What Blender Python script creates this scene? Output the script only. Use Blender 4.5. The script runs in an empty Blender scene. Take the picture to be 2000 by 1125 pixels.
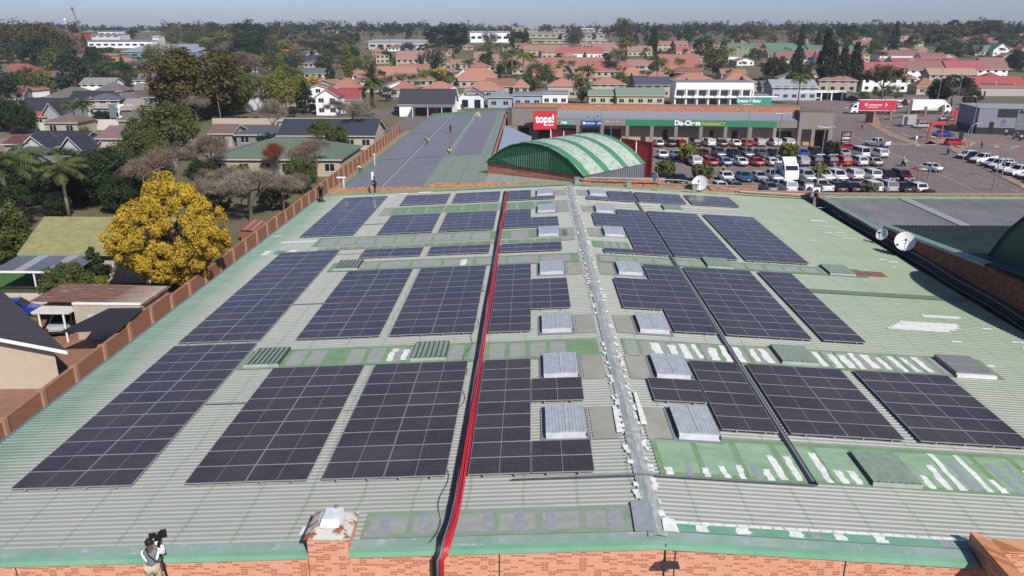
import bpy, math, random
import numpy as np
from mathutils import Vector, Matrix
R = math.radians
rnd = random.Random(7)
sc = bpy.context.scene
COL = sc.collection

# ---------------------------------------------------------------- camera
F_PX, PITCH, YAW, HC = 1508.7, R(18.164), R(-1.359), 22.5      # focal length for a 2000 px wide frame
fw = Vector((math.sin(YAW)*math.cos(PITCH), math.cos(YAW)*math.cos(PITCH), -math.sin(PITCH)))
rt = Vector((math.cos(YAW), -math.sin(YAW), 0.0))
up = rt.cross(fw)
cam_d = bpy.data.cameras.new('camera')
cam = bpy.data.objects.new('camera', cam_d); COL.objects.link(cam)
cam.matrix_world = Matrix(((rt.x, up.x, -fw.x, 0), (rt.y, up.y, -fw.y, 0), (rt.z, up.z, -fw.z, HC), (0, 0, 0, 1)))
cam_d.sensor_width = 36.0; cam_d.lens = F_PX/2000*36.0
cam_d.clip_start = 0.3; cam_d.clip_end = 9000
sc.camera = cam
sc.render.resolution_x = 1024; sc.render.resolution_y = 576

# ---------------------------------------------------------------- sky, sun, exposure
SUN_EL, SUN_AZ = R(39.4), R(30.6)            # azimuth measured from behind the camera (-Y) towards the right (+X)
sv = Vector((math.sin(SUN_AZ)*math.cos(SUN_EL), -math.cos(SUN_AZ)*math.cos(SUN_EL), math.sin(SUN_EL)))
w = bpy.data.worlds.new('World'); sc.world = w; w.use_nodes = True
nt = w.node_tree; nt.nodes.clear()
sky = nt.nodes.new('ShaderNodeTexSky'); sky.sky_type = 'NISHITA'; sky.sun_disc = False
sky.sun_elevation = SUN_EL; sky.sun_rotation = math.atan2(sv.x, sv.y)
sky.altitude = 1500; sky.air_density = 1.0; sky.dust_density = 2.2; sky.ozone_density = 4.0
bg = nt.nodes.new('ShaderNodeBackground'); bg.inputs[1].default_value = 0.072
wo = nt.nodes.new('ShaderNodeOutputWorld')
tint = nt.nodes.new('ShaderNodeMix'); tint.data_type = 'RGBA'; tint.blend_type = 'MULTIPLY'; tint.inputs[0].default_value = 1.0; tint.inputs[7].default_value = (1.1, 1.06, 1.27, 1)
nt.links.new(sky.outputs[0], tint.inputs[6]); nt.links.new(tint.outputs[2], bg.inputs[0]); nt.links.new(bg.outputs[0], wo.inputs[0])
sd = bpy.data.lights.new('sun', 'SUN'); sd.energy = 4.6; sd.angle = R(0.53); sd.color = (1.0, 0.965, 0.91)
so = bpy.data.objects.new('sun', sd); COL.objects.link(so)
so.rotation_euler = sv.to_track_quat('Z', 'Y').to_euler(); so.location = (40, -60, 80)
sc.view_settings.view_transform = 'Standard'; sc.view_settings.look = 'None'
sc.view_settings.gamma = 1.0; sc.view_settings.exposure = 0.25

# ---------------------------------------------------------------- terrain height and pixel -> point helpers
def terr(x, y):
    t = min(max((math.hypot(x*0.6, y)-350)/750, 0), 1)
    return 26*t*t*(3-2*t)
def ray(u, v):
    return fw + rt*((u-1000)/F_PX) - up*((v-562.5)/F_PX)
def at(u, v, z=0.0):
    d = ray(u, v); t = (z-HC)/d.z
    return Vector((d.x*t, d.y*t, z))
def G(u, v):
    "point on the terrain seen at pixel u, v of the 2000 px photograph"
    d = ray(u, v); t = 30.0
    while t < 6000:
        z = HC+d.z*t
        if z <= terr(d.x*t, d.y*t): break
        t += 2+t*0.004
    lo, hi = t-4-t*0.006, t
    for _ in range(20):
        m = (lo+hi)/2
        if HC+d.z*m <= terr(d.x*m, d.y*m): hi = m
        else: lo = m
    return Vector((d.x*hi, d.y*hi, terr(d.x*hi, d.y*hi)))
def mpp(p):   # metres per photo pixel at point p
    return (p-Vector((0, 0, HC))).dot(fw)/F_PX

# ---------------------------------------------------------------- object helpers
def tag(o, label=None, cat=None, group=None, kind=None):
    if label: o['label'] = label
    if cat: o['category'] = cat
    if group: o['group'] = group
    if kind: o['kind'] = kind
    return o
def empty(name, loc=(0, 0, 0), rz=0.0, label=None, cat=None, group=None):
    o = bpy.data.objects.new(name, None); COL.objects.link(o)
    o.location = loc; o.rotation_euler = (0, 0, rz); o.empty_display_size = 0.3
    return tag(o, label, cat, group)
class MB:
    "collects faces and links them as ONE mesh object"
    def __init__(s): s.v = []; s.f = []; s.m = []; s.k = 0
    def add(s, vs, fs, mi=None):
        b = len(s.v); s.v += [tuple(p) for p in vs]
        for f in fs: s.f.append([b+i for i in f]); s.m.append(s.k if mi is None else mi)
        return s
    def quad(s, a, b, c, d, mi=None): return s.add([a, b, c, d], [(0, 1, 2, 3)], mi)
    def box(s, x0, x1, y0, y1, z0, z1, mi=None, tf=None):
        vs = [(x, y, z) for z in (z0, z1) for y in (y0, y1) for x in (x0, x1)]
        if tf: vs = [tf(p) for p in vs]
        return s.add(vs, [(0, 2, 3, 1), (4, 5, 7, 6), (0, 1, 5, 4), (2, 6, 7, 3), (0, 4, 6, 2), (1, 3, 7, 5)], mi)
    def prism(s, poly, z0, z1, mi=None):
        n = len(poly); vs = [(x, y, z0) for x, y in poly]+[(x, y, z1) for x, y in poly]
        return s.add(vs, [tuple(range(n-1, -1, -1)), tuple(range(n, 2*n))]+[(i, (i+1) % n, n+(i+1) % n, n+i) for i in range(n)], mi)
    def bar(s, a, b, w, h=None, mi=None):
        a, b = Vector(a), Vector(b); d = (b-a).normalized(); h = h or w
        r = d.cross(Vector((0, 0, 1)))
        r = Vector((1, 0, 0)) if r.length < 1e-4 else r.normalized()
        q = r.cross(d); vs = []
        for p in (a, b):
            for i, j in ((-1, -1), (1, -1), (1, 1), (-1, 1)): vs.append(p+r*(i*w/2)+q*(j*h/2))
        return s.add(vs, [(3, 2, 1, 0), (4, 5, 6, 7), (0, 1, 5, 4), (1, 2, 6, 5), (2, 3, 7, 6), (3, 0, 4, 7)], mi)
    def tube(s, pts, rad, n=8, mi=None, cap=True):
        pts = [Vector(p) for p in pts]
        if not hasattr(rad, '__len__'): rad = [rad]*len(pts)
        vs = []; fs = []
        ref = None
        for i, p in enumerate(pts):
            d = (pts[min(i+1, len(pts)-1)]-pts[max(i-1, 0)]).normalized()
            if ref is None: ref = Vector((0, 0, 1)) if abs(d.z) < 0.9 else Vector((1, 0, 0))
            r = d.cross(ref)
            if r.length < 1e-4: r = d.orthogonal()
            r.normalize(); q = r.cross(d)
            for k in range(n):
                a = 2*math.pi*k/n
                vs.append(p+(r*math.cos(a)+q*math.sin(a))*rad[i])
        for i in range(len(pts)-1):
            for k in range(n):
                fs.append((i*n+k, i*n+(k+1) % n, (i+1)*n+(k+1) % n, (i+1)*n+k))
        if cap: fs += [tuple(range(n-1, -1, -1)), tuple((len(pts)-1)*n+k for k in range(n))]
        return s.add(vs, fs, mi)
    def lathe(s, prof, n=16, c=(0, 0, 0), mi=None):
        vs = [(c[0]+r*math.cos(2*math.pi*k/n), c[1]+r*math.sin(2*math.pi*k/n), c[2]+z) for r, z in prof for k in range(n)]
        fs = [(i*n+k, i*n+(k+1) % n, (i+1)*n+(k+1) % n, (i+1)*n+k) for i in range(len(prof)-1) for k in range(n)]
        return s.add(vs, fs, mi)
    def build(s, name, mats, parent=None, smooth=False, loc=None):
        me = bpy.data.meshes.new(name); me.from_pydata(s.v, [], s.f); 
        if not isinstance(mats, (list, tuple)): mats = [mats]
        for m in mats: me.materials.append(m)
        if len(mats) > 1: me.polygons.foreach_set('material_index', s.m)
        if smooth: me.polygons.foreach_set('use_smooth', [True]*len(s.f))
        me.update()
        o = bpy.data.objects.new(name, me); COL.objects.link(o)
        if parent: o.parent = parent
        if loc is not None: o.location = loc
        return o
def npmesh(name, V, Fq, mats, parent=None, midx=None, smooth=False):
    "quads from numpy arrays"
    me = bpy.data.meshes.new(name); n = len(Fq)
    me.vertices.add(len(V)); me.vertices.foreach_set('co', np.asarray(V, np.float32).ravel())
    me.loops.add(n*4); me.loops.foreach_set('vertex_index', np.asarray(Fq, np.int32).ravel())
    me.polygons.add(n); me.polygons.foreach_set('loop_start', np.arange(n, dtype=np.int32)*4)
    me.polygons.foreach_set('loop_total', np.full(n, 4, np.int32))
    for m in (mats if isinstance(mats, (list, tuple)) else [mats]): me.materials.append(m)
    if midx is not None: me.polygons.foreach_set('material_index', midx)
    if smooth: me.polygons.foreach_set('use_smooth', [True]*n)
    me.update(); me.validate()
    o = bpy.data.objects.new(name, me); COL.objects.link(o)
    if parent: o.parent = parent
    return o
KIDS = {}
def copy_tree(o, loc=None, rz=None, scale=None, label=None, cat=None, group=None, paint=None, parent=None):
    c = o.copy(); COL.objects.link(c)
    if parent: c.parent = parent
    if loc is not None: c.location = loc
    if rz is not None: c.rotation_euler = (0, 0, rz)
    if scale is not None: c.scale = scale if hasattr(scale, '__len__') else (scale,)*3
    tag(c, label, cat, group)
    if o.name not in KIDS: KIDS[o.name] = list(o.children)
    for ch in KIDS[o.name]:
        copy_tree(ch, parent=c, paint=paint)
    if paint and o.type == 'MESH':
        for i, sl in enumerate(c.material_slots):
            for key, m in paint.items():
                if sl.material and sl.material.name.startswith(key): sl.link = 'OBJECT'; sl.material = m
    return c

# ---------------------------------------------------------------- materials
def raw(r, g, b):
    return tuple((c/12.92 if c <= 0.04045 else ((c+0.055)/1.055)**2.4) for c in (r/255, g/255, b/255))+(1,)
def sst(x, a, b): t_ = min(max((x-a)/(b-a), 0), 1); return t_*t_*(3-2*t_)
def srgb(r, g, b, ds=.14):
    "swatch to albedo: pale weathered surfaces get their real reflectance, whites stay"
    c = raw(r, g, b); L = .2126*c[0]+.7152*c[1]+.0722*c[2]; k = 1-.36*sst(L, .07, .26)*(1-sst(L, .62, .76))
    return tuple((v+(L-v)*ds)*k for v in c[:3])+(1,)
class NT:
    def __init__(s, name):
        s.m = bpy.data.materials.new(name); s.m.use_nodes = True; s.t = s.m.node_tree; s.t.nodes.clear()
        s.o = s.n('ShaderNodeOutputMaterial'); s.b = s.n('ShaderNodeBsdfPrincipled')
        s.l(s.b.outputs[0], s.o.inputs[0])
    def n(s, t, **k):
        x = s.t.nodes.new(t)
        for a, b in k.items(): setattr(x, a, b)
        return x
    def l(s, a, b): s.t.links.new(a, b)
    def inp(s, sock, val):
        if hasattr(val, 'is_output') or hasattr(val, 'links'): s.l(val, sock)
        else: sock.default_value = val
    def math(s, op, a, b=0.0, c=None):
        x = s.n('ShaderNodeMath', operation=op); s.inp(x.inputs[0], a); s.inp(x.inputs[1], b)
        if c is not None: s.inp(x.inputs[2], c)
        return x.outputs[0]
    def mix(s, f, a, b, bt='MIX'):
        x = s.n('ShaderNodeMix', data_type='RGBA', blend_type=bt); s.inp(x.inputs[0], f); s.inp(x.inputs[6], a); s.inp(x.inputs[7], b)
        return x.outputs[2]
    def noise(s, scale, det=3, vec=None, rough=0.55):
        x = s.n('ShaderNodeTexNoise'); x.inputs['Scale'].default_value = scale; x.inputs['Detail'].default_value = det
        x.inputs['Roughness'].default_value = rough
        if vec is not None: s.l(vec, x.inputs['Vector'])
        return x.outputs[0]
    def ramp(s, f, lo, hi):
        x = s.n('ShaderNodeMapRange'); x.inputs[1].default_value = lo; x.inputs[2].default_value = hi; s.inp(x.inputs[0], f)
        return x.outputs[0]
    def pos(s): return s.n('ShaderNodeNewGeometry').outputs['Position']
    def obj(s): return s.n('ShaderNodeTexCoord').outputs['Object']
    def mapv(s, vec, sc_=(1, 1, 1), loc=(0, 0, 0), rot=(0, 0, 0)):
        x = s.n('ShaderNodeMapping'); s.l(vec, x.inputs[0]); x.inputs['Scale'].default_value = sc_
        x.inputs['Location'].default_value = loc; x.inputs['Rotation'].default_value = rot
        return x.outputs[0]
    def xyz(s, vec):
        x = s.n('ShaderNodeSeparateXYZ'); s.l(vec, x.inputs[0]); return x.outputs
    def out(s, col, rough=0.8, metal=0.0, spec=None):
        s.inp(s.b.inputs['Base Color'], col); s.inp(s.b.inputs['Roughness'], rough); s.b.inputs['Metallic'].default_value = metal
        if spec is not None: s.b.inputs['Specular IOR Level'].default_value = spec
        return s.m
    def bump(s, h, st=0.3, d=0.05):
        x = s.n('ShaderNodeBump'); x.inputs['Strength'].default_value = st; x.inputs['Distance'].default_value = d
        s.l(h, x.inputs['Height']); s.l(x.outputs[0], s.b.inputs['Normal'])
MC = {}
def plain(name, rgb, rough=0.7, metal=0.0, var=0.12, sc_=3.0, spec=None, world=True):
    "one colour with weathering noise"
    key = (name, rgb)
    if key in MC: return MC[key]
    t = NT(name); c = srgb(*rgb)
    f = t.noise(sc_, 4, t.pos() if world else t.obj())
    f = t.ramp(f, 0.3, 0.7)
    lo = tuple(x*(1-var) for x in c[:3])+(1,); hi = tuple(min(x*(1+var), 1) for x in c[:3])+(1,)
    t.out(t.mix(f, lo, hi), rough, metal, spec)
    MC[key] = t.m; return t.m
def tiles(name, rgb, period=0.35, var=0.16, axis=1, rough=0.75):
    "roof covering: rows along the slope with noise (object coordinates)"
    key = ('t', name, rgb)
    if key in MC: return MC[key]
    t = NT(name); c = srgb(*rgb); p = t.obj(); x = t.xyz(p)
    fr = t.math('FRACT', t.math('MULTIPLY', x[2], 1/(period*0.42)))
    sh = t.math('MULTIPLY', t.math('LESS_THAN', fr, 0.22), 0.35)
    n1 = t.ramp(t.noise(1.3, 5, t.pos()), 0.3, 0.7); n2 = t.ramp(t.noise(6, 2, t.pos()), 0.35, 0.65)
    lo = tuple(v*(1-var) for v in c[:3])+(1,); hi = tuple(min(v*(1+var), 1) for v in c[:3])+(1,)
    a = t.mix(t.math('ADD', t.math('MULTIPLY', n1, 0.6), t.math('MULTIPLY', n2, 0.4)), lo, hi)
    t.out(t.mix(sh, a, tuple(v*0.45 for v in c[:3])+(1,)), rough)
    MC[key] = t.m; return t.m
def brick(name, c1, c2, mortar, sx=1.0, rot=(R(90), 0, 0), sc_=1.0, dark=0.0):
    t = NT(name); p = t.pos(); x = t.xyz(p)
    cx = t.n('ShaderNodeCombineXYZ')
    t.l(t.math('ADD', x[0], x[1]), cx.inputs[0]); t.l(x[2], cx.inputs[1])
    b = t.n('ShaderNodeTexBrick'); t.l(cx.outputs[0], b.inputs['Vector'])
    b.inputs['Color1'].default_value = raw(*c1); b.inputs['Color2'].default_value = raw(*c2); b.inputs['Mortar'].default_value = raw(*mortar)
    b.inputs['Scale'].default_value = sc_; b.inputs['Mortar Size'].default_value = 0.010; b.inputs['Brick Width'].default_value = 0.24
    b.inputs['Row Height'].default_value = 0.085; b.inputs['Bias'].default_value = 0.0; b.inputs['Mortar Smooth'].default_value = 0.2
    n = t.ramp(t.noise(0.8, 5, p), 0.25, 0.75); n2 = t.ramp(t.noise(9, 2, t.mapv(p, (1, 1, 3))), 0.5, 0.68)
    c = t.mix(t.math('MULTIPLY', n, 0.35), b.outputs[0], raw(*mortar))
    sn = t.n('ShaderNodeVectorMath', operation='SNAP'); t.l(cx.outputs[0], sn.inputs[0]); sn.inputs[1].default_value = (.24, .085, 1); wn = t.n('ShaderNodeTexWhiteNoise'); wn.noise_dimensions = '2D'; t.l(sn.outputs[0], wn.inputs[0])
    c = t.mix(t.math('MULTIPLY', t.math('MULTIPLY', t.math('GREATER_THAN', wn.outputs[0], .62), t.math('SUBTRACT', 1, b.outputs['Fac'])), .75), c, raw(c2[0]*0.8, c2[1]*0.68, c2[2]*0.64))
    c = t.mix(t.math('MULTIPLY', n2, 0.25), c, raw(c2[0]*0.8, c2[1]*0.72, c2[2]*0.7))
    t.out(c, 0.9, 0, 0.2); t.bump(b.outputs['Fac'], 0.4, -0.01)
    return t.m
WHITE = plain('white_paint', (225, 226, 224), 0.6, 0, 0.06)
GREY = plain('grey_metal', (150, 153, 156), 0.5, 0.2, 0.1)
DGREY = plain('dark_grey_metal', (60, 62, 66), 0.5, 0.2, 0.1)
BLACK = plain('black_plastic', (22, 23, 26), 0.5, 0, 0.15)
POLE = plain('galvanised_steel', (175, 178, 180), 0.45, 0.5, 0.08)
def glassy(name, rgb, rough=0.2):
    key = ('g', name)
    if key in MC: return MC[key]
    t = NT(name); t.out(raw(*rgb), rough, 0.0, 0.5); MC[key] = t.m; return t.m
GLASS = glassy('window_glass', (28, 33, 40))
# ================================================================ main roof
RX, RZ, SL, SR = 4.1, HC-15.013, .0504, .0545
def rz(x): return RZ-(SL*(RX-x) if x < RX else SR*(x-RX))
XL, XR, Y0, Y1 = -22.15, 28.45, 20.95, 80.3
t = NT('weathered_green_roof_sheet'); P = t.pos(); X = t.xyz(P)
n1 = t.ramp(t.noise(0.16, 5, t.mapv(P, (1, 0.5, 1))), 0.3, 0.72); n2 = t.ramp(t.noise(1.7, 4, t.mapv(P, (1, 2.5, 1))), 0.3, 0.7)
n3 = t.ramp(t.noise(9, 2, t.mapv(P, (0.25, 4, 1))), 0.25, 0.6)
pale, green, grn2 = srgb(190, 191, 180), srgb(128, 166, 136), srgb(122, 150, 116)
gl = t.ramp(t.math('ADD', X[0], t.math('MULTIPLY', n1, 1.6)), -18.6, -20.4)          # unfaded paint along the left eave
gr = t.ramp(t.math('ADD', X[0], t.math('MULTIPLY', n1, 5.0)), 13.5, 27.0)
far = t.ramp(X[1], 25, 45)
gr = t.math('MULTIPLY', gr, t.math('ADD', t.math('MULTIPLY', far, 0.75), 0.2))
c = t.mix(t.math('MULTIPLY', n2, 0.55), pale, srgb(178, 184, 170))
c = t.mix(t.math('MULTIPLY', n1, 0.4), c, srgb(166, 178, 158))
c = t.mix(gr, c, srgb(150, 172, 136)); c = t.mix(t.math('MULTIPLY', gl, 0.9), c, green)
fx = t.math('FRACT', t.math('ADD', t.math('MULTIPLY', X[0], 1/1.9), t.math('MULTIPLY', t.noise(0.25, 2, P), 0.25)))
ln = t.math('MULTIPLY', t.math('LESS_THAN', fx, 0.055), t.math('MULTIPLY', n3, 0.6))       # fastener lines where the paint survives
c = t.mix(ln, c, grn2)
c = t.mix(t.math('MULTIPLY', t.ramp(t.noise(3.2, 6, t.mapv(P, (0.3, 3, 1)), 0.7), 0.5, 0.75), 0.4), c, srgb(128, 134, 120))
c = t.mix(t.math('MULTIPLY', t.ramp(t.noise(.5, 6, t.mapv(P, (.35, 2.2, 1)), 0.7), 0.45, 0.7), 0.3), c, srgb(196, 198, 186))
c = t.mix(t.math('MULTIPLY', t.ramp(t.noise(1.1, 7, t.mapv(P, (.6, 1.5, 1), (3, 8, 0)), .75), .62, .72), .28), c, raw(120, 104, 78))
t.out(c, 0.55, 0.0, 0.35); ROOFM = t.m
t = NT('band_green_paint'); P = t.pos()
c = t.mix(t.ramp(t.noise(1.1, 5, t.mapv(P, (1, 2, 1))), 0.3, 0.7), raw(106, 134, 92), raw(128, 152, 118)); t.out(c, 0.6, 0, 0.3); BGREEN = t.m
t = NT('band_bright_green_paint'); P = t.pos()
c = t.mix(t.ramp(t.noise(1.3, 6, t.mapv(P, (1, 2, 1))), 0.3, 0.7), raw(122, 154, 118), raw(150, 172, 146)); t.out(c, 0.6, 0, 0.3); BGREEN2 = t.m
t = NT('faded_grey_sheet'); P = t.pos()
c = t.mix(t.ramp(t.noise(1.6, 6, t.mapv(P, (1, 2, 1)), 0.7), 0.3, 0.7), srgb(166, 172, 160), srgb(196, 197, 184)); t.out(c, 0.55, 0, 0.3); FGREY = t.m
t = NT('white_sealant'); P = t.pos()
c = t.mix(t.ramp(t.noise(4, 5, P), 0.3, 0.7), raw(196, 199, 190), raw(232, 232, 225)); t.out(c, 0.7); SEAL = t.m
t = NT('grey_sealant'); P = t.pos()
c = t.mix(t.ramp(t.noise(4, 5, P), 0.3, 0.7), srgb(160, 166, 172), srgb(184, 189, 194)); t.out(c, 0.7); GSEAL = t.m
t = NT('tan_flat_sheet'); P = t.pos()
c = t.mix(t.ramp(t.noise(0.9, 6, P), 0.3, 0.7), srgb(176, 172, 152), srgb(196, 192, 174))
c = t.mix(t.math('MULTIPLY', t.ramp(t.noise(2.6, 6, t.mapv(P, (1, 0.6, 1)), 0.75), 0.6, 0.75), 0.55), c, srgb(165, 120, 70)); t.out(c, 0.6, 0, 0.3); TAN = t.m
t = NT('green_fascia_paint'); P = t.pos()
c = t.mix(t.ramp(t.noise(0.8, 6, t.mapv(P, (1, 1, 1))), 0.3, 0.7), raw(98, 148, 116), raw(124, 162, 138)); t.out(c, 0.5, 0, 0.35); FASC = t.m
BRICK = brick('orange_face_brick', (210, 152, 124), (200, 136, 108), (208, 162, 136))
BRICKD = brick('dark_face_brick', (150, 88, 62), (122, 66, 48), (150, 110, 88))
BRICKF = brick('far_face_brick', (184, 128, 102), (170, 110, 86), (180, 138, 114))

hall = empty('market_hall', (0, 0, 0), 0, 'large hall whose pale green corrugated double roof fills the foreground, orange brick front', 'building')
def corr(mb, xa, xb, y0, y1, zf, per=0.25, h=0.038, mi=None):
    "trapezoid ribs running along X"
    n = int(round((y1-y0)/per)); vs = []; 
    for i in range(n):
        y = y0+i*per
        for dy, dz in ((0, 0), (0.13*per/0.25, 0), (0.165*per/0.25, h), (0.215*per/0.25, h)):
            for x in (xa, xb): vs.append((x, y+dy, zf(x)+dz))
    for x in (xa, xb): vs.append((x, y0+n*per, zf(x)))
    fs = [(2*i, 2*i+1, 2*i+3, 2*i+2) for i in range(4*n)]
    mb.add(vs, fs, mi)
m = MB(); corr(m, XL, RX, Y0, Y1, rz); m.build('roof_slope', ROOFM, hall)
m = MB(); corr(m, RX, XR, Y0, Y1, rz); m.build('roof_slope', ROOFM, hall)
# walls under it
m = MB()
XE = 14.3                                    # front brick ends here
m.add([(XL+.05, 20.45, 0), (XE, 20.45, 0), (XE, 20.45, rz(XE)-.12), (RX, 20.45, rz(RX)-.12), (XL+.05, 20.45, rz(XL)-.12)], [(0, 1, 2, 3, 4)])
m.add([(XL+.05, 20.45, 0), (XL+.05, 20.45, rz(XL)-.32), (XL+.05, Y1, rz(XL)-.32), (XL+.05, Y1, 0)], [(0, 1, 2, 3)])
m.build('brick_wall', BRICK, hall)
m = MB()
for x in (-16.5, -11.6, -0.9, 4.6, 9.9): m.box(x, x+.035, 20.435, 20.449, 0, rz(x)-.2)
m.build('movement_joint', DGREY, hall)
# front capping: sloped green flashing
m = MB()
for xa, xb in ((XL-.1, -6.9), (-5.64, RX), (RX, 14.0)):
    m.add([(xa, 20.38, rz(xa)-.20), (xb, 20.38, rz(xb)-.20), (xb, 20.42, rz(xb)-.04), (xa, 20.42, rz(xa)-.04),
           (xb, 20.6, rz(xb)-.01), (xa, 20.6, rz(xa)-.01)], [(0, 1, 2, 3), (3, 2, 4, 5)], 0)
    m.add([(xa, 20.6, rz(xa)-.01), (xb, 20.6, rz(xb)-.01), (xb, 20.99, rz(xb)+.045), (xa, 20.99, rz(xa)+.045)], [(0, 1, 2, 3)], 1)
t = NT('faded_flashing'); P = t.pos()
c = t.mix(t.ramp(t.noise(.7, 6, P, .7), .3, .7), raw(112, 142, 122), raw(142, 156, 150)); c = t.mix(t.ramp(t.noise(1.4, 6, t.mapv(P, (1, 2, 1)), .7), .56, .66), c, raw(168, 172, 170)); t.out(c, .6, 0, .3)
m.build('green_fascia', [FASC, t.m], hall)
# eave gutter on the left
m = MB(); m.box(XL-.22, XL-.02, 20.6, Y1, rz(XL)-.14, rz(XL)-.02); m.build('eave_gutter', plain('gutter_blue_grey', (120, 130, 140), .5), hall)
# ---- flat sheet bands across the slopes
def strip(m, x0, x1, y0, y1, dz=.05, mi=0, n=1, sk=0.0):
    "flat piece lying on the ribs; sk skews it"
    cuts = [x0, x1] if not (x0 < RX < x1) else [x0, RX, x1]
    for a, b in zip(cuts, cuts[1:]):
        m.add([(a, y0, rz(a)+dz), (b, y0, rz(b)+dz), (b+sk, y1, rz(b)+dz), (a+sk, y1, rz(a)+dz)], [(0, 1, 2, 3)], mi)
def blob(m, cx, y0, y1, wd, dz, mi, sk=0.0, n=6):
    "hand-brushed streak of sealant with a wobbly outline"
    L = []; Rr = []
    for i in range(n+1):
        y = y0+(y1-y0)*i/n; c = cx+sk*i/n+rnd.uniform(-.035, .035); h = wd/2*rnd.uniform(.78, 1.2)
        L.append((c-h, y, rz(c-h)+dz)); Rr.append((c+h, y, rz(c+h)+dz))
    vs = L+Rr
    m.add(vs, [(i, n+1+i, n+2+i, i+1) for i in range(n)], mi)
def band(name, x0, x1, y0, y1, base, sheets=None, streaks=(), sheetm=None, dz=.046):
    m = MB(); strip(m, x0, x1, y0, y1, dz, 0)
    if sheets:
        a, b, per, gap, ya, yb = sheets; x = a
        while x+per-gap <= b:
            if rnd.random() < .95: strip(m, x, x+per-gap-rnd.uniform(0, .06), y0+ya, y1-yb, dz+.004, 1)
            x += per
    for s in streaks: blob(m, s[0], s[1], s[2], s[3], dz+.009+rnd.uniform(0, .002), s[4] if len(s) > 4 else 2, s[5] if len(s) > 5 else 0)
    m.build(name, [base, sheetm or FGREY, SEAL, GSEAL], hall)
st = [(x, 21.15, 22.3, .3, 3) for x in (-4.7, -3.4, -1.3, -.3, .75, 2.75)]+[(-4.9, 21.1, 21.35, .9, 3)]
t = NT('band_pale_green_paint'); P = t.pos()
c = t.mix(t.ramp(t.noise(1.1, 5, t.mapv(P, (1, 2, 1))), 0.3, 0.7), raw(122, 140, 112), raw(138, 152, 132)); t.out(c, 0.6, 0, 0.3); BPALE = t.m
band('roof_sheet_band', -5.4, 3.45, 21.02, 22.45, BPALE, (-5.2, 3.3, 1.42, .2, .22, .25), st)
st = [(x, 21.08, 21.42, rnd.uniform(.25, .5), 2) for x in (5.6, 6.9, 8.6, 10.0, 11.3)]+[(9.2, 21.06, 21.4, .35, 3), (13.4, 21.06, 21.4, .5, 3)]
band('roof_sheet_band', 4.75, 14.7, 21.02, 21.5, FASC, None, st)
st = []
for x in (5.1, 5.85, 6.5, 7.2, 7.75, 8.35, 8.75, 9.25, 9.8, 10.9, 11.5, 11.95, 14.6, 15.2, 15.7, 16.2, 16.7, 17.2, 17.8, 18.3, 18.8, 19.3, 19.8, 20.4, 21):
    st.append((x, 24.5 if x > 9 else 24.4, rnd.choice((25.4, 26.2, 26.6, 27.1)) if x > 9 else rnd.uniform(24.9, 25.4), rnd.uniform(.2, .3), 2 if rnd.random() < .8 else 3, rnd.uniform(-.1, .1)))
band('roof_sheet_band', 4.75, 22.5, 24.35, 27.35, BGREEN, (4.95, 22.3, 1.55, .2, .25, .3), st, BGREEN2)
band('roof_sheet_band', -14.6, 3.5, 35.05, 37.5, BGREEN, (-12.3, 3.4, 1.03, .24, .25, .3), [(-7.0, 35.4, 36.6, .3, 2), (-6.3, 35.5, 36.9, .3, 2), (-6.9, 36.6, 37.0, .3, 2)])
st = []
x = 6.5
while x < 20.6:
    if not 12.2 < x < 14.5: st.append((x, 35.15+rnd.uniform(0, .3), 37.35-rnd.uniform(0, .5), rnd.uniform(.24, .42), 2, rnd.uniform(-.1, .05)))
    x += rnd.uniform(.55, .85)
band('roof_sheet_band', 4.75, 23.3, 35.05, 37.5, BGREEN, (4.9, 23, .78, .16, .15, .2), st)
band('roof_sheet_band', -14.3, 3.5, 51.75, 54.05, BGREEN, (-13, 3.4, 2.3, .2, .3, .35), [(-4.7, 52, 53.5, .4, 2)])
band('roof_sheet_band', 4.75, 23.6, 51.75, 53.75, BGREEN, (5, 23, 1.3, .22, .4, .45), [])
band('roof_sheet_band', -16.6, 3.5, 57.75, 58.7, FGREY, (-16, 3.4, 1.1, .2, .1, .15), [], BGREEN)
band('roof_sheet_band', -17.4, 3.5, 58.9, 61.75, BGREEN, (-17, 3.4, 1.55, .14, .15, .4), [])
band('roof_sheet_band', 4.75, 7.5, 55.6, 57.6, BGREEN, (5, 7.6, .6, .25, .1, .1), [])
band('roof_sheet_band', -14, 3.5, 69.4, 72.9, FGREY, (-13, 3.4, 1.7, .2, .3, .3), [], BGREEN)
m = MB()
for k in range(6): strip(m, 5+k*.3, 19.8, 69.6+k*.5, 69.78+k*.5, .05, 0 if k % 2 else 1)
m.build('roof_sheet_band', [SEAL, FGREY], hall)
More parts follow.
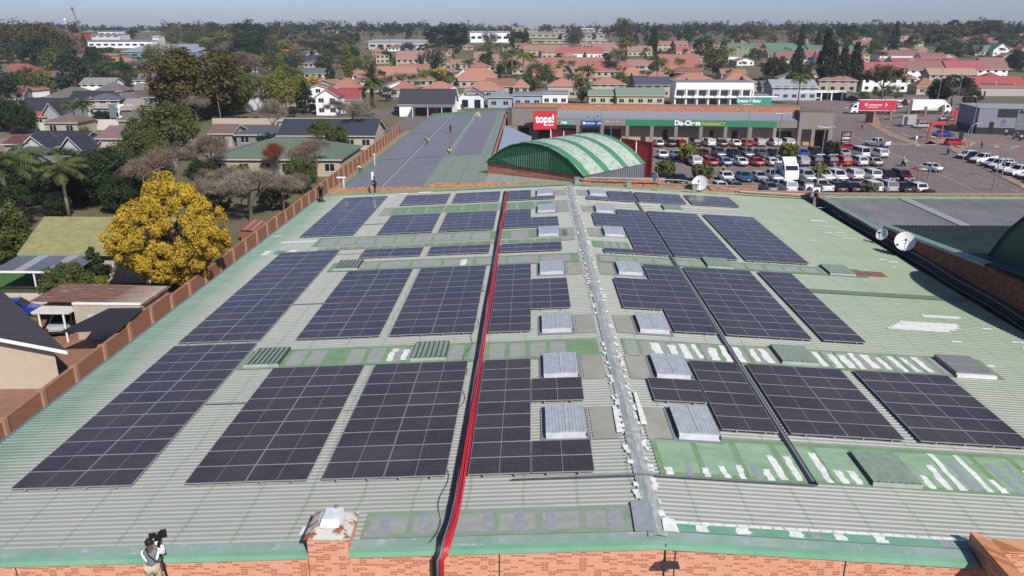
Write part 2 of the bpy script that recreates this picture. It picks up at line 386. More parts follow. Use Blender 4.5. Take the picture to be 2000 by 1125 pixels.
# green repaired and white patches scattered on the slopes
for (u, v, wd, dp, mi) in ((1640, 402, 1.2, .3, 0), (1655, 425, 1.6, .35, 0), (1606, 406, 1.0, .2, 0), (1598, 432, 1.4, .3, 0), (1612, 442, 1.5, .25, 0), (1620, 455, 1.0, .25, 0),
        (1585, 470, .7, .2, 0), (1640, 455, .9, .2, 0), (1640, 460, 1.0, .2, 0), (1655, 466, 1.2, .2, 0), (1725, 508, .7, .15, 0), (1745, 512, .8, .15, 0), (1720, 540, .5, .15, 0), (1745, 523, .4, .12, 0),
        (1768, 633, .4, .15, 0), (1866, 668, .5, .15, 0), (1925, 644, .4, .12, 0), (1990, 670, .8, .15, 0), (2010, 682, .8, .15, 0), (1925, 715, .7, .15, 0), (1835, 619, 2.2, .35, 0),
        (545, 462, .9, .2, 0), (600, 472, 4.2, .35, 0), (520, 495, .5, .7, 0), (572, 492, .5, .6, 0), (548, 494, .8, .7, 1),
        (790, 379, 1.0, .5, 0), (830, 376, 1.4, .6, 0), (763, 384, .5, .3, 0), (600, 1030, .3, .5, 0)):
    p = at(u, v, 6.6); p = at(u, v, rz(p.x)); p = at(u, v, rz(p.x))
    m = MB(); dp *= 1.7
    for k in range(max(1, int(dp/.22))): e = rnd.uniform(-.12, .12) if k else 0; strip(m, p.x-wd/2+e, p.x+wd/2+e+rnd.uniform(-.2, .2), p.y-dp/2+k*.22, p.y-dp/2+(k+1)*.22+.002, .043+k*.0004, 0)
    m.build('roof_patch', [SEAL, plain('fresh_green_patch', (120, 170, 130), .5)][mi], hall)
for k in range(5): m = MB(); strip(m, 20.4+k*.3, 23.4+k*.35+rnd.uniform(0, .8), 41.4+k*.3, 41.69+k*.3, .05, 0); m.build('roof_patch', SEAL, hall)
for x in (22.4, 23.8): m = MB(); strip(m, x, x+1.25, 52.1, 53.3, .062, 0); m.build('roof_patch', plain('red_oxide', (140, 88, 66), .7), hall)
m = MB(); strip(m, 17.5, 28.3, 47.5, 48.3, .044, 0); m.build('roof_patch', plain('repainted_strip', (126, 150, 112), .6), hall)
# ---- ridge capping with sealant smeared along both edges
m = MB()
for y0_, y1_ in ((20.7, 24.2), (24.2, 27.3), (27.3, 35.1), (35.1, 52), (52, Y1)):
    for s in (-1, 1):
        xe = RX+s*.3
        m.add([(RX, y0_, RZ+.11), (xe, y0_, rz(xe)+.065), (xe, y1_, rz(xe)+.065), (RX, y1_, RZ+.11)], [(0, 1, 2, 3)], 0)
    if y1_ < 79: m.box(RX-.29, RX+.29, y1_-.08, y1_+.08, RZ+.06, RZ+.125, 1)
t = NT('ridge_capping_paint'); P = t.pos()
c = t.mix(t.ramp(t.noise(1.2, 6, t.mapv(P, (2, .5, 1))), .35, .65), raw(134, 144, 136), raw(158, 160, 156))
c = t.mix(t.math('MULTIPLY', t.ramp(t.noise(3, 6, t.mapv(P, (2.5, .6, 1)), .7), .5, .62), .75), c, raw(184, 188, 184)); t.out(c, .6, 0, .3)
y = 21.0
while y < Y1-.2:
    for s in (-1, 1):
        xx = RX+s*rnd.uniform(.27, .42)
        dens = .5 if y < 36 else .25
        if rnd.random() < dens:
            a, b = xx-rnd.uniform(.02, .13), xx+rnd.uniform(.02, .13)
            m.add([(a, y+.03, rz(a)+.078), (b, y+.02, rz(b)+.078), (b+rnd.uniform(-.06, .06), y+rnd.uniform(.18, .42), rz(b)+.078), (a+rnd.uniform(-.06, .06), y+rnd.uniform(.18, .42), rz(a)+.078)], [(0, 1, 2, 3)], 2)
    y += .25
for (xa, xb, ya, yb) in ((3.5, 3.75, 27.3, 29.6), (4.3, 4.8, 20.9, 21.6), (3.4, 4.1, 20.9, 22.6), (4.55, 4.8, 28, 31)):
    m.add([(xa, ya, rz(xa)+.117), (xb, ya, rz(xb)+.117), (xb-.05, yb, rz(xb)+.117), (xa+.05, yb, rz(xa)+.117)], [(0, 1, 2, 3)], 2 if xa > 3.45 else 1)
m.build('ridge_capping', [t.m, GSEAL, SEAL], hall)
# ---- pale line of sealant along the right verge and gutter line
m = MB()
for k in range(26): blob(m, 5.0+k*.39, 21.44, 21.6, .42, .055, 0)
m.build('sealant_line', SEAL, hall)

# ---------------------------------------------------------------- ridge ventilators
t = NT('galvanised_vent_hood'); P = t.obj()
c = t.mix(t.ramp(t.noise(3, 4, P), .3, .7), raw(158, 163, 167), raw(180, 184, 186)); t.out(c, .5, .1); VENTM = t.m
def make_vent():
    o = empty('roof_ventilator')
    m = MB(); wd, dp, h = 1.62, 2.5, .21
    m.add([(0, 0, 0), (wd, 0, 0), (wd, 0, h), (0, 0, h), (0, dp, 0), (wd, dp, 0), (wd, dp, h), (0, dp, h)], [(1, 5, 6, 2), (4, 0, 3, 7), (5, 4, 7, 6)], 1)
    m.add([(0, -.04, .0), (wd, -.04, .0), (wd, .22, h), (0, .22, h)], [(0, 1, 2, 3)], 0)
    for k in range(12):
        xa = k*wd/12; m.box(xa+.004, xa+wd/12-.004, .18, dp+.05, h+.005, h+.03+.004*(k % 2), 0)
    m.box(wd/2-.02, wd/2+.02, .18, dp+.06, h+.03, h+.06, 0)
    m.build('vent_hood', [VENTM, DGREY], o)
    m = MB(); m.box(-.2, wd+.16, -.2, dp+.1, 0.002, .03); m.build('vent_curb', plain('curb_grey_paint', (150, 158, 158), .6), o)
    return o
vent0 = make_vent()
VY = ((27.05, 'nearest'), (32.65, 'second'), (38.4, 'third'), (48.9, 'fourth'), (59.1, 'fifth'), (67.7, 'sixth'), (75.4, 'farthest'))
first = True
for side, x0 in (('left', .7), ('right', 5.9)):
    for y, nm in VY:
        lab = '%s grey metal ventilator hood in the row just %s of the ridge' % (nm, side)
        xc = x0+.8; s = SL if side == 'left' else -SR
        if first: o = vent0; first = False; tag(o, lab, 'roof ventilator', 'grey ventilator hoods beside the ridge')
        else: o = copy_tree(vent0, label=lab, cat='roof ventilator', group='grey ventilator hoods beside the ridge')
        o.location = (x0, y, rz(x0)+.03); o.rotation_euler = (0, -math.atan(s), 0)
        f = MB()
        if side == 'left': f.add([(2.55, y-.1, rz(2.55)+.05), (3.55, y-.1, rz(3.55)+.05), (3.55, y+2.65, rz(3.55)+.05), (2.55, y+2.65, rz(2.55)+.05)], [(0, 1, 2, 3)])
        else: f.add([(4.68, y-.1, rz(4.68)+.05), (5.68, y-.1, rz(5.68)+.05), (5.68, y+2.65, rz(5.68)+.05), (4.68, y+2.65, rz(4.68)+.05)], [(0, 1, 2, 3)])
        f.build('flat_sheet', TAN, hall)
t = NT('green_louvre_paint'); P = t.obj()
c = t.mix(t.ramp(t.noise(4, 4, P), .3, .7), raw(126, 143, 122), raw(148, 161, 143)); t.out(c, .5); LOUV = t.m
def make_louvre():
    o = empty('roof_louvre'); m = MB(); wd, dp, h = 1.75, 2.15, .2
    m.box(0, wd, 0, dp, 0, h-.06, 1); m.box(0, wd, -.01, 0, 0, h-.05, 0)
    for k in range(7):
        xa = k*wd/7; m.add([(xa+.02, 0, h-.05), (xa+wd/7-.03, 0, h), (xa+wd/7-.03, dp, h), (xa+.02, dp, h-.05)], [(0, 1, 2, 3)], 0)
    m.build('louvre_blades', [LOUV, plain('louvre_dark_side', (58, 70, 62), .6)], o)
    m = MB(); m.box(-.02, wd+.02, -.06, -.005, 0, h-.06); m.build('flashing', plain('flashing_pale', (196, 202, 196), .5), o)
    return o
lv0 = make_louvre(); first = True
for x, y, s, lab in ((12.4, 24.5, 1, 'nearest green louvred roof vent, right of the ridge with a white lower flashing'), (12.5, 35.35, 1, 'green louvred vent between the white sealant streaks right of the cable tray'),
        (-5.9, 35.35, -1, 'green louvred vent in the sheet band just left of the red cables'), (-14.3, 35.3, -1, 'green louvred vent beside the large left solar array'),
        (12.4, 51.85, 1, 'small far green louvred vent between the right hand solar arrays'), (20.9, 51.85, 1, 'green louvred vent next to the rust red patches'), (12.4, 70.2, 1, 'farthest green louvred vent on the right slope'), (-13.9, 52.0, -1, 'far louvred vent at the corner of the left array')):
    g = 'green louvred vents in the roof bands'
    if first: o = lv0; first = False; tag(o, lab, 'roof vent', g)
    else: o = copy_tree(lv0, label=lab, cat='roof vent', group=g)
    o.location = (x, y, rz(x)+.055); o.rotation_euler = (0, math.atan(SR if s > 0 else -SL), 0)
# grey flat hatch at the right
o = empty('roof_hatch', (20.9, 35.1, rz(20.9)+.055), 0, 'flat grey box hatch with white sealed edges at the right end of the streaked band', 'roof hatch')
o.rotation_euler = (0, math.atan(SR), 0)
m = MB(); m.box(0, 1.8, 0, 2.2, 0, .22); m.box(.0, 1.8, 1.0, 1.06, .221, .25); m.build('hatch_lid', plain('hatch_grey', (148, 150, 146), .5), o)
m = MB(); m.box(-.03, 1.9, -.2, -.005, 0, .14); m.box(1.805, 1.95, -.1, 2.2, 0, .06); m.build('flashing', SEAL, o)

# ---------------------------------------------------------------- solar arrays
PWD, PHT = 2.278, 1.134
def make_pv(name, c1, c2, dust, rough, spec):
    t = NT(name); P = t.obj(); X = t.xyz(P)
    def lines(x, n, size, wd):
        fr = t.math('FRACT', t.math('MULTIPLY', x, n/size)); d = t.math('ABSOLUTE', t.math('SUBTRACT', fr, .5))
        return t.math('GREATER_THAN', d, .5-wd)
    g1 = lines(X[0], 24, 2.21, .045); g2 = lines(X[1], 6, 1.07, .03)
    g3 = t.math('LESS_THAN', t.math('ABSOLUTE', X[0]), .014)
    gg = t.math('MAXIMUM', t.math('MULTIPLY', t.math('MAXIMUM', g1, g2), .34), t.math('MULTIPLY', g3, .8))
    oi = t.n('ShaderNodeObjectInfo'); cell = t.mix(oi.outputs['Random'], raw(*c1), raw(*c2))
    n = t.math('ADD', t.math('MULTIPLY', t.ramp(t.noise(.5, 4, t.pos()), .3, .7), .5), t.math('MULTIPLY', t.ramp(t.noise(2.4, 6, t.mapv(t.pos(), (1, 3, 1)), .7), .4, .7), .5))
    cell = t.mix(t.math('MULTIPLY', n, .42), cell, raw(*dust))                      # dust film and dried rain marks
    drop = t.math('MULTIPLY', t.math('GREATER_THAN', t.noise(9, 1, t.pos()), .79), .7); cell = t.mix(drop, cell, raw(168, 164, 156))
    t.out(t.mix(gg, cell, srgb(170, 170, 178)), t.math('ADD', rough, t.math('MULTIPLY', oi.outputs['Random'], .16)), 0, spec)
    t.b.inputs['Specular Tint'].default_value = (1, .84, .70, 1); return t.m
PV = make_pv('photovoltaic_cells', (42, 36, 37), (52, 46, 46), (98, 88, 82), .14, .36)
PV2 = make_pv('sky_paled_photovoltaic_cells', (102, 95, 92), (116, 108, 104), (142, 134, 128), .3, .5)  # cell and dust colours paled to stand in for grazing sky reflection
ALU = plain('aluminium_frame', (205, 207, 212), .35, .4, .04)
m = MB(); a, b, f = PWD/2, PHT/2, .017
m.add([(-a+f, -b+f, .036), (a-f, -b+f, .036), (a-f, b-f, .036), (-a+f, b-f, .036)], [(0, 1, 2, 3)], 0)
for x0, x1, y0_, y1_ in ((-a, a, -b, -b+f), (-a, a, b-f, b), (-a, -a+f, -b+f, b-f), (a-f, a, -b+f, b-f)): m.box(x0, x1, y0_, y1_, 0, .039, 1)
m.add([(-a, -b, .001), (a, -b, .001), (a, b, .001), (-a, b, .001)], [(3, 2, 1, 0)], 2)
panel0 = m.build('solar_panel', [PV, ALU, BLACK]); PANEL = panel0.data
bpy.data.objects.remove(panel0)
clipm = MB()
def array(x0, y0, nc, nr, label, zf=rz, slope=None, rail=True):
    z = zf(x0); s = slope if slope is not None else (SL if x0 < RX else -SR)
    root = empty('solar_array', (x0, y0, z+.13), 0, label, 'solar array', 'solar arrays bolted to the roofs')
    root.rotation_euler = (0, -math.atan(s), 0)
    for c in range(nc):
        for r_ in range(nr):
            o = bpy.data.objects.new('solar_panel', PANEL); COL.objects.link(o); o.parent = root
            o.location = (c*(PWD+.02)+PWD/2, r_*1.154+PHT/2, 0); o.rotation_euler = (rnd.gauss(0, .0035), rnd.gauss(0, .003), 0)
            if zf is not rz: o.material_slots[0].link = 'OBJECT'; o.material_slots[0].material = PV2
    if rail:
        m = MB(); W = nc*(PWD+.02); L = nr*1.154
        for k in range(nc*2):
            x = (k+.5)*W/(nc*2); m.box(x-.02, x+.02, -.07, L, -.045, -.003)
            m.box(x-.03, x+.03, -.06, -.01, -.003, .045)
        m.build('mounting_rail', ALU, root)
    return root
AR = [(-19.2, 24.47, 2, 12, 'nearest solar array along the green left eave, two columns of twelve'), (-12.65, 24.47, 2, 9, 'front solar array second from the left eave, nine rows deep'),
 (-7.55, 24.47, 2, 9, 'front solar array just left of the red cables, nine rows deep'), (-2.18, 24.47, 1, 9, 'single column front solar array touching the red cables on their right'),
 (.13, 24.47, 1, 2, 'front pair of panels right of the red cables, below the nearest ventilator'), (.13, 30.22, 1, 2, 'pair of panels between the two nearest ventilators left of the ridge'),
 (5.42, 30.22, 1, 2, 'pair of panels between the two nearest ventilators right of the ridge'), (7.78, 27.9, 1, 6, 'front single column solar array left of the dark cable tray on the right slope'),
 (10.55, 27.9, 2, 6, 'front solar array just right of the dark cable tray, six rows'), (15.75, 27.9, 2, 6, 'rightmost front solar array, six rows reaching the edge of view'),
 (-19.2, 38.75, 2, 16, 'longest left eave solar array in the middle of the roof, sixteen rows'), (-12.65, 38.7, 2, 11, 'middle solar array with a wide bare strip on its left, eleven rows'),
 (-7.55, 38.7, 2, 11, 'middle solar array just left of the red cables, eleven rows'), (-2.18, 38.6, 1, 11, 'middle single column array just right of the red cables'),
 (.13, 42.05, 1, 5, 'five panels stacked between ventilators in the middle, left of the ridge'), (5.42, 42.1, 1, 5, 'five panels stacked between ventilators in the middle, right of the ridge'),
 (7.78, 38.7, 1, 11, 'middle single column array left of the dark cable tray'), (10.55, 38.65, 2, 11, 'middle solar array just right of the dark cable tray'),
 (15.72, 38.65, 1, 11, 'narrow single column array at the right of the middle group'),
 (-12.65, 54.75, 2, 2, 'thin two row solar array, leftmost of the three behind the middle arrays'), (-7.55, 54.75, 2, 2, 'thin two row solar array, middle of the three left of the cables'),
 (-2.18, 54.7, 2, 2, 'thin two row solar array right of the red cables'), (-19.2, 62.1, 2, 14, 'far solar array along the left eave near the white patches'),
 (-12.65, 61.95, 2, 6, 'far six row solar array, left one of the pair left of the cables'), (-7.55, 61.95, 2, 6, 'far six row solar array, right one of the pair left of the cables'),
 (-2.18, 62.1, 1, 6, 'far single column array right of the red cables'), (.13, 62.1, 1, 3, 'three panels in front of the sixth ventilator left of the ridge'),
 (7.78, 54.05, 1, 13, 'far thirteen row column left of the dark cable tray'), (5.42, 62.3, 1, 4, 'four panels behind the fifth ventilator right of the ridge'), (5.42, 54.05, 1, 1, 'lone panel at the foot of the far right column'),
 (10.5, 54.0, 2, 13, 'far solar array just right of the dark cable tray, thirteen rows'), (15.65, 54.0, 2, 13, 'far rightmost solar array beside the bare green slope'),
 (-12.65, 73.4, 2, 4, 'last row solar array, left of the pair before the brick parapet'), (-7.55, 73.4, 2, 4, 'last row solar array, right of the pair before the brick parapet'),
 (-2.18, 73.4, 1, 4, 'last row single column array right of the red cables'), (.13, 73.35, 1, 1, 'lone panel in front of the farthest left ventilator'),
 (7.78, 73.2, 1, 4, 'last row column of four panels left of the dark cable tray'), (5.42, 73.2, 1, 1, 'lone panel in front of the farthest right ventilator'),
 (10.5, 73.3, 2, 4, 'last row solar array right of the tray, four rows'), (15.6, 73.4, 2, 4, 'last row rightmost solar array, four rows')]
for a in AR: array(*a)

# ---------------------------------------------------------------- cables and trays
def redcable():
    o = empty('cable_bundle', (-2.5, 20.4, 7.6), 0, 'thick red and black cable bundle running over the brick edge and up the roof', 'cable bundle')
    L = lambda p: (p[0]+2.5, p[1]-20.4, p[2]-7.6)
    def run(name, x, mats, r_, k, wig, spread, seed):
        rr = random.Random(seed); m = MB()
        for i in range(k):
            ox = (i-(k-1)/2)*spread; oz = rr.uniform(.03, .12); ph = rr.uniform(0, 6)
            pts = [L((x-.35+ox*.5, 20.25, 5.6)), L((x-.32+ox*.6, 20.24, 6.9)), L((x-.22+ox*.8, 20.2, rz(x)-.1)), L((x-.12+ox, 20.7, rz(x)+.15+oz)), L((x-.05+ox, 21.7, rz(x)+.06+oz))]
            y = 23.0
            while y < 79.6:
                pts.append(L((x+ox+math.sin(y*.31+ph)*wig, y, rz(x)+.05+oz))); y += 1.9
            m.tube(pts, r_, 6, i % len(mats))
        m.build(name, mats, o, True)
    run('red_cable', -2.36, [plain('red_cable_sheath', (226, 18, 40), .35, 0, .08), plain('red_cable_dark', (196, 24, 44), .35)], .036, 4, .025, .05, 3)
    run('black_cable', -2.6, [BLACK], .028, 3, .02, .04, 5)
    run('grey_cable', -2.49, [plain('grey_cable_sheath', (128, 128, 134), .5)], .03, 2, .05, .06, 9)
    m = MB(); m.box(-.5, -.1, -.42, -.06, -2.4, -1.55); m.build('trunking_box', GREY, o)
redcable()
def thinwire(name, pts, r_, mat_, label, cat):
    m = MB(); m.tube(pts, r_, 6); tag(m.build(name, mat_, None, True), label, cat)
pts = []; 
for i in range(60): y = 20.6+i*.45; pts.append((-3.05+.14*math.sin(i*.9)+.1*math.sin(i*.33), y, rz(-3)+.06+(.1 if i < 3 else 0)))
thinwire('loose_wire', pts, .012, BLACK, 'thin loose black wire snaking left of the red cables', 'wire')
thinwire('conduit_pipe', [(-.6, 24.15, rz(-.6)+.09), (RX, 24.13, RZ+.16), (10.25, 24.2, rz(10.25)+.09)], .035, plain('conduit_dark', (92, 98, 104), .5), 'thin dark conduit crossing the ridge below the front arrays', 'conduit')
for i, (xa, xb, y) in enumerate(((-14.6, -12.7, 31.2), (-8.05, -7.6, 30.1), (-14.6, -12.7, 44.8), (-14.6, -12.7, 56.2), (-14.6, -12.7, 66.0), (-3.0, -2.8, 46))):
    m = MB(); m.tube([(xa, y, rz(xa)+.08), (xb, y, rz(xb)+.08)], .025, 6)
    tag(m.build('link_conduit', plain('conduit_grey', (120, 124, 128), .5)), ['short link pipe between the two nearest left arrays', 'short link pipe between the front pair of arrays', 'link pipe beside the middle of the long left array', 'link pipe by the far end of the long left array', 'link pipe between the far left arrays', 'link pipe next to the red cables'][i], 'conduit')
o = empty('cable_tray', (10.12, 24.2, 0), 0, 'long dark cable tray running up the right slope between arrays', 'cable tray')
m = MB()
zt = rz(10.2)+.07
m.box(.0, .2, 0, 54.4, zt, zt+.015); m.box(-.012, 0, 0, 54.4, zt, zt+.06); m.box(.2, .212, 0, 54.4, zt, zt+.06)
m.build('tray', plain('tray_metal', (128, 128, 134), .45, .3), o)
m = MB(); 
for k in range(3): m.tube([(.05+k*.05, .05, zt+.035), (.05+k*.05, 54.3, zt+.035)], .018, 6, k % 2)
m.box(.05, .16, .2, 54, zt+.056, zt+.064, 2); m.build('tray_cable', [BLACK, plain('tray_cable_brown', (92, 66, 62), .5), GREY], o)
# ---- brick pier with rusty hood at the front edge
o = empty('brick_pier', (-6.27, 21.4, -.12), 0, 'square orange brick pier at the front roof edge capped by a rusty metal cover', 'chimney')
m = MB(); m.box(-.64, .64, -1.04, .3, 0.13, 7.62); m.build('shaft', BRICK, o)
t = NT('rusty_white_cover'); P = t.obj()
f = t.ramp(t.noise(1.7, 6, t.mapv(P, (1, 1.5, 1)), .7), .5, .58)
t.out(t.mix(f, raw(190, 186, 176), t.mix(t.ramp(t.noise(5, 3, P), .4, .6), srgb(126, 62, 32), srgb(186, 116, 46))), .6); RUST = t.m
m = MB(); a, b, c, d = -.72, .72, -1.1, .36
m.add([(a, c, 7.62), (b, c, 7.62), (b, d, 7.62), (a, d, 7.62), (a, c, 7.68), (b, c, 7.68), (b, d, 7.68), (a, d, 7.68), (-.42, -.7, 7.84), (.42, -.7, 7.84), (.42, .1, 7.84), (-.42, .1, 7.84)],
      [(0, 1, 5, 4), (1, 2, 6, 5), (2, 3, 7, 6), (3, 0, 4, 7), (4, 5, 9, 8), (5, 6, 10, 9), (6, 7, 11, 10), (7, 4, 8, 11), (8, 9, 10, 11)])
m.build('cover', RUST, o)
m = MB(); m.box(-.26, .28, -.6, .1, 7.84, 7.94)
m.add([(-.3, -.75, 7.84), (.32, -.75, 7.84), (.29, -.55, 8.02), (-.27, -.55, 8.02), (-.26, .12, 8.0), (.28, .12, 8.0), (-.26, .14, 7.88), (.28, .14, 7.88)], [(0, 1, 2, 3), (3, 2, 5, 4), (4, 5, 7, 6)])
m.build('fan_cowl', plain('white_cowl', (214, 220, 224), .45), o)
m = MB(); m.tube([(.05+.06*math.cos(k*.6), .08, 8.06+.06*math.sin(k*.6)) for k in range(10)], .015, 6); m.build('lifting_ring', BLACK, o)
# ---- wall lamp on the front wall
o = empty('wall_floodlight', (4.3, 20.3, 6.9), 0, 'small floodlight on a bracket on the brick front below the ridge', 'floodlight')
m = MB(); m.box(-.2, .38, -.32, -.02, -.02, .05); m.build('lamp_head', DGREY, o)
m = MB(); m.bar((0, .13, .0), (0, -.1, .02), .05); m.tube([(0, .12, .55), (0, .12, -3)], .02, 6); m.build('bracket', BLACK, o)
# ---- black flue pipe at the far left
o = empty('flue_pipe', (-21.4, 77.6, rz(-21.4)), 0, 'short black flue pipe standing on the green left eave', 'flue pipe')
m = MB(); m.lathe([(.42, .0), (.42, .06), (.2, .08), (.2, 1.25), (.27, 1.26), (.27, 1.5), (.0, 1.52)], 14); m.build('flue', BLACK, o, True)
# ================================================================ right annexe with barrel vault
annex = empty('annexe_building', (29.5, 40, 0), 0, 'lower building on the right with corrugated roofs, shaded brick wall and dark green vault', 'building')
def AL(p): return (p[0]-29.5, p[1]-40, p[2])
def padd(m, vs, fs, mi=None): m.add([AL(p) for p in vs], fs, mi)
m = MB(); padd(m, [(XR, 20.5, rz(XR)), (XR, Y1, rz(XR)), (XR, Y1, 5.55), (XR, 20.5, 5.55), (29.5, Y1, 5.55), (29.5, 20.5, 5.55)], [(0, 1, 2, 3), (3, 2, 4, 5)])
m.box(29.36-29.5, -.002, 20.6-40, 78.5-40, 5.5, 6.75)  # added strip up the wall foot; its dark colour paints the shadow band
m.build('box_gutter_and_shade', plain('gutter_shade_dark', (36, 40, 42), .7), annex)  # gutter colour darkened to carry the wall's shadow
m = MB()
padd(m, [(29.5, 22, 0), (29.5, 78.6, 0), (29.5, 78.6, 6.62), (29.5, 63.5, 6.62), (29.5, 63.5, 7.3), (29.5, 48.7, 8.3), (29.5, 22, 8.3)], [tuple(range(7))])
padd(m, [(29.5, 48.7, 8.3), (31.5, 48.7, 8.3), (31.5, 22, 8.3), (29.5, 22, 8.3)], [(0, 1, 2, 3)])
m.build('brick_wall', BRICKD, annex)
t = NT('bare_corrugated_sheet'); P = t.pos()
c = t.mix(t.ramp(t.noise(.5, 5, t.mapv(P, (1, .4, 1))), .3, .7), raw(136, 134, 132), raw(164, 160, 156)); t.out(c, .5, .1, .4); BARE = t.m
t = NT('dark_green_corrugated_sheet'); P = t.pos()
c = t.mix(t.ramp(t.noise(.5, 5, P), .3, .7), srgb(44, 66, 56), srgb(64, 84, 74)); t.out(c, .6, .05, .3); DKG = t.m
def corrY(mb, x0, x1, ya, yb, zfa, zfb, per=.34, h=.06, tf=AL, mi=None):
    "ribs running along Y"
    n = int((x1-x0)/per); vs = []
    for i in range(n):
        x = x0+i*per
        for dx, dz in ((0, 0), (.16*per/.34, 0), (.21*per/.34, h), (.29*per/.34, h)):
            vs.append(tf((x+dx, ya, zfa+dz))); vs.append(tf((x+dx, yb, zfb+dz)))
    mb.add(vs, [(2*i, 2*i+2, 2*i+3, 2*i+1) for i in range(4*n-1)], mi)
m = MB(); corrY(m, 29.9, 58, 63.5, 78.3, 6.66, 6.66); m.build('roof_sheet', BARE, annex)
m = MB(); m.box(37.3-29.5, 38.3-29.5, 23.4, 38.2, 6.74, 6.78); m.build('flat_strip', FGREY, annex)
m = MB(); corrY(m, 29.9, 58, 36, 63.6, 9.1, 7.36, mi=0); padd(m, [(29.9, 63.58, 6.6), (58, 63.58, 6.6), (58, 63.58, 7.38), (29.9, 63.58, 7.38)], [(0, 1, 2, 3)], 1)
m.build('roof_sheet', [DKG, DGREY], annex)
m = MB(); 
padd(m, [(29.45, 63.5, 7.38), (29.95, 63.5, 7.46), (29.95, 48.7, 8.5), (29.45, 48.7, 8.4), (29.45, 63.5, 7.2), (29.45, 48.7, 8.2)], [(0, 1, 2, 3), (4, 0, 3, 5)])
padd(m, [(29.45, 78.5, 6.7), (29.95, 78.5, 6.78), (29.95, 63.5, 6.78), (29.45, 63.5, 6.7), (29.45, 78.5, 6.5), (29.45, 63.5, 6.5)], [(0, 1, 2, 3), (4, 0, 3, 5)])
m.build('verge_flashing', plain('pale_green_flashing', (150, 178, 160), .5), annex)
# barrel vault
BC, BZ, BR = 41.5, 14-11.65, 11.65
arc = []
for i in range(33):
    a = math.acos((7.4-BZ)/BR); th = -a+2*a*i/32; arc.append((BC-BR*math.sin(-th)*1.0, BZ+BR*math.cos(th)))
m = MB(); vs = [(31.5, y, z) for y, z in arc]; padd(m, vs, [tuple(range(len(vs)))])
m.build('vault_gable', plain('vault_dark_green', (38, 84, 62), .55), annex)
m = MB(); vs = []
for y, z in arc: vs += [(31.3, y, z+.06), (60, y, z+.06)]
padd(m, vs, [(2*i, 2*i+1, 2*i+3, 2*i+2) for i in range(32)]); m.build('vault_roof', plain('vault_roof_green', (96, 140, 112), .5), annex, True)
for k, (dz, lab) in enumerate(((.0, 'upper grey pipe along the shaded brick wall on the right'), (-.55, 'lower grey pipe along the shaded brick wall on the right'))):
    m = MB(); m.tube([(29.38, y, 6.45+dz+.06*math.sin(y*.7)+(y-40)*.008) for y in np.arange(22, 76, 1.5)], .05, 6); tag(m.build('wall_pipe', GREY, None, True), lab, 'pipe')
m = MB(); m.box(29.4, 55, 78.5, 78.9, 0, 7.05); m.box(29.3, 55.1, 78.42, 78.98, 7.05, 7.14, 1)
o = m.build('parapet_wall', [BRICKF, plain('coping_tan', (178, 158, 132), .8)]); tag(o, 'long low brick parapet behind the corrugated annexe roof at the right', 'wall')
m = MB(); m.box(29.9, 55, 78.1, 78.42, 6.7, 6.86); m.build('ledge', FASC, o)

# bottom right corner roof return
o = empty('corner_return', (14.4, 20.4, 0), 0, 'brick return wall and low green roof at the bottom right corner', 'wall')
m = MB(); 
m.box(-.3, 0.0, -9, .9, 0, 7.45)                 # wall running towards the viewer
m.box(0, 8, .55, .95, 0, 7.0); m.build('brick_wall', BRICK, o)
m = MB(); m.box(-.38, .06, -9, .5, 7.45, 7.53); m.box(.06, 8, .45, 1.05, 7.0, 7.08); m.build('brick_coping', brick('coping_brick', (214, 164, 118), (190, 130, 88), (170, 130, 100)), o)
m = MB()
for k in range(30): m.box(.1, 8, -9+k*.3, -9+k*.3+.14, 6.0, 6.05, 0)
m.box(.06, 8, -9, .5, 5.9, 5.99, 0); m.build('low_roof', plain('low_roof_green', (128, 168, 128), .5), o)

# ================================================================ parapets at the far end of the hall
def parapet(x0, x1, y, z0, ztl, ztr, lab, cop=True, th=.35):
    m = MB(); m.add([(x0, y, z0), (x1, y, z0), (x1, y, ztr), (x0, y, ztl), (x0, y+th, z0), (x1, y+th, z0), (x1, y+th, ztr), (x0, y+th, ztl)], [(0, 1, 2, 3), (3, 2, 6, 7), (5, 4, 7, 6), (1, 5, 6, 2), (4, 0, 3, 7)], 0)
    if cop: m.add([(x0-.04, y-.05, ztl+.003), (x1+.04, y-.05, ztr+.003), (x1+.04, y+th+.05, ztr+.003), (x0-.04, y+th+.05, ztl+.003), (x0-.04, y-.05, ztl+.08), (x1+.04, y-.05, ztr+.08), (x1+.04, y+th+.05, ztr+.08), (x0-.04, y+th+.05, ztl+.08)],
          [(0, 1, 5, 4), (4, 5, 6, 7), (1, 2, 6, 5), (3, 0, 4, 7)], 1)
    return tag(m.build('parapet_wall', [BRICKF, plain('coping_tan', (178, 158, 132), .8)]), lab, 'wall')
parapet(-21.3, -10.6, 80.7, 0, 6.98, 7.2, 'low brick parapet in front of the second roof, left part', False)
parapet(-10.6, 6.4, 80.75, 0, 7.55, 7.75, 'brick parapet behind the hall ridge with a lamp post at its left end', False)
parapet(5.9, 14.5, 82.9, 0, 7.75, 7.75, 'brick parapet with a pale coping in front of the grey side of the barrel roof')
parapet(13.6, 24.2, 81.9, 0, 7.35, 7.1, 'brick parapet behind the large white satellite dish')
parapet(21.5, 29.6, 80.4, 0, 6.95, 6.85, 'brick parapet in front of the parking rows, left of the air conditioners')
m = MB(); 
m.add([(-21.2, 80.25, rz(-21.2)+.02), (RX, 80.25, RZ+.1), (RX, 80.7, RZ+.32), (-21.2, 80.7, rz(-21.2)+.25)], [(0, 1, 2, 3)])
m.add([(RX, 80.25, RZ+.1), (29.4, 80.25, rz(29.4)+.1), (29.4, 80.4, rz(29.4)+.3), (RX, 80.9, RZ+.3)], [(0, 1, 2, 3)])
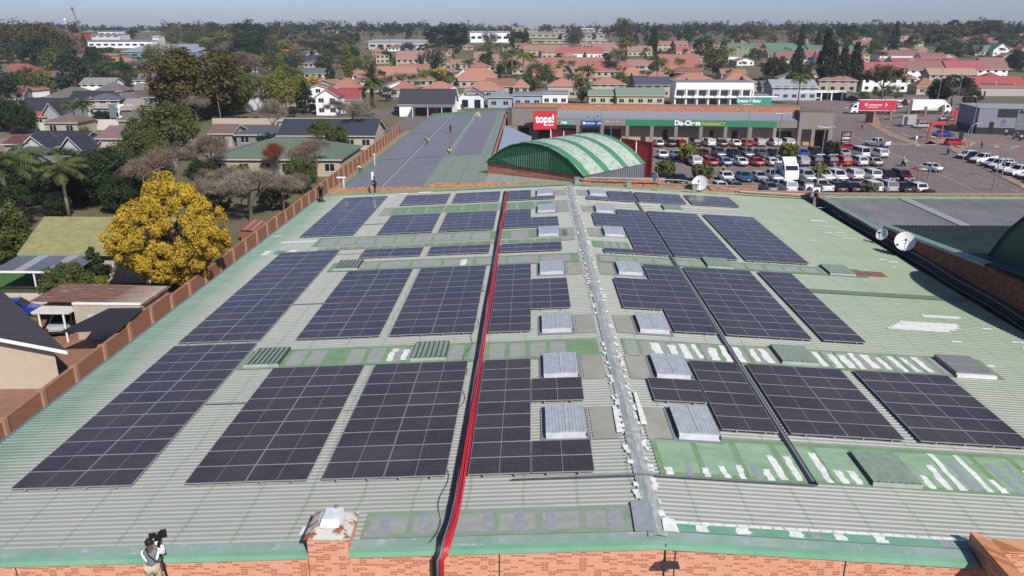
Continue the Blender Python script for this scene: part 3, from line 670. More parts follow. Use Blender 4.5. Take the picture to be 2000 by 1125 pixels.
m.build('end_flashing', plain('end_flashing_green', (132, 158, 118), .6), hall)
m = MB(); m.add([(-9.2, 80.9, 7.76), (-1.8, 80.9, 7.86), (-1.8, 84, 8.02), (-9.2, 84, 7.9)], [(0, 1, 2, 3)]); m.box(-9.2, -1.8, 81.1, 84, 5.6, 7.6)

# ================================================================ second roof with arrays
r2 = empty('second_hall', (-24, 81.2, 0), 0, 'long narrow green roofed hall behind the brick parapet, almost covered in solar panels', 'building')
Z2 = lambda x: 4.15+.07*(x+24)
m = MB(); 
n = 300
def r2l(p): return (p[0]+24, p[1]-81.2, p[2])
vs = []; fs = []
nx = 74; per = 18.6/nx
for i in range(nx+1):
    x = -24+i*per; zz = Z2(x)
    for yy in (81.2, 192): vs.append(r2l((x, yy, zz))); 
    for yy in (81.2, 192): vs.append(r2l((x+per*.55, yy, zz+.03)))
m.add(vs, [(2*i, 2*i+2, 2*i+3, 2*i+1) for i in range(2*(nx+1)-1)])
t = NT('second_roof_paint'); P = t.pos(); X = t.xyz(P)
c = t.mix(t.ramp(t.math('ADD', X[0], t.math('MULTIPLY', t.noise(.4, 4, P), 2)), -19.5, -22), srgb(158, 172, 150), srgb(112, 158, 112))
fr = t.math('FRACT', t.math('MULTIPLY', X[0], .45)); c = t.mix(t.math('MULTIPLY', t.math('LESS_THAN', fr, .07), .5), c, srgb(120, 140, 115))
c = t.mix(t.ramp(X[1], 184, 187), c, srgb(112, 152, 100)); t.out(c, .55, 0, .35)
m.build('roof_slope', t.m, r2)
m = MB(); m.box(0, 18.6, 0, 110.8, 0, 4.1); m.build('wall', plain('r2_wall', (150, 130, 112), .8), r2)
m = MB()
m.add([r2l(p) for p in ((-5.4, 105, 0), (-5.4, 192, 0), (-5.4, 192, 6.1), (-5.4, 105, 6.1), (-5.1, 105, 6.1), (-5.1, 192, 6.1))], [(0, 1, 2, 3), (3, 2, 5, 4)]); m.build('side_parapet', BRICKF, r2)
# the roof piece in front of the barrel
o = empty('link_roof', (-10, 81.2, 0), 0, 'pale green roof piece between the parapet and the barrel vault', 'roof')
m = MB(); m.add([(4.6, 0, 5.5), (16, 0, 6.3), (16, 7, 6.3), (4.6, 18, 5.5)], [(0, 1, 2, 3)]); m.build('roof_slope', ROOFM, o)
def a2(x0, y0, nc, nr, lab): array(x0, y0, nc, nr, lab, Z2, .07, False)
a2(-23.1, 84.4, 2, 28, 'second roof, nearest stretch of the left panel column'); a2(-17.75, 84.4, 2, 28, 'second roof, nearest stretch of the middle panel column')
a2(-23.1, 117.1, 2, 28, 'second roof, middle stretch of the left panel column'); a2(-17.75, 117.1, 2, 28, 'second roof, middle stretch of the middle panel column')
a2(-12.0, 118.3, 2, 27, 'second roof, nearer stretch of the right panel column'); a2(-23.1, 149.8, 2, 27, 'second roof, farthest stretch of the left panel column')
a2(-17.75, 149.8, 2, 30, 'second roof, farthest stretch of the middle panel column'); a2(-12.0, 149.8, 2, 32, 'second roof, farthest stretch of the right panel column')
o = empty('walkway', (-18.35, 84, Z2(-18)+.12), 0, 'pale walkway strip between the left and middle panel columns of the second roof', 'walkway')
m = MB(); m.box(0.05, .4, 0, 102, 0, .05); m.build('grating', ALU, o)
o = empty('walkway', (-12.8, 118, Z2(-12.9)+.12), 0, 'pale walkway strip between the middle and right panel columns of the second roof', 'walkway')
m = MB(); m.box(0.05, .4, 0, 70, 0, .05); m.build('grating', ALU, o)
for i, (xa, xb, y) in enumerate(((-23.1, -13.1, 84.3+4*1.154), (-23.1, -7.4, 117.0), (-23.1, -7.4, 149.7))):
    m = MB(); m.box(xa, xb, y-.05, y+.12, 0, .02, tf=lambda p: (p[0], p[1], Z2(p[0])+.2+p[2])); tag(m.build('cover_strip', ALU), ['white cover strip across the second roof panels near the parapet', 'white cover strip across the middle of the second roof panels', 'white cover strip across the far part of the second roof panels'][i], 'strip')

# ================================================================ green barrel vault hall
gA, gB = Vector((-5.5, 99.1, 0)), Vector((6.3, 88.8, 0))
du = (gB-gA).normalized(); dv = Vector((-du.y, du.x, 0)); W_ = (gB-gA).length; DL = 12.3
bh = empty('barrel_vault_hall', tuple(gA), 0, 'green barrel vaulted hall with faded stripes, corrugated gable and brick base', 'building')
def bl(s, d, z): p = du*s+dv*d; return (p.x, p.y, z)
rise = 3.15; rad = (W_*W_/4+rise*rise)/(2*rise); zc = 7+rise-rad
def az(s): return zc+math.sqrt(max(rad*rad-(s-W_/2)**2, 0))
m = MB(); n = 84
for i in range(n):                                    # ribbed sheet of the near gable
    s0, s1 = W_*i/n, W_*(i+1)/n; q = (s0+s1)/2; e = .05 if i % 2 else 0
    m.add([bl(s0, -e, 7), bl(s1, -e, 7), bl(s1, -e, max(az(s1), 7.01)), bl(s0, -e, max(az(s0), 7.01))], [(0, 1, 2, 3)])
m.build('gable_sheet', plain('gable_green', (30, 108, 66), .85), bh)
t = NT('faded_vault_stripes'); P = t.obj(); X = t.xyz(P)
d = t.math('ADD', t.math('MULTIPLY', X[0], dv.x), t.math('MULTIPLY', X[1], dv.y))
fr = t.math('FRACT', t.math('ADD', t.math('MULTIPLY', d, 1/3.9), t.math('MULTIPLY', t.noise(.5, 2, P), .12)))
f = t.math('MULTIPLY', t.math('GREATER_THAN', fr, .3), t.ramp(t.noise(1.5, 6, t.mapv(P, (1, 1, 1)), .75), .3, .5))
c = t.mix(t.ramp(t.noise(3, 4, P), .3, .7), raw(62, 116, 82), raw(82, 134, 98))
t.out(t.mix(t.math('MULTIPLY', f, .92), c, raw(172, 180, 170)), .55, 0, .3)
m = MB(); vs = []
for i in range(49):
    s = -.15+(W_+.3)*i/48; z = az(min(max(s, 0), W_))+.05; vs += [bl(s, -.25, z), bl(s, DL+.2, z)]
m.add(vs, [(2*i, 2*i+2, 2*i+3, 2*i+1) for i in range(48)]); vb = [(x, y, z-.12) for x, y, z in vs]
m.add(vs+vb, [(2*i, 98+2*i, 98+2*i+2, 2*i+2) for i in range(48)]); m.build('vault_sheet', t.m, bh, True)
m = MB(); m.add([bl(0, 0, 0), bl(W_, 0, 0), bl(W_, 0, 6.9), bl(0, 0, 6.9)], [(0, 1, 2, 3)]); m.build('brick_base', BRICKF, bh)
m = MB(); m.add([bl(0, -.15, 6.88), bl(W_, -.15, 6.88), bl(W_, -.15, 7.02), bl(0, -.15, 7.02), bl(0, 0, 7.02), bl(W_, 0, 7.02)], [(0, 1, 2, 3), (3, 2, 5, 4)]); m.build('base_flashing', DGREY, bh)
m = MB()
for i in range(50):
    d0, d1 = DL*i/50, DL*(i+1)/50; e = .05 if i % 2 else 0
    m.add([bl(W_+e, d0, 0), bl(W_+e, d1, 0), bl(W_+e, d1, 6.99), bl(W_+e, d0, 6.99)], [(0, 1, 2, 3)])
m.add([bl(W_, DL, 0), bl(0, DL, 0), bl(0, DL, 7), bl(W_, DL, 7)], [(0, 1, 2, 3)]); m.build('side_sheet', plain('side_grey_sheet', (140, 146, 158), .45, .2), bh)
m = MB(); m.add([bl(W_*i/24, DL, 7) for i in range(25)]+[bl(W_*i/24, DL, max(az(W_*i/24), 7)) for i in range(25)], [(i+1, i, 25+i, 26+i) for i in range(24)]); m.build('rear_gable', plain('gable_green', (30, 108, 66), .85), bh)
# pale blue lean-to beside it
o = empty('lean_to_roof', (-5, 118, 0), 0, 'pale blue grey sheet lean-to roof left of the barrel vault', 'roof')
m = MB(); m.add([(-.0, -6, 5.6), (4.2, -6, 3.9), (5.2, 32, 3.9), (-.0, 36, 5.6), (4.2, -6, 0), (5.2, 32, 0)], [(0, 1, 2, 3), (1, 4, 5, 2)]); m.build('sheet', plain('pale_blue_sheet', (176, 188, 200), .4, .1), o)
# red hoarding
rs = empty('red_hoarding', (18.6, 118.5, 0), 0, 'tall red painted hoarding with white posts behind the barrel vault', 'hoarding')
q = Vector((3.6, 136.5, 0))-Vector((18.6, 118.5, 0)); ql = q.length; q.normalize(); qn = Vector((q.y, -q.x, 0))*-1
m = MB(); a = q*ql; m.add([(0, 0, 0), (a.x, a.y, 0), (a.x, a.y, 6.9), (0, 0, 6.9)], [(0, 1, 2, 3)])
m.build('red_sheet', plain('hoarding_red', (196, 22, 26), .5, 0, .08), rs)
m = MB()
for k in range(8):
    p = q*(k*ql/7); m.box(p.x-.07-.06, p.x+.07-.06, p.y-.1, p.y-.04, 0, 6.9, 0 if k else 1)
m.bar((0, -.1, 6.93), (a.x, a.y-.1, 6.93), .12, .12, 1); m.build('post', [WHITE, plain('hoarding_frame', (120, 24, 30), .5)], rs)
for k in range(4):
    p = q*(2+k*5); m = MB(); m.bar((p.x-.3, p.y-.2, 6.6), (p.x-1.4, p.y-1.6, 3.0), .08); m.build('brace', DGREY, rs)

# ================================================================ left boundary wall
o = empty('boundary_wall', (-29.2, 20, 0), 0, 'long orange boundary wall of panels between brick posts along the left edge of the hall', 'wall')
t = NT('boundary_wall_face'); P = t.pos()
c = t.mix(t.ramp(t.noise(1.5, 6, t.mapv(P, (1, 1, 2)), .7), .3, .7), srgb(150, 104, 78), srgb(182, 128, 98)); t.out(c, .9, 0, .2); BW = t.m
pbw = plain('boundary_post', (196, 146, 112), .85, 0, .12)
def bwx(y): return -29.2-(y-20)/165*2.0
y = 20.0; k = 0
mw = MB(); cm = MB()
while y < 184:
    y2 = y+3.6; ht = 1.95+.1*((k//5) % 2)+(.3 if 50 < y < 57 else 0)
    xa, xb = bwx(y), bwx(y2)
    for (z0, z1, e, mb) in ((0, ht, .0, mw), (ht, ht+.05, .015, cm)):
        vs = [(xa-.12-e+29.2, y-20, z0), (xb-.12-e+29.2, y2-20, z0), (xb+.12+e+29.2, y2-20, z0), (xa+.12+e+29.2, y-20, z0)]
        vs += [(a_, b_, z1) for a_, b_, _ in vs]
        mb.add(vs, [(0, 1, 5, 4), (2, 3, 7, 6), (4, 5, 6, 7), (0, 4, 7, 3), (1, 2, 6, 5)])
    if k < 46:
        m = MB(); m.box(-.2, .27, -.16, .16, 0, ht+.08); p = m.build('post', pbw, o, loc=(xa+29.2, y-20, 0))
    y = y2; k += 1
mw.build('panel', BW, o); cm.build('coping', plain('wall_coping', (190, 128, 92), .8), o)

# ================================================================ dishes, air conditioners, small roof things
def dish(loc, r_, rz_, tilt, lab, dark=False):
    o = empty('satellite_dish', loc, rz_, lab, 'satellite dish'); m = MB()
    prof = [(r_*k/8, r_*.25*(k/8)**2) for k in range(9)]
    def tf(x, y, z):  # dish opens along -Y tilted up
        y2, z2 = -z, y; c_, s_ = math.cos(tilt), math.sin(tilt); return (x, y2*c_+z2*s_, -y2*s_+z2*c_)
    n = 28; vs = [tf(pr*math.cos(2*math.pi*k/n), pr*math.sin(2*math.pi*k/n), pz) for pr, pz in prof for k in range(n)]
    vs2 = [tf(pr*math.cos(2*math.pi*k/n), pr*math.sin(2*math.pi*k/n), pz-.03) for pr, pz in prof for k in range(n)]
    fs = [(i*n+k, i*n+(k+1) % n, (i+1)*n+(k+1) % n, (i+1)*n+k) for i in range(8) for k in range(n)]
    m.add(vs, fs); m.add(vs2, fs); i = 8*n; m.add(vs[i:]+vs2[i:], [(k, (k+1) % n, n+(k+1) % n, n+k) for k in range(n)])
    m.build('reflector', plain('dish_white', (222, 222, 220), .45, 0, .05), o, True)
    m = MB(); f = tf(0, 0, r_*.95)
    m.tube([tf(0, -r_*.95, r_*.25), f], .025, 6); m.tube([tf(r_*.5, 0, r_*.1), f], .012, 5); m.tube([tf(-r_*.5, 0, r_*.1), f], .012, 5)
    m.box(f[0]-.07, f[0]+.07, f[1]-.1, f[1]+.1, f[2]-.07, f[2]+.07); m.build('feed_arm', DGREY, o)
    m = MB(); m.tube([tf(0, 0, -.05), (0, .25, -.1), (0, .25, -loc[2]+rz(loc[0]) if loc[1] < 79 else -.8)], .045, 8); m.build('mount', DGREY, o)
    return o
p = roof = at(1770, 472, 7.35); dish((p.x-.1, p.y, 7.35), .74, R(-22), R(25), 'large white satellite dish on the shaded wall at the right')
p = at(1726, 458, 7.0); dish((p.x-.1, p.y, 7.0), .5, R(-62), R(25), 'smaller tilted satellite dish left of the large white one on the shaded wall')
p = at(1366, 357, 7.7); dish((p.x, p.y-.4, 7.7), .82, R(-28), R(28), 'white satellite dish at the far end of the right slope, before the parked cars')
p = at(1281, 347, 8.2); dish((p.x, p.y, 8.2), .5, R(-70), R(15), 'grey satellite dish seen edge on above the far brick parapet')
def ac(loc, lab):
    o = empty('air_conditioner', loc, R(20), lab, 'air conditioner', 'outdoor units on the far right corner'); m = MB(); m.box(-.45, .45, -.17, .17, .25, 1.25); m.build('casing', WHITE, o)
    m = MB(); m.lathe([(0, 0), (.33, .0), (.36, .03)], 20); q_ = m.build('fan_grille', DGREY, o); q_.rotation_euler = (R(90), 0, 0); q_.location = (-.05, -.175, .75)
    m = MB(); m.box(-.4, -.32, -.2, .2, -.3, .25); m.box(.32, .4, -.2, .2, -.3, .25); m.build('stand', DGREY, o)
p = at(1577, 382, 6.4); ac((p.x, p.y, 6.3), 'white outdoor air conditioner, left one of the pair on the far right corner')
p = at(1591, 388, 6.4); ac((p.x, p.y, 6.3), 'white outdoor air conditioner, right one of the pair on the far right corner')
# far edge pipes along the parapet
m = MB(); m.tube([(5.0, 80.6, 8.3), (5.6, 81, 8.0), (6.5, 82.3, 8.0), (16, 82.3, 7.75), (19, 81.6, 7.4), (22, 80.2, 6.95), (29, 80.0, 6.7)], .05, 6)
tag(m.build('conduit_pipe', plain('pipe_cream', (206, 200, 180), .5)), 'pale pipe running along the far parapet behind the dishes', 'pipe')
for i, (x, z) in enumerate(((4.9, 7.75), (10.3, 7.5), (17.2, 7.1))):
    m = MB(); m.box(x-.25, x+.25, 80.3, 80.8, z-.6, z+.5); m.box(x-.3, x+.3, 80.25, 80.85, z+.5, z+.56); tag(m.build('vent_box', plain('vent_box_green', (150, 172, 148), .5)), ['small green box at the far end of the ridge', 'small green box against the far parapet in the middle of the right slope', 'small green box below the large far dish'][i], 'box')
o = empty('roof_lamp', (-19.9, 81.4, 5.2), 0, 'short white lamp post just behind the left parapet', 'lamp'); m = MB(); m.tube([(0, 0, 0), (0, 0, 2.8)], .06, 8); m.build('pole', WHITE, o); m = MB(); m.box(-.7, .25, -.12, .12, 2.78, 2.9); m.build('lamp_head', WHITE, o)
p = at(732, 322, 4.4); o = empty('roof_lamp', (p.x, p.y, 4.3), 0, 'thin white post on the green edge of the second roof', 'lamp'); m = MB(); m.tube([(0, 0, 0), (0, 0, 1.6)], .05, 8); m.build('pole', WHITE, o); m = MB(); m.box(-.15, .15, -.12, .12, 1.58, 1.7); m.build('lamp_head', WHITE, o)
# ================================================================ shopping centre
TA = plain('taupe_plaster', (158, 146, 134), .85, 0, .06); TAD = plain('taupe_dark', (112, 102, 96), .85)
ml = empty('shopping_centre', (-4, 171.2, 0), math.atan2(-6.3, 67.2), 'long low shopping centre with taupe columns, green fascia and brick parapet', 'building')
m = MB(); m.box(0, 61, 3.2, 3.6, 0, 8.1); m.box(0, 61, 3.6, 12, 0, 6.8); m.build('brick_parapet', BRICKF, ml)
m = MB(); m.box(-.05, 61, 3.1, 3.7, 8.103, 8.2); m.build('coping', plain('coping_tan', (178, 158, 132), .8), ml)
m = MB()
for i in range(int(50.5/.4)): x = 9.6+i*.4; m.add([(x, .0, 5.35), (x+.26, 0, 5.35), (x+.26, 3.15, 6.7), (x, 3.15, 6.7), (x+.3, 0, 5.42), (x+.4, 0, 5.42), (x+.4, 3.15, 6.77), (x+.3, 3.15, 6.77)], [(0, 1, 2, 3), (4, 5, 6, 7), (1, 4, 7, 2)])
m.build('canopy_roof', plain('canopy_sheet', (168, 178, 192), .45, .15), ml)
cols = [5.0, 9.2, 14.3, 19.5, 24.9, 30.1, 35.2, 40.4, 45.5, 50.6, 55.6, 60.7]
m = MB()
for c_ in cols: m.box(c_-.35, c_+.35, -.1, .5, 0, 3.9)
for c_ in cols[1:]: m.box(c_-.4, c_+.4, -.15, .55, 0, .9, 1)
m.build('column', [TA, BRICKF], ml)
m = MB(); m.box(9.6, 60.4, -.02, .3, 3.9, 5.34); m.build('fascia', TA, ml)
m = MB(); m.box(24.6, 55.9, -.12, -.025, 3.95, 5.2); m.build('green_fascia_board', plain('pharmacy_green', (22, 140, 96), .45, 0, .04), ml)
m = MB(); m.box(-1, 9.6, -.3, .4, 3.7, 7.3); m.box(-1, .0, -.3, 3.2, 0, 7.3); m.box(0, 9.6, -.32, 3.2, 7.303, 7.38, 1); m.box(-.0, 1.2, -.25, .35, 0, 3.7); m.build('end_block', [TA, TAD], ml)
m = MB(); m.box(60.3, 67.3, -.4, 5.5, 3.7, 7.3); m.box(60.2, 67.4, -.5, 5.6, 7.303, 7.4, 1); m.box(63.0, 63.7, -.4, .3, 0, 3.7); m.box(66.4, 67.3, -.4, .5, 0, 3.7); m.box(60.3, 61, -.4, .3, 0, 3.7); m.box(66.6, 67.3, .5, 5.5, 0, 3.7); m.build('end_block', [TA, TAD], ml)
m = MB(); m.box(60.25, 61.05, -.45, .35, 0, 1.1); m.box(62.95, 63.75, -.45, .35, 0, 1.1); m.box(66.35, 67.35, -.45, .55, 0, 1.1); m.build('brick_plinth', BRICKF, ml)
m = MB(); m.box(67.31, 67.36, -.3, 2.2, 4.6, 6.2); m.build('side_sign', plain('pharmacy_green', (22, 140, 96), .45, 0, .04), ml)
m = MB(); m.box(1.2, 66.4, 2.5, 2.58, 0, 3.9, 0); m.box(1.2, 66.4, .3, 2.5, 3.9, 3.98, 1); m.build('shop_front_wall', [plain('arcade_wall', (206, 184, 156), .8), TAD], ml)
for i, (a_, b_) in enumerate(((1.5, 3.4), (5.6, 8.6), (10, 13.8), (15.2, 18.8), (20, 23.6), (32.6, 33.6), (42.5, 43.4), (47.2, 48.4), (56.4, 59.6), (63.8, 66.0))):
    m = MB(); m.box(a_, b_, 2.42, 2.48, .7 if i < 9 else 0, 2.9, 0); m.build('shop_window', plain('shop_glass_dark', (46, 40, 42), .15, 0, .3), ml)
m = MB(); m.box(24, 60, -2.2, 0, .02, .15); m.box(60, 68.5, -3.5, 0, .02, .14); m.build('pavement_slab', plain('paving_brown', (150, 128, 112), .85), ml)
def text(s, size, mat_, name, parent, loc, rot=(R(90), 0, 0), ext=.02, sx=1.0, bold=0.0, align='CENTER'):
    cu = bpy.data.curves.new(name, 'FONT'); cu.body = s; cu.size = size; cu.extrude = ext; cu.offset = bold; cu.align_x = align; cu.align_y = 'CENTER'
    to = bpy.data.objects.new('tmp', cu); COL.objects.link(to); dg = bpy.context.evaluated_depsgraph_get(); dg.update()
    me = bpy.data.meshes.new_from_object(to.evaluated_get(dg)); bpy.data.objects.remove(to)
    me.materials.clear(); me.materials.append(mat_); o = bpy.data.objects.new(name, me); COL.objects.link(o)
    o.parent = parent; o.location = loc; o.rotation_euler = rot; o.scale = (sx, 1, 1); return o
SW = plain('sign_white', (240, 240, 240), .5, 0, .02); SY = plain('sign_yellow', (226, 206, 50), .5, 0, .03)
# pharmacy letters
def sign(name, x, y, z, wd, ht, mat_, lab, rzz=0, parent=ml, th=.12):
    c_, s_ = math.cos(ml.rotation_euler.z), math.sin(ml.rotation_euler.z)
    o = empty(name, (ml.location.x+x*c_-y*s_, ml.location.y+x*s_+y*c_, z), ml.rotation_euler.z+rzz, lab, 'sign')
    m = MB(); m.box(-wd/2, wd/2, 0, th, -ht/2, ht/2); m.build('sign_board', mat_, o); return o
PG = plain('pharmacy_green', (22, 140, 96), .45, 0, .04)
o = sign('shop_sign', 40, -.2, 4.6, 10.6, 1.1, PG, 'green pharmacy fascia sign with large white and yellow lettering', th=.07)
text('Dis-Chem', 1.42, SW, 'lettering', o, (-2.55, -.03, .02), sx=.93, bold=.045); text('PHARMACY', 1.02, SY, 'lettering', o, (2.85, -.03, -.12), sx=.9, bold=.02)
o = sign('shop_sign', 7.35, -3.0, 5.15, 4.9, 3.9, plain('sign_red', (205, 16, 34), .45, 0, .05), 'big tilted red sign with white lower case lettering above the arcade', R(12), th=.35)
text('tops!', 2.3, SW, 'lettering', o, (-.0, -.03, .25), sx=.86, bold=.07); text('at SPAR', .55, SW, 'lettering', o, (.95, -.03, -1.0), sx=1, bold=.01)
m = MB(); m.bar((-1.5, .3, -.5), (-1.5, 2.6, -.5), .15); m.bar((1.5, .3, -.5), (1.5, 2.2, -.5), .15); m.build('bracket', DGREY, o)
o = sign('shop_sign', 11.6, -.1, 4.4, 3.5, .85, plain('sign_grey', (186, 190, 188), .5), 'small pale sign with a turquoise end next to the big red sign', th=.07)
m = MB(); m.box(-.9, 1.7, -.02, -.003, -.38, .38); m.build('turquoise_field', plain('sign_turquoise', (60, 185, 180), .5, 0, .05), o); text('FNB', .62, SW, 'lettering', o, (-.3, -.03, 0), bold=.02)
m = MB(); m.lathe([(0, 0), (.28, 0)], 16); q_ = m.build('round_emblem', plain('emblem_brown', (110, 70, 60), .5), o); q_.rotation_euler = (R(90), 0, 0); q_.location = (-1.35, -.012, 0)
o = sign('shop_sign', 17.1, -.1, 4.35, 4.3, 1.1, plain('sign_blue', (28, 80, 156), .45, 0, .05), 'blue bank sign with a white shield and small white lettering', th=.07)
text('Standard Bank', .38, SW, 'lettering', o, (-.25, -.02, 0), bold=.012); text('ATM', .36, SW, 'lettering', o, (1.75, -.02, 0), bold=.02)
m = MB(); m.add([(-1.75, -.02, .28), (-1.3, -.02, .28), (-1.3, -.02, -.1), (-1.52, -.02, -.3), (-1.75, -.02, -.1)], [(0, 4, 3, 2, 1)]); m.build('shield_emblem', SW, o)

# ================================================================ ground, roads, parking
def sheet(name, pts, z, mat_, kind='structure', zt=False):
    m = MB(); m.add([(x, y, z+(terr(x, y) if zt else 0)) for x, y in pts], [tuple(range(len(pts)))]); return tag(m.build(name, mat_), kind=kind)
t = NT('dry_ground'); P = t.pos(); X = t.xyz(P)
a_ = t.ramp(t.noise(.03, 6, P), .35, .65); b_ = t.ramp(t.noise(.35, 5, P), .3, .7)
c = t.mix(b_, srgb(120, 106, 84), srgb(150, 134, 106)); c = t.mix(t.math('MULTIPLY', a_, .8), c, srgb(88, 92, 56)); t.out(c, .95, 0, .1)
ny = [-60, 0, 100, 200, 300, 350]+list(range(390, 1200, 40))+[1300, 1500, 2000, 3000, 5000, 8000]; nx_ = list(range(-1200, 1201, 100)); nx_ = [-6000, -3000, -1800]+nx_+[1800, 3000, 6000]
m = MB(); vs = [(x, y, terr(x, y)-.02) for y in ny for x in nx_]; n = len(nx_)
m.add(vs, [(j*n+i, j*n+i+1, (j+1)*n+i+1, (j+1)*n+i) for j in range(len(ny)-1) for i in range(n-1)]); tag(m.build('ground', t.m, None, True), kind='structure')
def asph(name, rgb, v=.1):
    t = NT(name); P = t.pos()
    f = t.math('ADD', t.math('MULTIPLY', t.ramp(t.noise(.25, 6, P, .7), .3, .7), .7), t.math('MULTIPLY', t.noise(6, 3, P), .3)); c_ = raw(*rgb)
    c = t.mix(f, tuple(x*(1-v*2) for x in c_[:3])+(1,), tuple(x*(1+v*2) for x in c_[:3])+(1,)); c = t.mix(t.math('MULTIPLY', t.ramp(t.noise(.9, 4, P, .6), .6, .68), .35), c, tuple(x*.45 for x in c_[:3])+(1,)); t.out(c, .92, 0, .2); return t.m
g0 = lambda u, v: tuple(at(u, v, 0))[:2]
ASP = asph('parking_asphalt', (124, 108, 102)); ASR = asph('road_asphalt', (118, 104, 99)); PAV = asph('paving_brick', (150, 122, 102))
sheet('car_park', [(12, 82), (90, 82), (92, 130), (84, 162), (71, 166), (24, 169), (-4, 171), (-4, 140), (14, 115)], .02, ASP)
sheet('road', [(54, 60), (95, 60), (88, 130), (90, 170), (102, 225), (60, 232), (66, 196), (66, 165), (62, 130)], .04, ASR)
sheet('road', [(-36, 196), (60, 196), (130, 205), (130, 232), (-120, 250), (-120, 238), (-34, 228)], .03, ASR)
sheet('road', [(-24, 193), (-36, 193), (-36, 262), (-24, 262)], .05, ASR)
sheet('forecourt', [(-33, 226), (58, 222), (58, 236), (-33, 245)], .06, asph('forecourt_paving', (140, 124, 110)))
sheet('forecourt', [(84, 140), (120, 120), (190, 150), (190, 200), (100, 205), (92, 180)], .045, ASP)
sheet('forecourt', [g0(1535, 193), g0(1905, 187), g0(1925, 236), g0(1640, 244)], .035, ASP)
sheet('service_lane', [(-29.3, 20), (-22.3, 20), (-24, 193), (-31.2, 193)], .03, asph('lane_brown', (112, 96, 84)))
m = MB(); m.add([(-31, 80, .05), (-28.4, 80, .05), (-28.8, 192, .05), (-31, 192, .05)], [(0, 1, 2, 3)]); tag(m.build('pavement', plain('pavement_tan', (176, 150, 122), .9)), kind='structure')
LINE = plain('road_paint', (196, 192, 182), .8, 0, .1)
m = MB()
for y in (142.6, 120.4):
    for k in range(22): x = 20+k*2.62; m.add([(x, y-5, .032), (x+.12, y-5, .032), (x+.12, y+5, .032), (x, y+5, .032)], [(0, 1, 2, 3)])
for k in range(15): x = 26+k*2.62; m.add([(x, 161, .032), (x+.12, 161, .032), (x-.9, 167, .032), (x-1.02, 167, .032)], [(0, 1, 2, 3)])
tag(m.build('parking_lines', LINE), kind='structure')
m = MB()
def seg(a, b, wd, n=1, gap=0.0, z=.052):
    a, b = Vector((*a, z)), Vector((*b, z)); d = (b-a); L = d.length; d.normalize(); s_ = Vector((-d.y, d.x, 0))*wd/2
    for i in range(n):
        p0 = a+d*(L*i/n); p1 = a+d*(L*(i+1-gap)/n); m.add([p0-s_, p1-s_, p1+s_, p0+s_], [(0, 1, 2, 3)])
def g2(u, v): p = at(u, v, 0); return (p.x, p.y)
seg(g2(1640, 255), g2(1900, 370), .16); seg(g2(1690, 290), g2(1950, 372), .15, 9, .5); seg(g2(1800, 300), g2(2000, 380), .15, 10, .5)
for k in range(7): a_ = g2(1688+k*14, 278+k*.5); seg(a_, (a_[0]+1.2, a_[1]-3.0), .5)
seg(g2(1728, 246), g2(1738, 250), .4); seg(g2(1762, 261), g2(1778, 267), .35); seg(g2(1945, 277), g2(1970, 286), .2); seg(g2(1970, 286), g2(2000, 286), .2); seg(g2(1905, 273), g2(1925, 277), .3); seg(g2(1930, 283), g2(1955, 283), .5)
tag(m.build('road_markings', LINE), kind='structure')
# kerbed islands
def island(pts, lab, h=.13):
    m = MB(); ps = [g2(*p) for p in pts]; m.prism(ps, .0, h, 0); c_ = Vector((sum(p[0] for p in ps)/len(ps), sum(p[1] for p in ps)/len(ps)))
    m.prism([tuple(c_+(Vector(p)-c_)*.95) for p in ps], h, h+.02, 1); tag(m.build('pavement', [plain('kerb_pale', (196, 180, 158), .85), PAV]), kind='structure')
island([(1688, 238), (1700, 232), (1745, 226), (1770, 224), (1778, 226), (1745, 229), (1716, 236), (1722, 250), (1760, 268), (1800, 284), (1790, 286), (1735, 266)], '')
island([(1800, 284), (1830, 283), (1815, 276), (1880, 268), (1905, 280), (1880, 292), (1840, 282)], '')
island([(1862, 284), (1905, 302), (2000, 362), (2000, 370), (1890, 314), (1852, 290)], '')
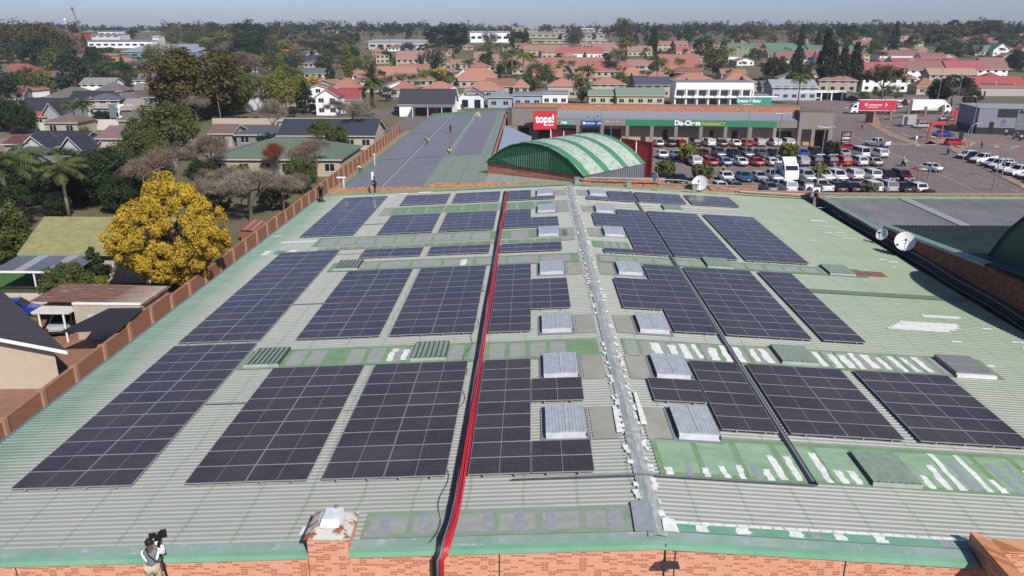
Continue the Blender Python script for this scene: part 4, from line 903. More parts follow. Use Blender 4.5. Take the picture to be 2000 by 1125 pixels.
# ================================================================ labels that single things out
LM = [(350, 470, 'the big yellow tree'), (150, 450, 'the mossy yellow roof'), (560, 290, 'the long green hipped roof'), (630, 245, 'the long dark slate roof'),
 (90, 205, 'the grey slate house'), (60, 218, 'the small bright red roof'), (120, 270, 'the two white gables'), (230, 255, 'the striped pinkish metal roof'), (150, 160, 'the dark layered cedar'),
 (240, 75, 'the white hotel on the hill'), (310, 100, 'the pale blue shed'), (728, 165, 'the large date palm'), (835, 195, 'the black roofed shop'), (920, 190, 'the small white gabled shop'), (1050, 188, 'the pale blue shop row'),
 (1230, 185, 'the cream green roofed house'), (1390, 185, 'the white two storey shop block'), (1470, 198, 'the turquoise billboard'), (1550, 180, 'the white carports'), (1610, 130, 'the row of dark cypresses'),
 (1700, 200, 'the red box truck'), (1815, 205, 'the white box truck'), (1950, 210, 'the takeaway building'), (1950, 165, 'the bright red right hand roof'), (1860, 140, 'the tan roofed cream house'), (1740, 140, 'the brown hipped roof'),
 (1640, 108, 'the rose red terrace'), (1590, 90, 'the long green terrace roof'), (955, 72, 'the white factory block'), (925, 50, 'the blue roofed hall'), (1100, 70, 'the pale warehouses'), (780, 90, 'the long white school building'),
 (670, 190, 'the maroon roofed house'), (400, 150, 'the wide brown green tree'), (590, 180, 'the yellow green tree pair'), (330, 240, 'the round street tree'), (880, 120, 'the dark pair of round trees'), (1215, 80, 'the brown tree on the skyline'), (1100, 100, 'the pink roofed terrace'),
 (1050, 150, 'the round green tree'), (1380, 110, 'the green terrace palms'), (40, 340, 'the far left big palm'), (500, 60, 'the tall dark skyline tree'), (1940, 60, 'the right skyline tree'), (1200, 150, 'the orange roofs in the middle'), (800, 140, 'the long terracotta roof'), (300, 350, 'the grey brown bare trees'), (20, 130, 'the far left red roofs'), (1750, 60, 'the tall right hand cypress')]
def where(u, v, skip=''):
    L = sorted([(math.hypot((u-a)*.8, (v-b)*1.6), a, b, n) for a, b, n in LM if n != skip]); d, a, b, n = L[0]
    if d < 7 and len(L) > 1: d, a, b, n = L[1]
    du_, dv_ = (u-a)*.8, (v-b)*1.6
    if abs(du_) > abs(dv_): r_ = 'left of' if du_ < 0 else 'right of'
    else: r_ = 'beyond' if dv_ < 0 else 'in front of'
    if d > 75 and not r_ in ('beyond',): r_ = 'well '+r_ if 'of' in r_ and r_ != 'in front of' else r_
    return r_+' '+n
AUTO = []
def autolabel(o, desc, cat, group, u, v, skip=''):
    o['category'] = cat
    if group: o['group'] = group
    AUTO.append((o, desc, where(u, v, skip), u, v))
ORD = ['leftmost', 'second from left', 'third from left', 'fourth from left', 'fifth from left', 'sixth from left', 'seventh from left', 'eighth from left', 'ninth from left', 'tenth from left', 'eleventh from left', 'twelfth from left']
def finish_labels():
    d = {}
    for a in AUTO:
        k = a[1]+' '+a[2]
        if len(k.split()) > 12: k = k.replace('broad leafed ', '').replace('well ', '')
        d.setdefault(k, []).append(a)
    for k, L in d.items():
        L.sort(key=lambda a: a[3])
        for i, a in enumerate(L):
            if len(L) == 1: a[0]['label'] = k
            elif i == len(L)-1: a[0]['label'] = 'rightmost '+k
            else: a[0]['label'] = (ORD[i] if i < 12 else '%dth from left' % (i+1))+' '+k

# ================================================================ vehicles
def carmat(name, rgb, rough=.28, metal=.15):
    key = ('c', rgb)
    if key in MC: return MC[key]
    t = NT('car_paint_'+name); t.out(raw(*rgb), rough, metal, .6); t.b.inputs['Coat Weight'].default_value = .6; t.b.inputs['Coat Roughness'].default_value = .08; MC[key] = t.m; return t.m
PAINT = {'white': (226, 227, 228), 'silver': (172, 176, 182), 'grey': (92, 96, 104), 'black': (20, 21, 25), 'navy': (24, 32, 58), 'blue': (38, 92, 168), 'skyblue': (120, 150, 190), 'red': (176, 16, 26), 'maroon': (92, 14, 30), 'brown': (74, 66, 60), 'gold': (176, 168, 152), 'teal': (30, 100, 128), 'royal': (26, 56, 150), 'cream': (206, 196, 160)}
TYRE = plain('tyre_rubber', (24, 24, 25), .85); RIM = plain('wheel_rim', (150, 152, 156), .35, .6); CG = NT('car_glass'); CG.out(raw(24, 28, 34), .3, 0, .12); CARG = CG.m
HL = glassy('headlight_lens', (205, 212, 220), .1); TL = glassy('tail_light_lens', (150, 12, 16), .2)
TRIM = plain('bumper_black', (30, 31, 33), .6); PLATE = plain('number_plate_yellow_white', (214, 212, 190), .5)
BODYM = carmat('white', PAINT['white'])
def make_car(kind):
    P_ = dict(hatch=(3.9, .84, .86, .95, 1.48, -1.05, -.3, 1.45, 1.82, .72), sedan=(4.55, .87, .88, .93, 1.44, -1.1, -.35, .85, 1.55, .98), suv=(4.6, .91, .92, 1.08, 1.74, -1.2, -.55, 1.9, 2.2, .95),
              pickup=(5.3, .92, .93, 1.12, 1.8, -1.15, -.5, .7, .85, .95), van=(4.9, .92, .94, 1.2, 2.05, -1.75, -1.0, 2.3, 2.42, .8))[kind]
    L, wb, wl, belt, H, y1, y3, y4, y2, _ = P_
    o = empty('parked_car' if kind not in ('pickup', 'van') else {'pickup': 'pickup_truck', 'van': 'minibus'}[kind])
    a = L/2; hood = belt-.12; m = MB()
    st = [(-a, .42, hood-.32, .80), (-a+.06, .28, hood-.18, .9), (-a+.35, .22, hood-.08, .99), (-a+.9, .2, hood-.01, 1), (y1, .2, belt, 1), (0, .2, belt+.01, 1.01), (y2-.1, .2, belt+.02, 1)]
    if kind == 'sedan': st += [(a-.35, .22, belt-.0, .97), (a-.05, .3, belt-.06, .9), (a, .42, belt-.2, .84)]
    elif kind == 'pickup': st += [(a-.1, .3, belt+.0, .98), (a, .36, belt-.04, .96)]
    else: st += [(a-.12, .26, belt, .95), (a, .4, belt-.12, .9)]
    vs = []; n = 8
    for y, zb, zt, ws in st:
        h = zt-zb
        for x, z in ((.82*wb, zb), (wb*1.0, zb+.12), (wb*1.02, zb+h*.55), (wl*.97, zb+h*.86), (wl*.86, zt)): vs.append((x*ws, y, z))
        for x, z in ((.86*wl, zt), (wl*.97, zb+h*.86), (wb*1.02, zb+h*.55), (wb*1.0, zb+.12), (.82*wb, zb)): vs.append((-x*ws, y, z))
    N = 10; fs = [(i*N+k, i*N+k+1, (i+1)*N+k+1, (i+1)*N+k) for i in range(len(st)-1) for k in range(N-1)]
    fs = [f[::-1] for f in fs]; fs += [tuple(range(N)), tuple(reversed([(len(st)-1)*N+k for k in range(N)]))]
    m.add(vs, fs, 0)
    rw = wl*.80; g = .07
    # roof panel and pillars
    m.add([(-rw*.97, y3-.05, H-.05), (rw*.97, y3-.05, H-.05), (rw*.97, y4+.05, H-.06), (-rw*.97, y4+.05, H-.06), (-rw*.8, y3+.12, H), (rw*.8, y3+.12, H), (rw*.8, y4-.1, H), (-rw*.8, y4-.1, H)], [(4, 5, 6, 7), (0, 1, 5, 4), (1, 2, 6, 5), (2, 3, 7, 6), (3, 0, 4, 7)], 0)
    bw = wl*.88
    for s_ in (-1, 1):
        m.bar((s_*bw, y1+.04, belt), (s_*rw*.95, y3, H-.05), .09, .07, 0); m.bar((s_*bw, y2-.05, belt), (s_*rw*.95, y4, H-.05), .13, .08, 0)
        mid = (y3+y4)/2; m.bar((s_*bw*1.0, mid, belt), (s_*rw*.97, mid, H-.05), .07, .05, 0)
        if kind in ('suv', 'van'): m.bar((s_*bw, mid+.8, belt), (s_*rw*.97, mid+.75, H-.05), .08, .05, 0)
    if kind == 'pickup':
        m.box(-.8, .8, .95, a-.08, belt+.012, belt+.03, 1)
        for s_ in (-1, 1): m.box(s_*.86-.06, s_*.86+.06, .9, a, belt-.02, belt+.14, 0)
        m.box(-.86, .86, a-.07, a+.01, .7, belt+.12, 0)
    m.build('body', [BODYM, TRIM], o, False)
    m = MB(); e = .0
    A = [(-bw+e, y1+.02, belt), (bw-e, y1+.02, belt), (bw-e, y2-.02, belt), (-bw+e, y2-.02, belt), (-rw*.93, y3, H-.05), (rw*.93, y3, H-.05), (rw*.93, y4, H-.05), (-rw*.93, y4, H-.05)]
    m.add(A, [(0, 1, 5, 4), (1, 2, 6, 5), (2, 3, 7, 6), (3, 0, 4, 7)]); m.build('windows', CARG, o)
    m = MB(); m.box(-wb*.86, wb*.86, -a-.03, -a+.1, .3, .66); m.build('bumper', TRIM, o); m = MB(); m.box(-wb*.84, wb*.84, a-.08, a+.04, .32, .5); m.build('bumper', TRIM, o)
    for y in (-a+.8, a-.85):
        for s_ in (-1, 1):
            m = MB(); r_ = .36 if kind in ('suv', 'pickup', 'van') else .32; x = s_*(wb-.1)
            m.tube([(x-.11, y, r_), (x+.11, y, r_)], r_, 16, 0); m.tube([(x+s_*.115, y, r_), (x+s_*.118, y, r_)], r_*.62, 12, 1); m.build('wheel', [TYRE, RIM], o)
    for s_ in (-1, 1):
        m = MB(); m.box(s_*wb*.72-.17, s_*wb*.72+.17, -a-.005, -a+.12, hood-.36, hood-.2); m.build('headlight', HL, o)
        m = MB(); m.box(s_*wb*.78-.11, s_*wb*.78+.11, a-.1, a+.02, belt-.42, belt-.17); m.build('tail_light', TL, o)
        m = MB(); m.box(s_*(wl+.07)-.08, s_*(wl+.07)+.08, y1+.2, y1+.34, belt-.02, belt+.13); m.build('wing_mirror', BODYM, o)
    m = MB(); m.box(-.25, .25, a+.022, a+.045, .62, .74); m.build('number_plate', PLATE, o); m = MB(); m.box(-.25, .25, -a-.05, -a-.032, .4, .51); m.build('number_plate', PLATE, o)
    for ch in o.children: ch['_x'] = 0; del ch['_x']
    return o
PARK = {k: make_car(k) for k in ('hatch', 'sedan', 'suv', 'pickup', 'van')}
USED = set()
KN = {'hatch': 'hatchback', 'sedan': 'sedan', 'suv': 'station wagon', 'pickup': 'pickup', 'van': 'minibus'}
def car(kind, x, y, rz_, paint, label, group=None, z=.05):
    z += terr(x, y)
    mt = carmat(paint, PAINT[paint])
    c_ = copy_tree(PARK[kind], (x, y, z), rz_, label=label, cat={'pickup': 'pickup', 'van': 'minibus'}.get(kind, 'car'), group=group, paint={'car_paint': mt})
    return c_

# ================================================================ people
def skin(name, nodes, edges, mat_, parent, sub=1):
    names = list(nodes); me = bpy.data.meshes.new('tmp'); me.from_pydata([nodes[n][:3] for n in names], [(names.index(a), names.index(b)) for a, b in edges], [])
    ob = bpy.data.objects.new('tmp', me); COL.objects.link(ob); md = ob.modifiers.new('skin', 'SKIN'); md.branch_smoothing = .3
    sk = me.skin_vertices[0].data
    for i, n in enumerate(names):
        r_ = nodes[n][3]; sk[i].radius = (r_, nodes[n][4] if len(nodes[n]) > 4 else r_); sk[i].use_root = (i == 0)
    if sub: s2 = ob.modifiers.new('sub', 'SUBSURF'); s2.levels = sub; s2.render_levels = sub
    dg = bpy.context.evaluated_depsgraph_get(); dg.update(); m2 = bpy.data.meshes.new_from_object(ob.evaluated_get(dg)); bpy.data.objects.remove(ob)
    m2.materials.clear(); m2.materials.append(mat_); m2.polygons.foreach_set('use_smooth', [True]*len(m2.polygons)); m2.name = name
    o = bpy.data.objects.new(name, m2); COL.objects.link(o); o.parent = parent; return o
SKINM = plain('skin_brown', (92, 60, 44), .6, 0, .05, 3, world=False); HAIR = plain('hair_black', (20, 17, 16), .8, world=False)
BASE = dict(pel=(0, 0, .95), ch=(0, 0, 1.28), nk=(0, 0, 1.47), hd=(0, -.02, 1.6), ht=(0, 0, 1.72), ls=(.17, 0, 1.41), le=(.24, .03, 1.14), lh=(.24, -.06, .9), rs=(-.17, 0, 1.41), re=(-.24, .03, 1.14), rh=(-.24, -.06, .9),
            lhp=(.09, 0, .92), lk=(.1, -.02, .5), la=(.1, .02, .08), lt=(.11, -.15, .04), rhp=(-.09, 0, .92), rk=(-.1, -.02, .5), ra=(-.1, .02, .08), rt=(-.11, -.15, .04))
WALK = dict(BASE, lk=(.09, -.14, .52), la=(.1, -.22, .1), lt=(.1, -.38, .06), rk=(-.09, .02, .5), ra=(-.1, .28, .16), rt=(-.1, .2, .06), lh=(.24, .16, .92), le=(.23, .12, 1.15), rh=(-.24, -.22, .98), re=(-.23, -.02, 1.14))
BEND = dict(BASE, pel=(0, .15, .8), ch=(0, -.15, 1.0), nk=(0, -.32, 1.06), hd=(0, -.44, 1.06), ht=(0, -.54, 1.04), ls=(.17, -.26, 1.02), rs=(-.17, -.26, 1.02), le=(.22, -.36, .78), re=(-.22, -.36, .78), lh=(.16, -.5, .52), rh=(-.16, -.5, .52), lhp=(.1, .15, .78), rhp=(-.1, .15, .78), lk=(.16, -.08, .46), rk=(-.16, -.08, .46))
KNEEL = dict(BASE, pel=(0, .1, .42), ch=(0, -.08, .72), nk=(0, -.2, .88), hd=(0, -.28, .98), ht=(0, -.33, 1.08), ls=(.17, -.14, .82), rs=(-.17, -.14, .82), le=(.22, -.32, .62), re=(-.22, -.32, .62), lh=(.15, -.52, .5), rh=(-.15, -.52, .5), lhp=(.1, .1, .4), rhp=(-.1, .1, .4), lk=(.14, -.28, .1), rk=(-.14, -.28, .36), la=(.14, .16, .06), lt=(.14, .3, .03), ra=(-.14, -.22, .06), rt=(-.14, -.38, .03))
SIT = dict(BASE, pel=(0, .1, .78), ch=(0, .06, 1.08), nk=(0, 0, 1.27), hd=(0, -.04, 1.4), ht=(0, -.03, 1.52), ls=(.17, 0, 1.2), rs=(-.17, 0, 1.2), le=(.28, -.2, 1.02), re=(-.28, -.2, 1.02), lh=(.28, -.45, 1.0), rh=(-.28, -.45, 1.0), lhp=(.1, .08, .76), rhp=(-.1, .08, .76), lk=(.2, -.3, .68), rk=(-.2, -.3, .68), la=(.2, -.2, .28), ra=(-.2, -.2, .28), lt=(.2, -.36, .24), rt=(-.2, -.36, .24))
EDG = [('pel', 'ch'), ('ch', 'nk'), ('nk', 'hd'), ('hd', 'ht'), ('ch', 'ls'), ('ls', 'le'), ('le', 'lh'), ('ch', 'rs'), ('rs', 're'), ('re', 'rh'), ('pel', 'lhp'), ('lhp', 'lk'), ('lk', 'la'), ('la', 'lt'), ('pel', 'rhp'), ('rhp', 'rk'), ('rk', 'ra'), ('ra', 'rt')]
RAD = dict(pel=.13, ch=.14, nk=.055, hd=.095, ht=.06, ls=.065, le=.042, lh=.035, rs=.065, re=.042, rh=.035, lhp=.09, lk=.058, la=.04, lt=.035, rhp=.09, rk=.058, ra=.04, rt=.035)
def person(pose, loc, rz_, shirt, trousers, label, group=None, extra=None, hat=None, long_sleeve=True):
    o = empty('person', loc, rz_, label, 'person', group)
    nd = {k: (*pose[k], RAD[k]) for k in pose if k in RAD}; ed = list(EDG)
    if extra:
        for k, (p, r_, par) in extra.items(): nd[k] = (*p, r_); ed.append((par, k))
    skin('body', nd, ed, SKINM, o)
    gr = 1.16
    sh = {k: (*pose[k], RAD[k]*gr+.012) for k in ('pel', 'ch', 'ls', 'rs', 'le', 're')}
    e2 = [('pel', 'ch'), ('ch', 'ls'), ('ls', 'le'), ('ch', 'rs'), ('rs', 're')]
    if long_sleeve:
        for a, b in (('le', 'lh'), ('re', 'rh')): p = Vector(pose[a]).lerp(Vector(pose[b]), .82); sh[b] = (*p, .044); e2.append((a, b))
    skin('shirt', sh, e2, plain('cloth', shirt, .85, 0, .08, world=False), o)
    tr = {k: (*pose[k], RAD[k]*gr+.01) for k in ('pel', 'lhp', 'rhp', 'lk', 'rk', 'la', 'ra')}
    skin('trousers', tr, [('pel', 'lhp'), ('lhp', 'lk'), ('lk', 'la'), ('pel', 'rhp'), ('rhp', 'rk'), ('rk', 'ra')], plain('cloth', trousers, .85, 0, .08, world=False), o)
    h = Vector(pose['hd']); t_ = Vector(pose['ht']); c_ = h.lerp(t_, .5)+Vector((0, .012, .01))
    m = MB(); m.lathe([(0, .115), (.06, .1), (.1, .05), (.108, 0), (.1, -.03)], 14, tuple(c_)); m.build('helmet' if hat else 'hair', plain('hat', hat, .5, world=False) if hat else HAIR, o, True)
    return o
# ================================================================ foliage
def leafmat(name, c1, c2, c3=None):
    t = NT('leaf_'+name); g = t.n('ShaderNodeNewGeometry'); oi = t.n('ShaderNodeObjectInfo')
    f = t.math('FRACT', t.math('ADD', g.outputs['Random Per Island'], oi.outputs['Random']))
    k_ = lambda c: tuple(v*1.0 for v in raw(*c)[:3])+(1,)
    c = t.mix(f, k_(c1), k_(c2))
    n = t.ramp(t.noise(.6, 3, g.outputs['Position']), .35, .65); c = t.mix(t.math('MULTIPLY', n, .55), c, k_(c3 or c1))
    t.out(c, .7, 0, .25)
    tr = t.n('ShaderNodeBsdfTranslucent'); t.l(c, tr.inputs[0]); mx = t.n('ShaderNodeMixShader'); mx.inputs[0].default_value = .25
    t.l(t.b.outputs[0], mx.inputs[1]); t.l(tr.outputs[0], mx.inputs[2]); t.l(mx.outputs[0], t.o.inputs[0]); return t.m
LEAF = dict(dark=leafmat('dark_green', (42, 58, 32), (66, 82, 44), (34, 48, 34)), mid=leafmat('mid_green', (74, 84, 42), (106, 112, 60), (58, 68, 36)), olive=leafmat('olive_brown', (82, 72, 36), (112, 96, 50), (62, 64, 34)),
 yellow=leafmat('yellow', (184, 152, 44), (206, 178, 66), (144, 118, 40)), lime=leafmat('yellow_green', (104, 108, 44), (138, 136, 62), (82, 92, 42)), bluegreen=leafmat('blue_green', (44, 62, 52), (70, 90, 74), (36, 50, 46)),
 palm=leafmat('palm_green', (72, 86, 44), (116, 122, 70), (58, 70, 40)), grey=leafmat('grey_green', (92, 94, 72), (122, 120, 94), (80, 84, 62)), russet=leafmat('russet_twigs', (120, 102, 88), (148, 130, 112), (106, 90, 78)),
 greybare=leafmat('grey_twigs', (136, 124, 108), (164, 152, 134), (118, 110, 94)), redbrown=leafmat('red_brown', (120, 62, 40), (150, 84, 52), (96, 56, 42)))
BARK = plain('bark_brown', (88, 74, 60), .9, 0, .2, 2); BARKP = plain('bark_pale', (158, 146, 128), .9, 0, .12, 2)
rs_ = np.random.RandomState(11)
def leaves(C, Rr, n, size, aspect=1.6, updown=0.35):
    "n quads on shells of radius Rr round the cluster centres C"
    k = len(C); idx = rs_.randint(0, k, n); d = rs_.normal(size=(n, 3)); d /= np.linalg.norm(d, axis=1)[:, None]
    p = C[idx]+d*(Rr[idx]*rs_.uniform(.55, 1.08, n))[:, None]
    nrm = d+rs_.normal(size=(n, 3))*.55+np.array([0, 0, updown]); nrm /= np.linalg.norm(nrm, axis=1)[:, None]
    t1 = np.cross(nrm, rs_.normal(size=(n, 3))); t1 /= np.linalg.norm(t1, axis=1)[:, None]; t2 = np.cross(nrm, t1)
    s = size*rs_.uniform(.6, 1.3, n); a = t1*(s*aspect*.5)[:, None]; b = t2*(s*.5)[:, None]
    V = np.stack([p-a-b, p+a-b*.4, p+a*.7+b, p-a+b*.6], 1).reshape(-1, 3); return V, np.arange(n*4).reshape(-1, 4)
def clusters(k, fx, fz, shape, rr):
    C = []; 
    while len(C) < k:
        d = rs_.normal(size=3); d /= np.linalg.norm(d); q = rs_.uniform(.45, 1)**.6; C.append(shape(d*q))
    C = np.array(C); return C, rs_.uniform(rr[0], rr[1], k)
def trunk(m, h, r0, crown_c, nl, seed, base=0.35):
    r = random.Random(seed); top = (r.uniform(-.2, .2), r.uniform(-.2, .2), h*base)
    m.tube([(0, 0, 0), (0.02*h*r.uniform(-1, 1), 0, h*base*.5), top], [r0*1.25, r0, r0*.85], 8)
    for i in range(nl):
        a = i*2*math.pi/nl+r.uniform(-.3, .3); R_ = crown_c*r.uniform(.45, .8); zt = h*r.uniform(.6, .85)
        m.tube([top, (math.cos(a)*R_*.4, math.sin(a)*R_*.4, (top[2]+zt)*.5), (math.cos(a)*R_, math.sin(a)*R_, zt)], [r0*.7, r0*.4, r0*.12], 6)
def proto(name, h, W, fn, k=55, rr=(.09, .2), n=2600, size=.34, z0=.28, bark=BARK, nl=6, r0=.22, squash=1, mat='mid', skew=0.0):
    root = empty(name); c0 = np.array([0, 0, h*(z0+(1-z0)/2)])
    def shape(d):
        x = d*np.array([W/2, W/2, h*(1-z0)/2]); return x+c0
    C, Rr = clusters(k, 1, 1, fn if fn else shape, (rr[0]*W, rr[1]*W)); V, F = leaves(C, Rr, n, size)
    V[:, 2] = np.maximum(V[:, 2], h*.06)
    npmesh('crown', V, F, LEAF[mat], root); m = MB(); trunk(m, h, r0, W/2, nl, len(bpy.data.objects)); m.build('trunk', bark, root, True); return root
TP = {}
TP['broad'] = [proto('broadleaf_tree', 10, w_, None, k, n=2600, mat='mid', z0=z_) for w_, k, z_ in ((9.5, 50, .2), (12, 60, .25), (8, 40, .15))]
TP['tall'] = [proto('tall_tree', 10, w_, None, 46, (.1, .22), 2400, .34, .2, mat='dark') for w_ in (5.2, 6.4)]
def um(d): x = d*np.array([5.2, 5.2, 1.5]); return x+np.array([0, 0, 7.2+1.0*(1-(x[0]**2+x[1]**2)/27)])
TP['umbrella'] = [proto('umbrella_tree', 10, 10, um, 60, (.06, .12), 2800, .3, mat='olive')]
def shr(d): return d*np.array([4.2, 4.2, 3.6])+np.array([0, 0, 4.6])
TP['shrub'] = [proto('rounded_shrub', 10, 9, shr, 34, (.1, .2), 1500, .6, mat='mid', r0=.3)]
def cyp(d): z = (d[2]+1)/2; w_ = .95*math.sin(math.pi*min(max(z, .04), 1)**.55)**.8+.1; return np.array([d[0]*w_, d[1]*w_, z*9.8+.1])
TP['cypress'] = [proto('cypress', 10, 2, cyp, 190, (.12, .24), 4600, .19, mat='dark', nl=3, r0=.12)]
def cone(d): z = ((d[2]+1)/2)**1.1; w_ = 3.1*(1-z)**.8+.15; return np.array([d[0]*w_, d[1]*w_, z*9.2+.7])
TP['conifer'] = [proto('conifer', 10, 5, cone, 110, (.06, .13), 2800, .28, mat='dark', nl=4)]
def make_cedar():
    root = empty('cedar_tree'); C = []; Rr = []
    for lv in range(11):
        z = 1.2+lv*.8; w_ = 4.6*(1-lv/11.5)**.85+.3
        for k in range(int(10+w_*5)):
            a = rs_.uniform(0, 6.28); q = rs_.uniform(.2, 1)**.5*w_; C.append((math.cos(a)*q, math.sin(a)*q, z-q*.06+rs_.uniform(-.1, .1))); Rr.append(.38)
    C = np.array(C); V, F = leaves(C, np.array(Rr), 6000, .22, 1.8, .8); V[:, 2] = C[0, 2]*0+V[:, 2]
    npmesh('crown', V, F, LEAF['bluegreen'], root); m = MB(); m.tube([(0, 0, 0), (0, 0, 9.6)], [.35, .05], 8)
    for k in range(22): a = k*2.4; z = 1.2+k*.38; q = 4*(1-k/24); m.tube([(0, 0, z), (math.cos(a)*q, math.sin(a)*q, z+.1)], [.09, .03], 5)
    m.build('trunk', BARK, root, True); return root
TP['cedar'] = [make_cedar()]
def make_palm(kind):
    root = empty('palm_tree'); V = []; r = random.Random(3 if kind == 'queen' else 8); n = 26 if kind == 'queen' else 64
    L = 3.4 if kind == 'queen' else 3.6; zt = 7.6 if kind == 'queen' else 6.8
    for i in range(n):
        a = i*2.399; el = (r.uniform(.1, 1.25) if kind == 'queen' else r.uniform(-.7, 1.4)); p = Vector((0, 0, zt)); seg_ = 9; d = Vector((math.cos(a)*math.cos(el), math.sin(a)*math.cos(el), math.sin(el)))
        side = Vector((-math.sin(a), math.cos(a), 0)); pts = [p.copy()]
        for s_ in range(seg_):
            d = (d+Vector((0, 0, -.17 if kind == 'queen' else -.11))).normalized(); p = p+d*L/seg_; pts.append(p.copy())
        for s_ in range(1, seg_):
            for sd_ in (-1, 1):
                for q in (0, .5):
                    b_ = pts[s_].lerp(pts[s_+1], q); ll = .85*math.sin(math.pi*(s_+q+.6)/(seg_+1.4))+.12; e_ = b_+side*sd_*ll*.8+Vector((0, 0, -ll*(.5 if kind == 'queen' else .12)))+(pts[s_+1]-pts[s_])*.6
                    w_ = (pts[s_+1]-pts[s_])*.22; V += [b_-w_, b_+w_, e_+w_*.3, e_-w_*.3]
        for s_ in range(seg_): w_ = side*.035*(1-s_/seg_)+side*.01; V += [pts[s_]-w_, pts[s_]+w_, pts[s_+1]+w_*.8, pts[s_+1]-w_*.8]
    V = np.array([tuple(v) for v in V]); npmesh('crown', V, np.arange(len(V)).reshape(-1, 4), LEAF['palm'], root)
    m = MB(); m.tube([(0, 0, 0), (.05, 0, zt*.5), (0, 0, zt)], [.26, .19, .16] if kind == 'queen' else [.45, .4, .42], 10)
    if kind != 'queen': m.lathe([(.42, -.9), (.6, -.3), (.3, .3)], 10, (0, 0, zt))
    m.build('trunk', BARKP if kind == 'queen' else BARK, root, True); return root
TP['palm'] = [make_palm('queen')]; TP['datepalm'] = [make_palm('date')]
def make_bare(seed, mat, spread=1.0, dens=1.0):
    root = empty('bare_tree'); r = random.Random(seed); m = MB(); tips = []
    def br(p, d, L, rad_, lv):
        e_ = p+d*L; q = p.lerp(e_, .5)+Vector((r.uniform(-1, 1), r.uniform(-1, 1), 0))*L*.06
        m.tube([p, q, e_], [rad_, rad_*.8, rad_*.62], 5 if lv < 3 else 3, cap=False)
        if lv >= 5: tips.append((e_, d)); return
        for k in range(3 if lv < 4 else 4):
            a = r.uniform(0, 6.28); dd = (d+Vector((math.cos(a), math.sin(a), r.uniform(-.25, .45)))*r.uniform(.5, .85)*spread).normalized(); br(e_, dd, L*r.uniform(.62, .82), rad_*.58, lv+1)
    br(Vector((0, 0, 0)), Vector((0, 0, 1)), 1.9, .2, 1)
    m.build('trunk', BARK, root, True)
    T = np.array([tuple(p) for p, d in tips]); n = int(5200*dens); i = rs_.randint(0, len(T), n); p = T[i]+rs_.normal(size=(n, 3))*.28
    d = rs_.normal(size=(n, 3))+np.array([0, 0, .5]); d /= np.linalg.norm(d, axis=1)[:, None]; s_ = np.cross(d, rs_.normal(size=(n, 3))); s_ /= np.linalg.norm(s_, axis=1)[:, None]
    L = rs_.uniform(.25, .6, n)[:, None]; w_ = .016; V = np.stack([p-s_*w_, p+s_*w_, p+d*L+s_*w_*.4, p+d*L-s_*w_*.4], 1).reshape(-1, 3)
    npmesh('twigs', V, np.arange(n*4).reshape(-1, 4), LEAF[mat], root); z = V[:, 2].max(); root['_h'] = float(z); return root
TP['bare'] = [make_bare(2, 'russet'), make_bare(5, 'greybare', 1.15), make_bare(9, 'russet', .8)]
def yel(d):
    z = (d[2]+1)/2; a = math.atan2(d[1], d[0]); pr = (.5+.85*math.sin(math.pi*min(max(z, 0), 1)**.85)**.6)*(1+.13*math.sin(3*a+1.2)+.09*math.sin(5*a+z*7)); pr *= .78
    return np.array([d[0]*5.2*pr, d[1]*5.2*pr, .7+z*8.9+.35*math.sin(2*a+2)*z])
THT = {k: 10.0 for k in TP}; THT['palm'] = 10.2; THT['datepalm'] = 10.2
KD = dict(broad='broad leafed tree', tall='tall tree', umbrella='flat topped tree', shrub='rounded shrub', cypress='slim cypress', conifer='pointed conifer', cedar='layered cedar', palm='palm', datepalm='stout date palm', bare='leafless tree')
CD = dict(dark='dark green', mid='green', olive='olive brown', yellow='golden yellow', lime='yellow green', bluegreen='blue green', palm='green', grey='grey green', russet='reddish brown', greybare='grey brown', redbrown='rust red')
CATS = dict(shrub='shrub', palm='palm', datepalm='palm')
def tree(kind, u, vb, hpx, col=None, wf=1.0, label=None, pos=None, group=None, hm=None):
    "u, vb: photo pixel of the foot; hpx: height in photo pixels"
    p = pos or G(u, vb); h = hm or hpx*mpp(p)*1.03; pr = rnd.choice(TP[kind]); nat = pr.get('_h', THT[kind]); s_ = h/nat
    pt = {'leaf_': LEAF[col]} if col else None
    c_ = copy_tree(pr, tuple(p), rnd.uniform(0, 6.28), (s_*wf, s_*wf, s_), cat=CATS.get(kind, 'tree'), paint=pt)
    if '_h' in c_: del c_['_h']
    if label: tag(c_, label, group=group)
    else:
        sz = 'small ' if hpx < 18 else ('big ' if hpx > 60 else ''); autolabel(c_, sz+(CD[col]+' ' if col else {'bare': '', 'palm': '', 'datepalm': ''}.get(kind, ''))+KD[kind], CATS.get(kind, 'tree'), group or 'trees and shrubs of the suburb', u, vb-hpx*.5)
    return c_
# ================================================================ parked cars
CARL = []
def crow(v, items, face, rowname, ang=5):
    for u, kind, paint in items:
        L = {'hatch': 3.9, 'sedan': 4.5, 'suv': 4.6, 'pickup': 5.3, 'van': 4.9}[kind]
        p = at(u, v, 0.05); o = car(kind, p.x, p.y+L/2, (R(180) if face == 'b' else 0)+R(ang)+rnd.uniform(-.04, .04), paint, None, 'cars parked in the '+rowname)
        CARL.append((o, kind, paint, rowname, u))
A_ = 'row along the shop arcade'
crow(288, [(1288, 'sedan', 'silver'), (1312, 'sedan', 'black'), (1332, 'hatch', 'red'), (1361, 'suv', 'black'), (1388, 'suv', 'white'), (1413, 'sedan', 'brown'), (1440, 'sedan', 'white'), (1462, 'hatch', 'red'), (1487, 'suv', 'silver'), (1518, 'suv', 'white'), (1543, 'suv', 'white')], 'b', A_)
B_ = 'upper middle row'
crow(312, [(1297, 'hatch', 'white'), (1324, 'sedan', 'skyblue')], 'f', B_)
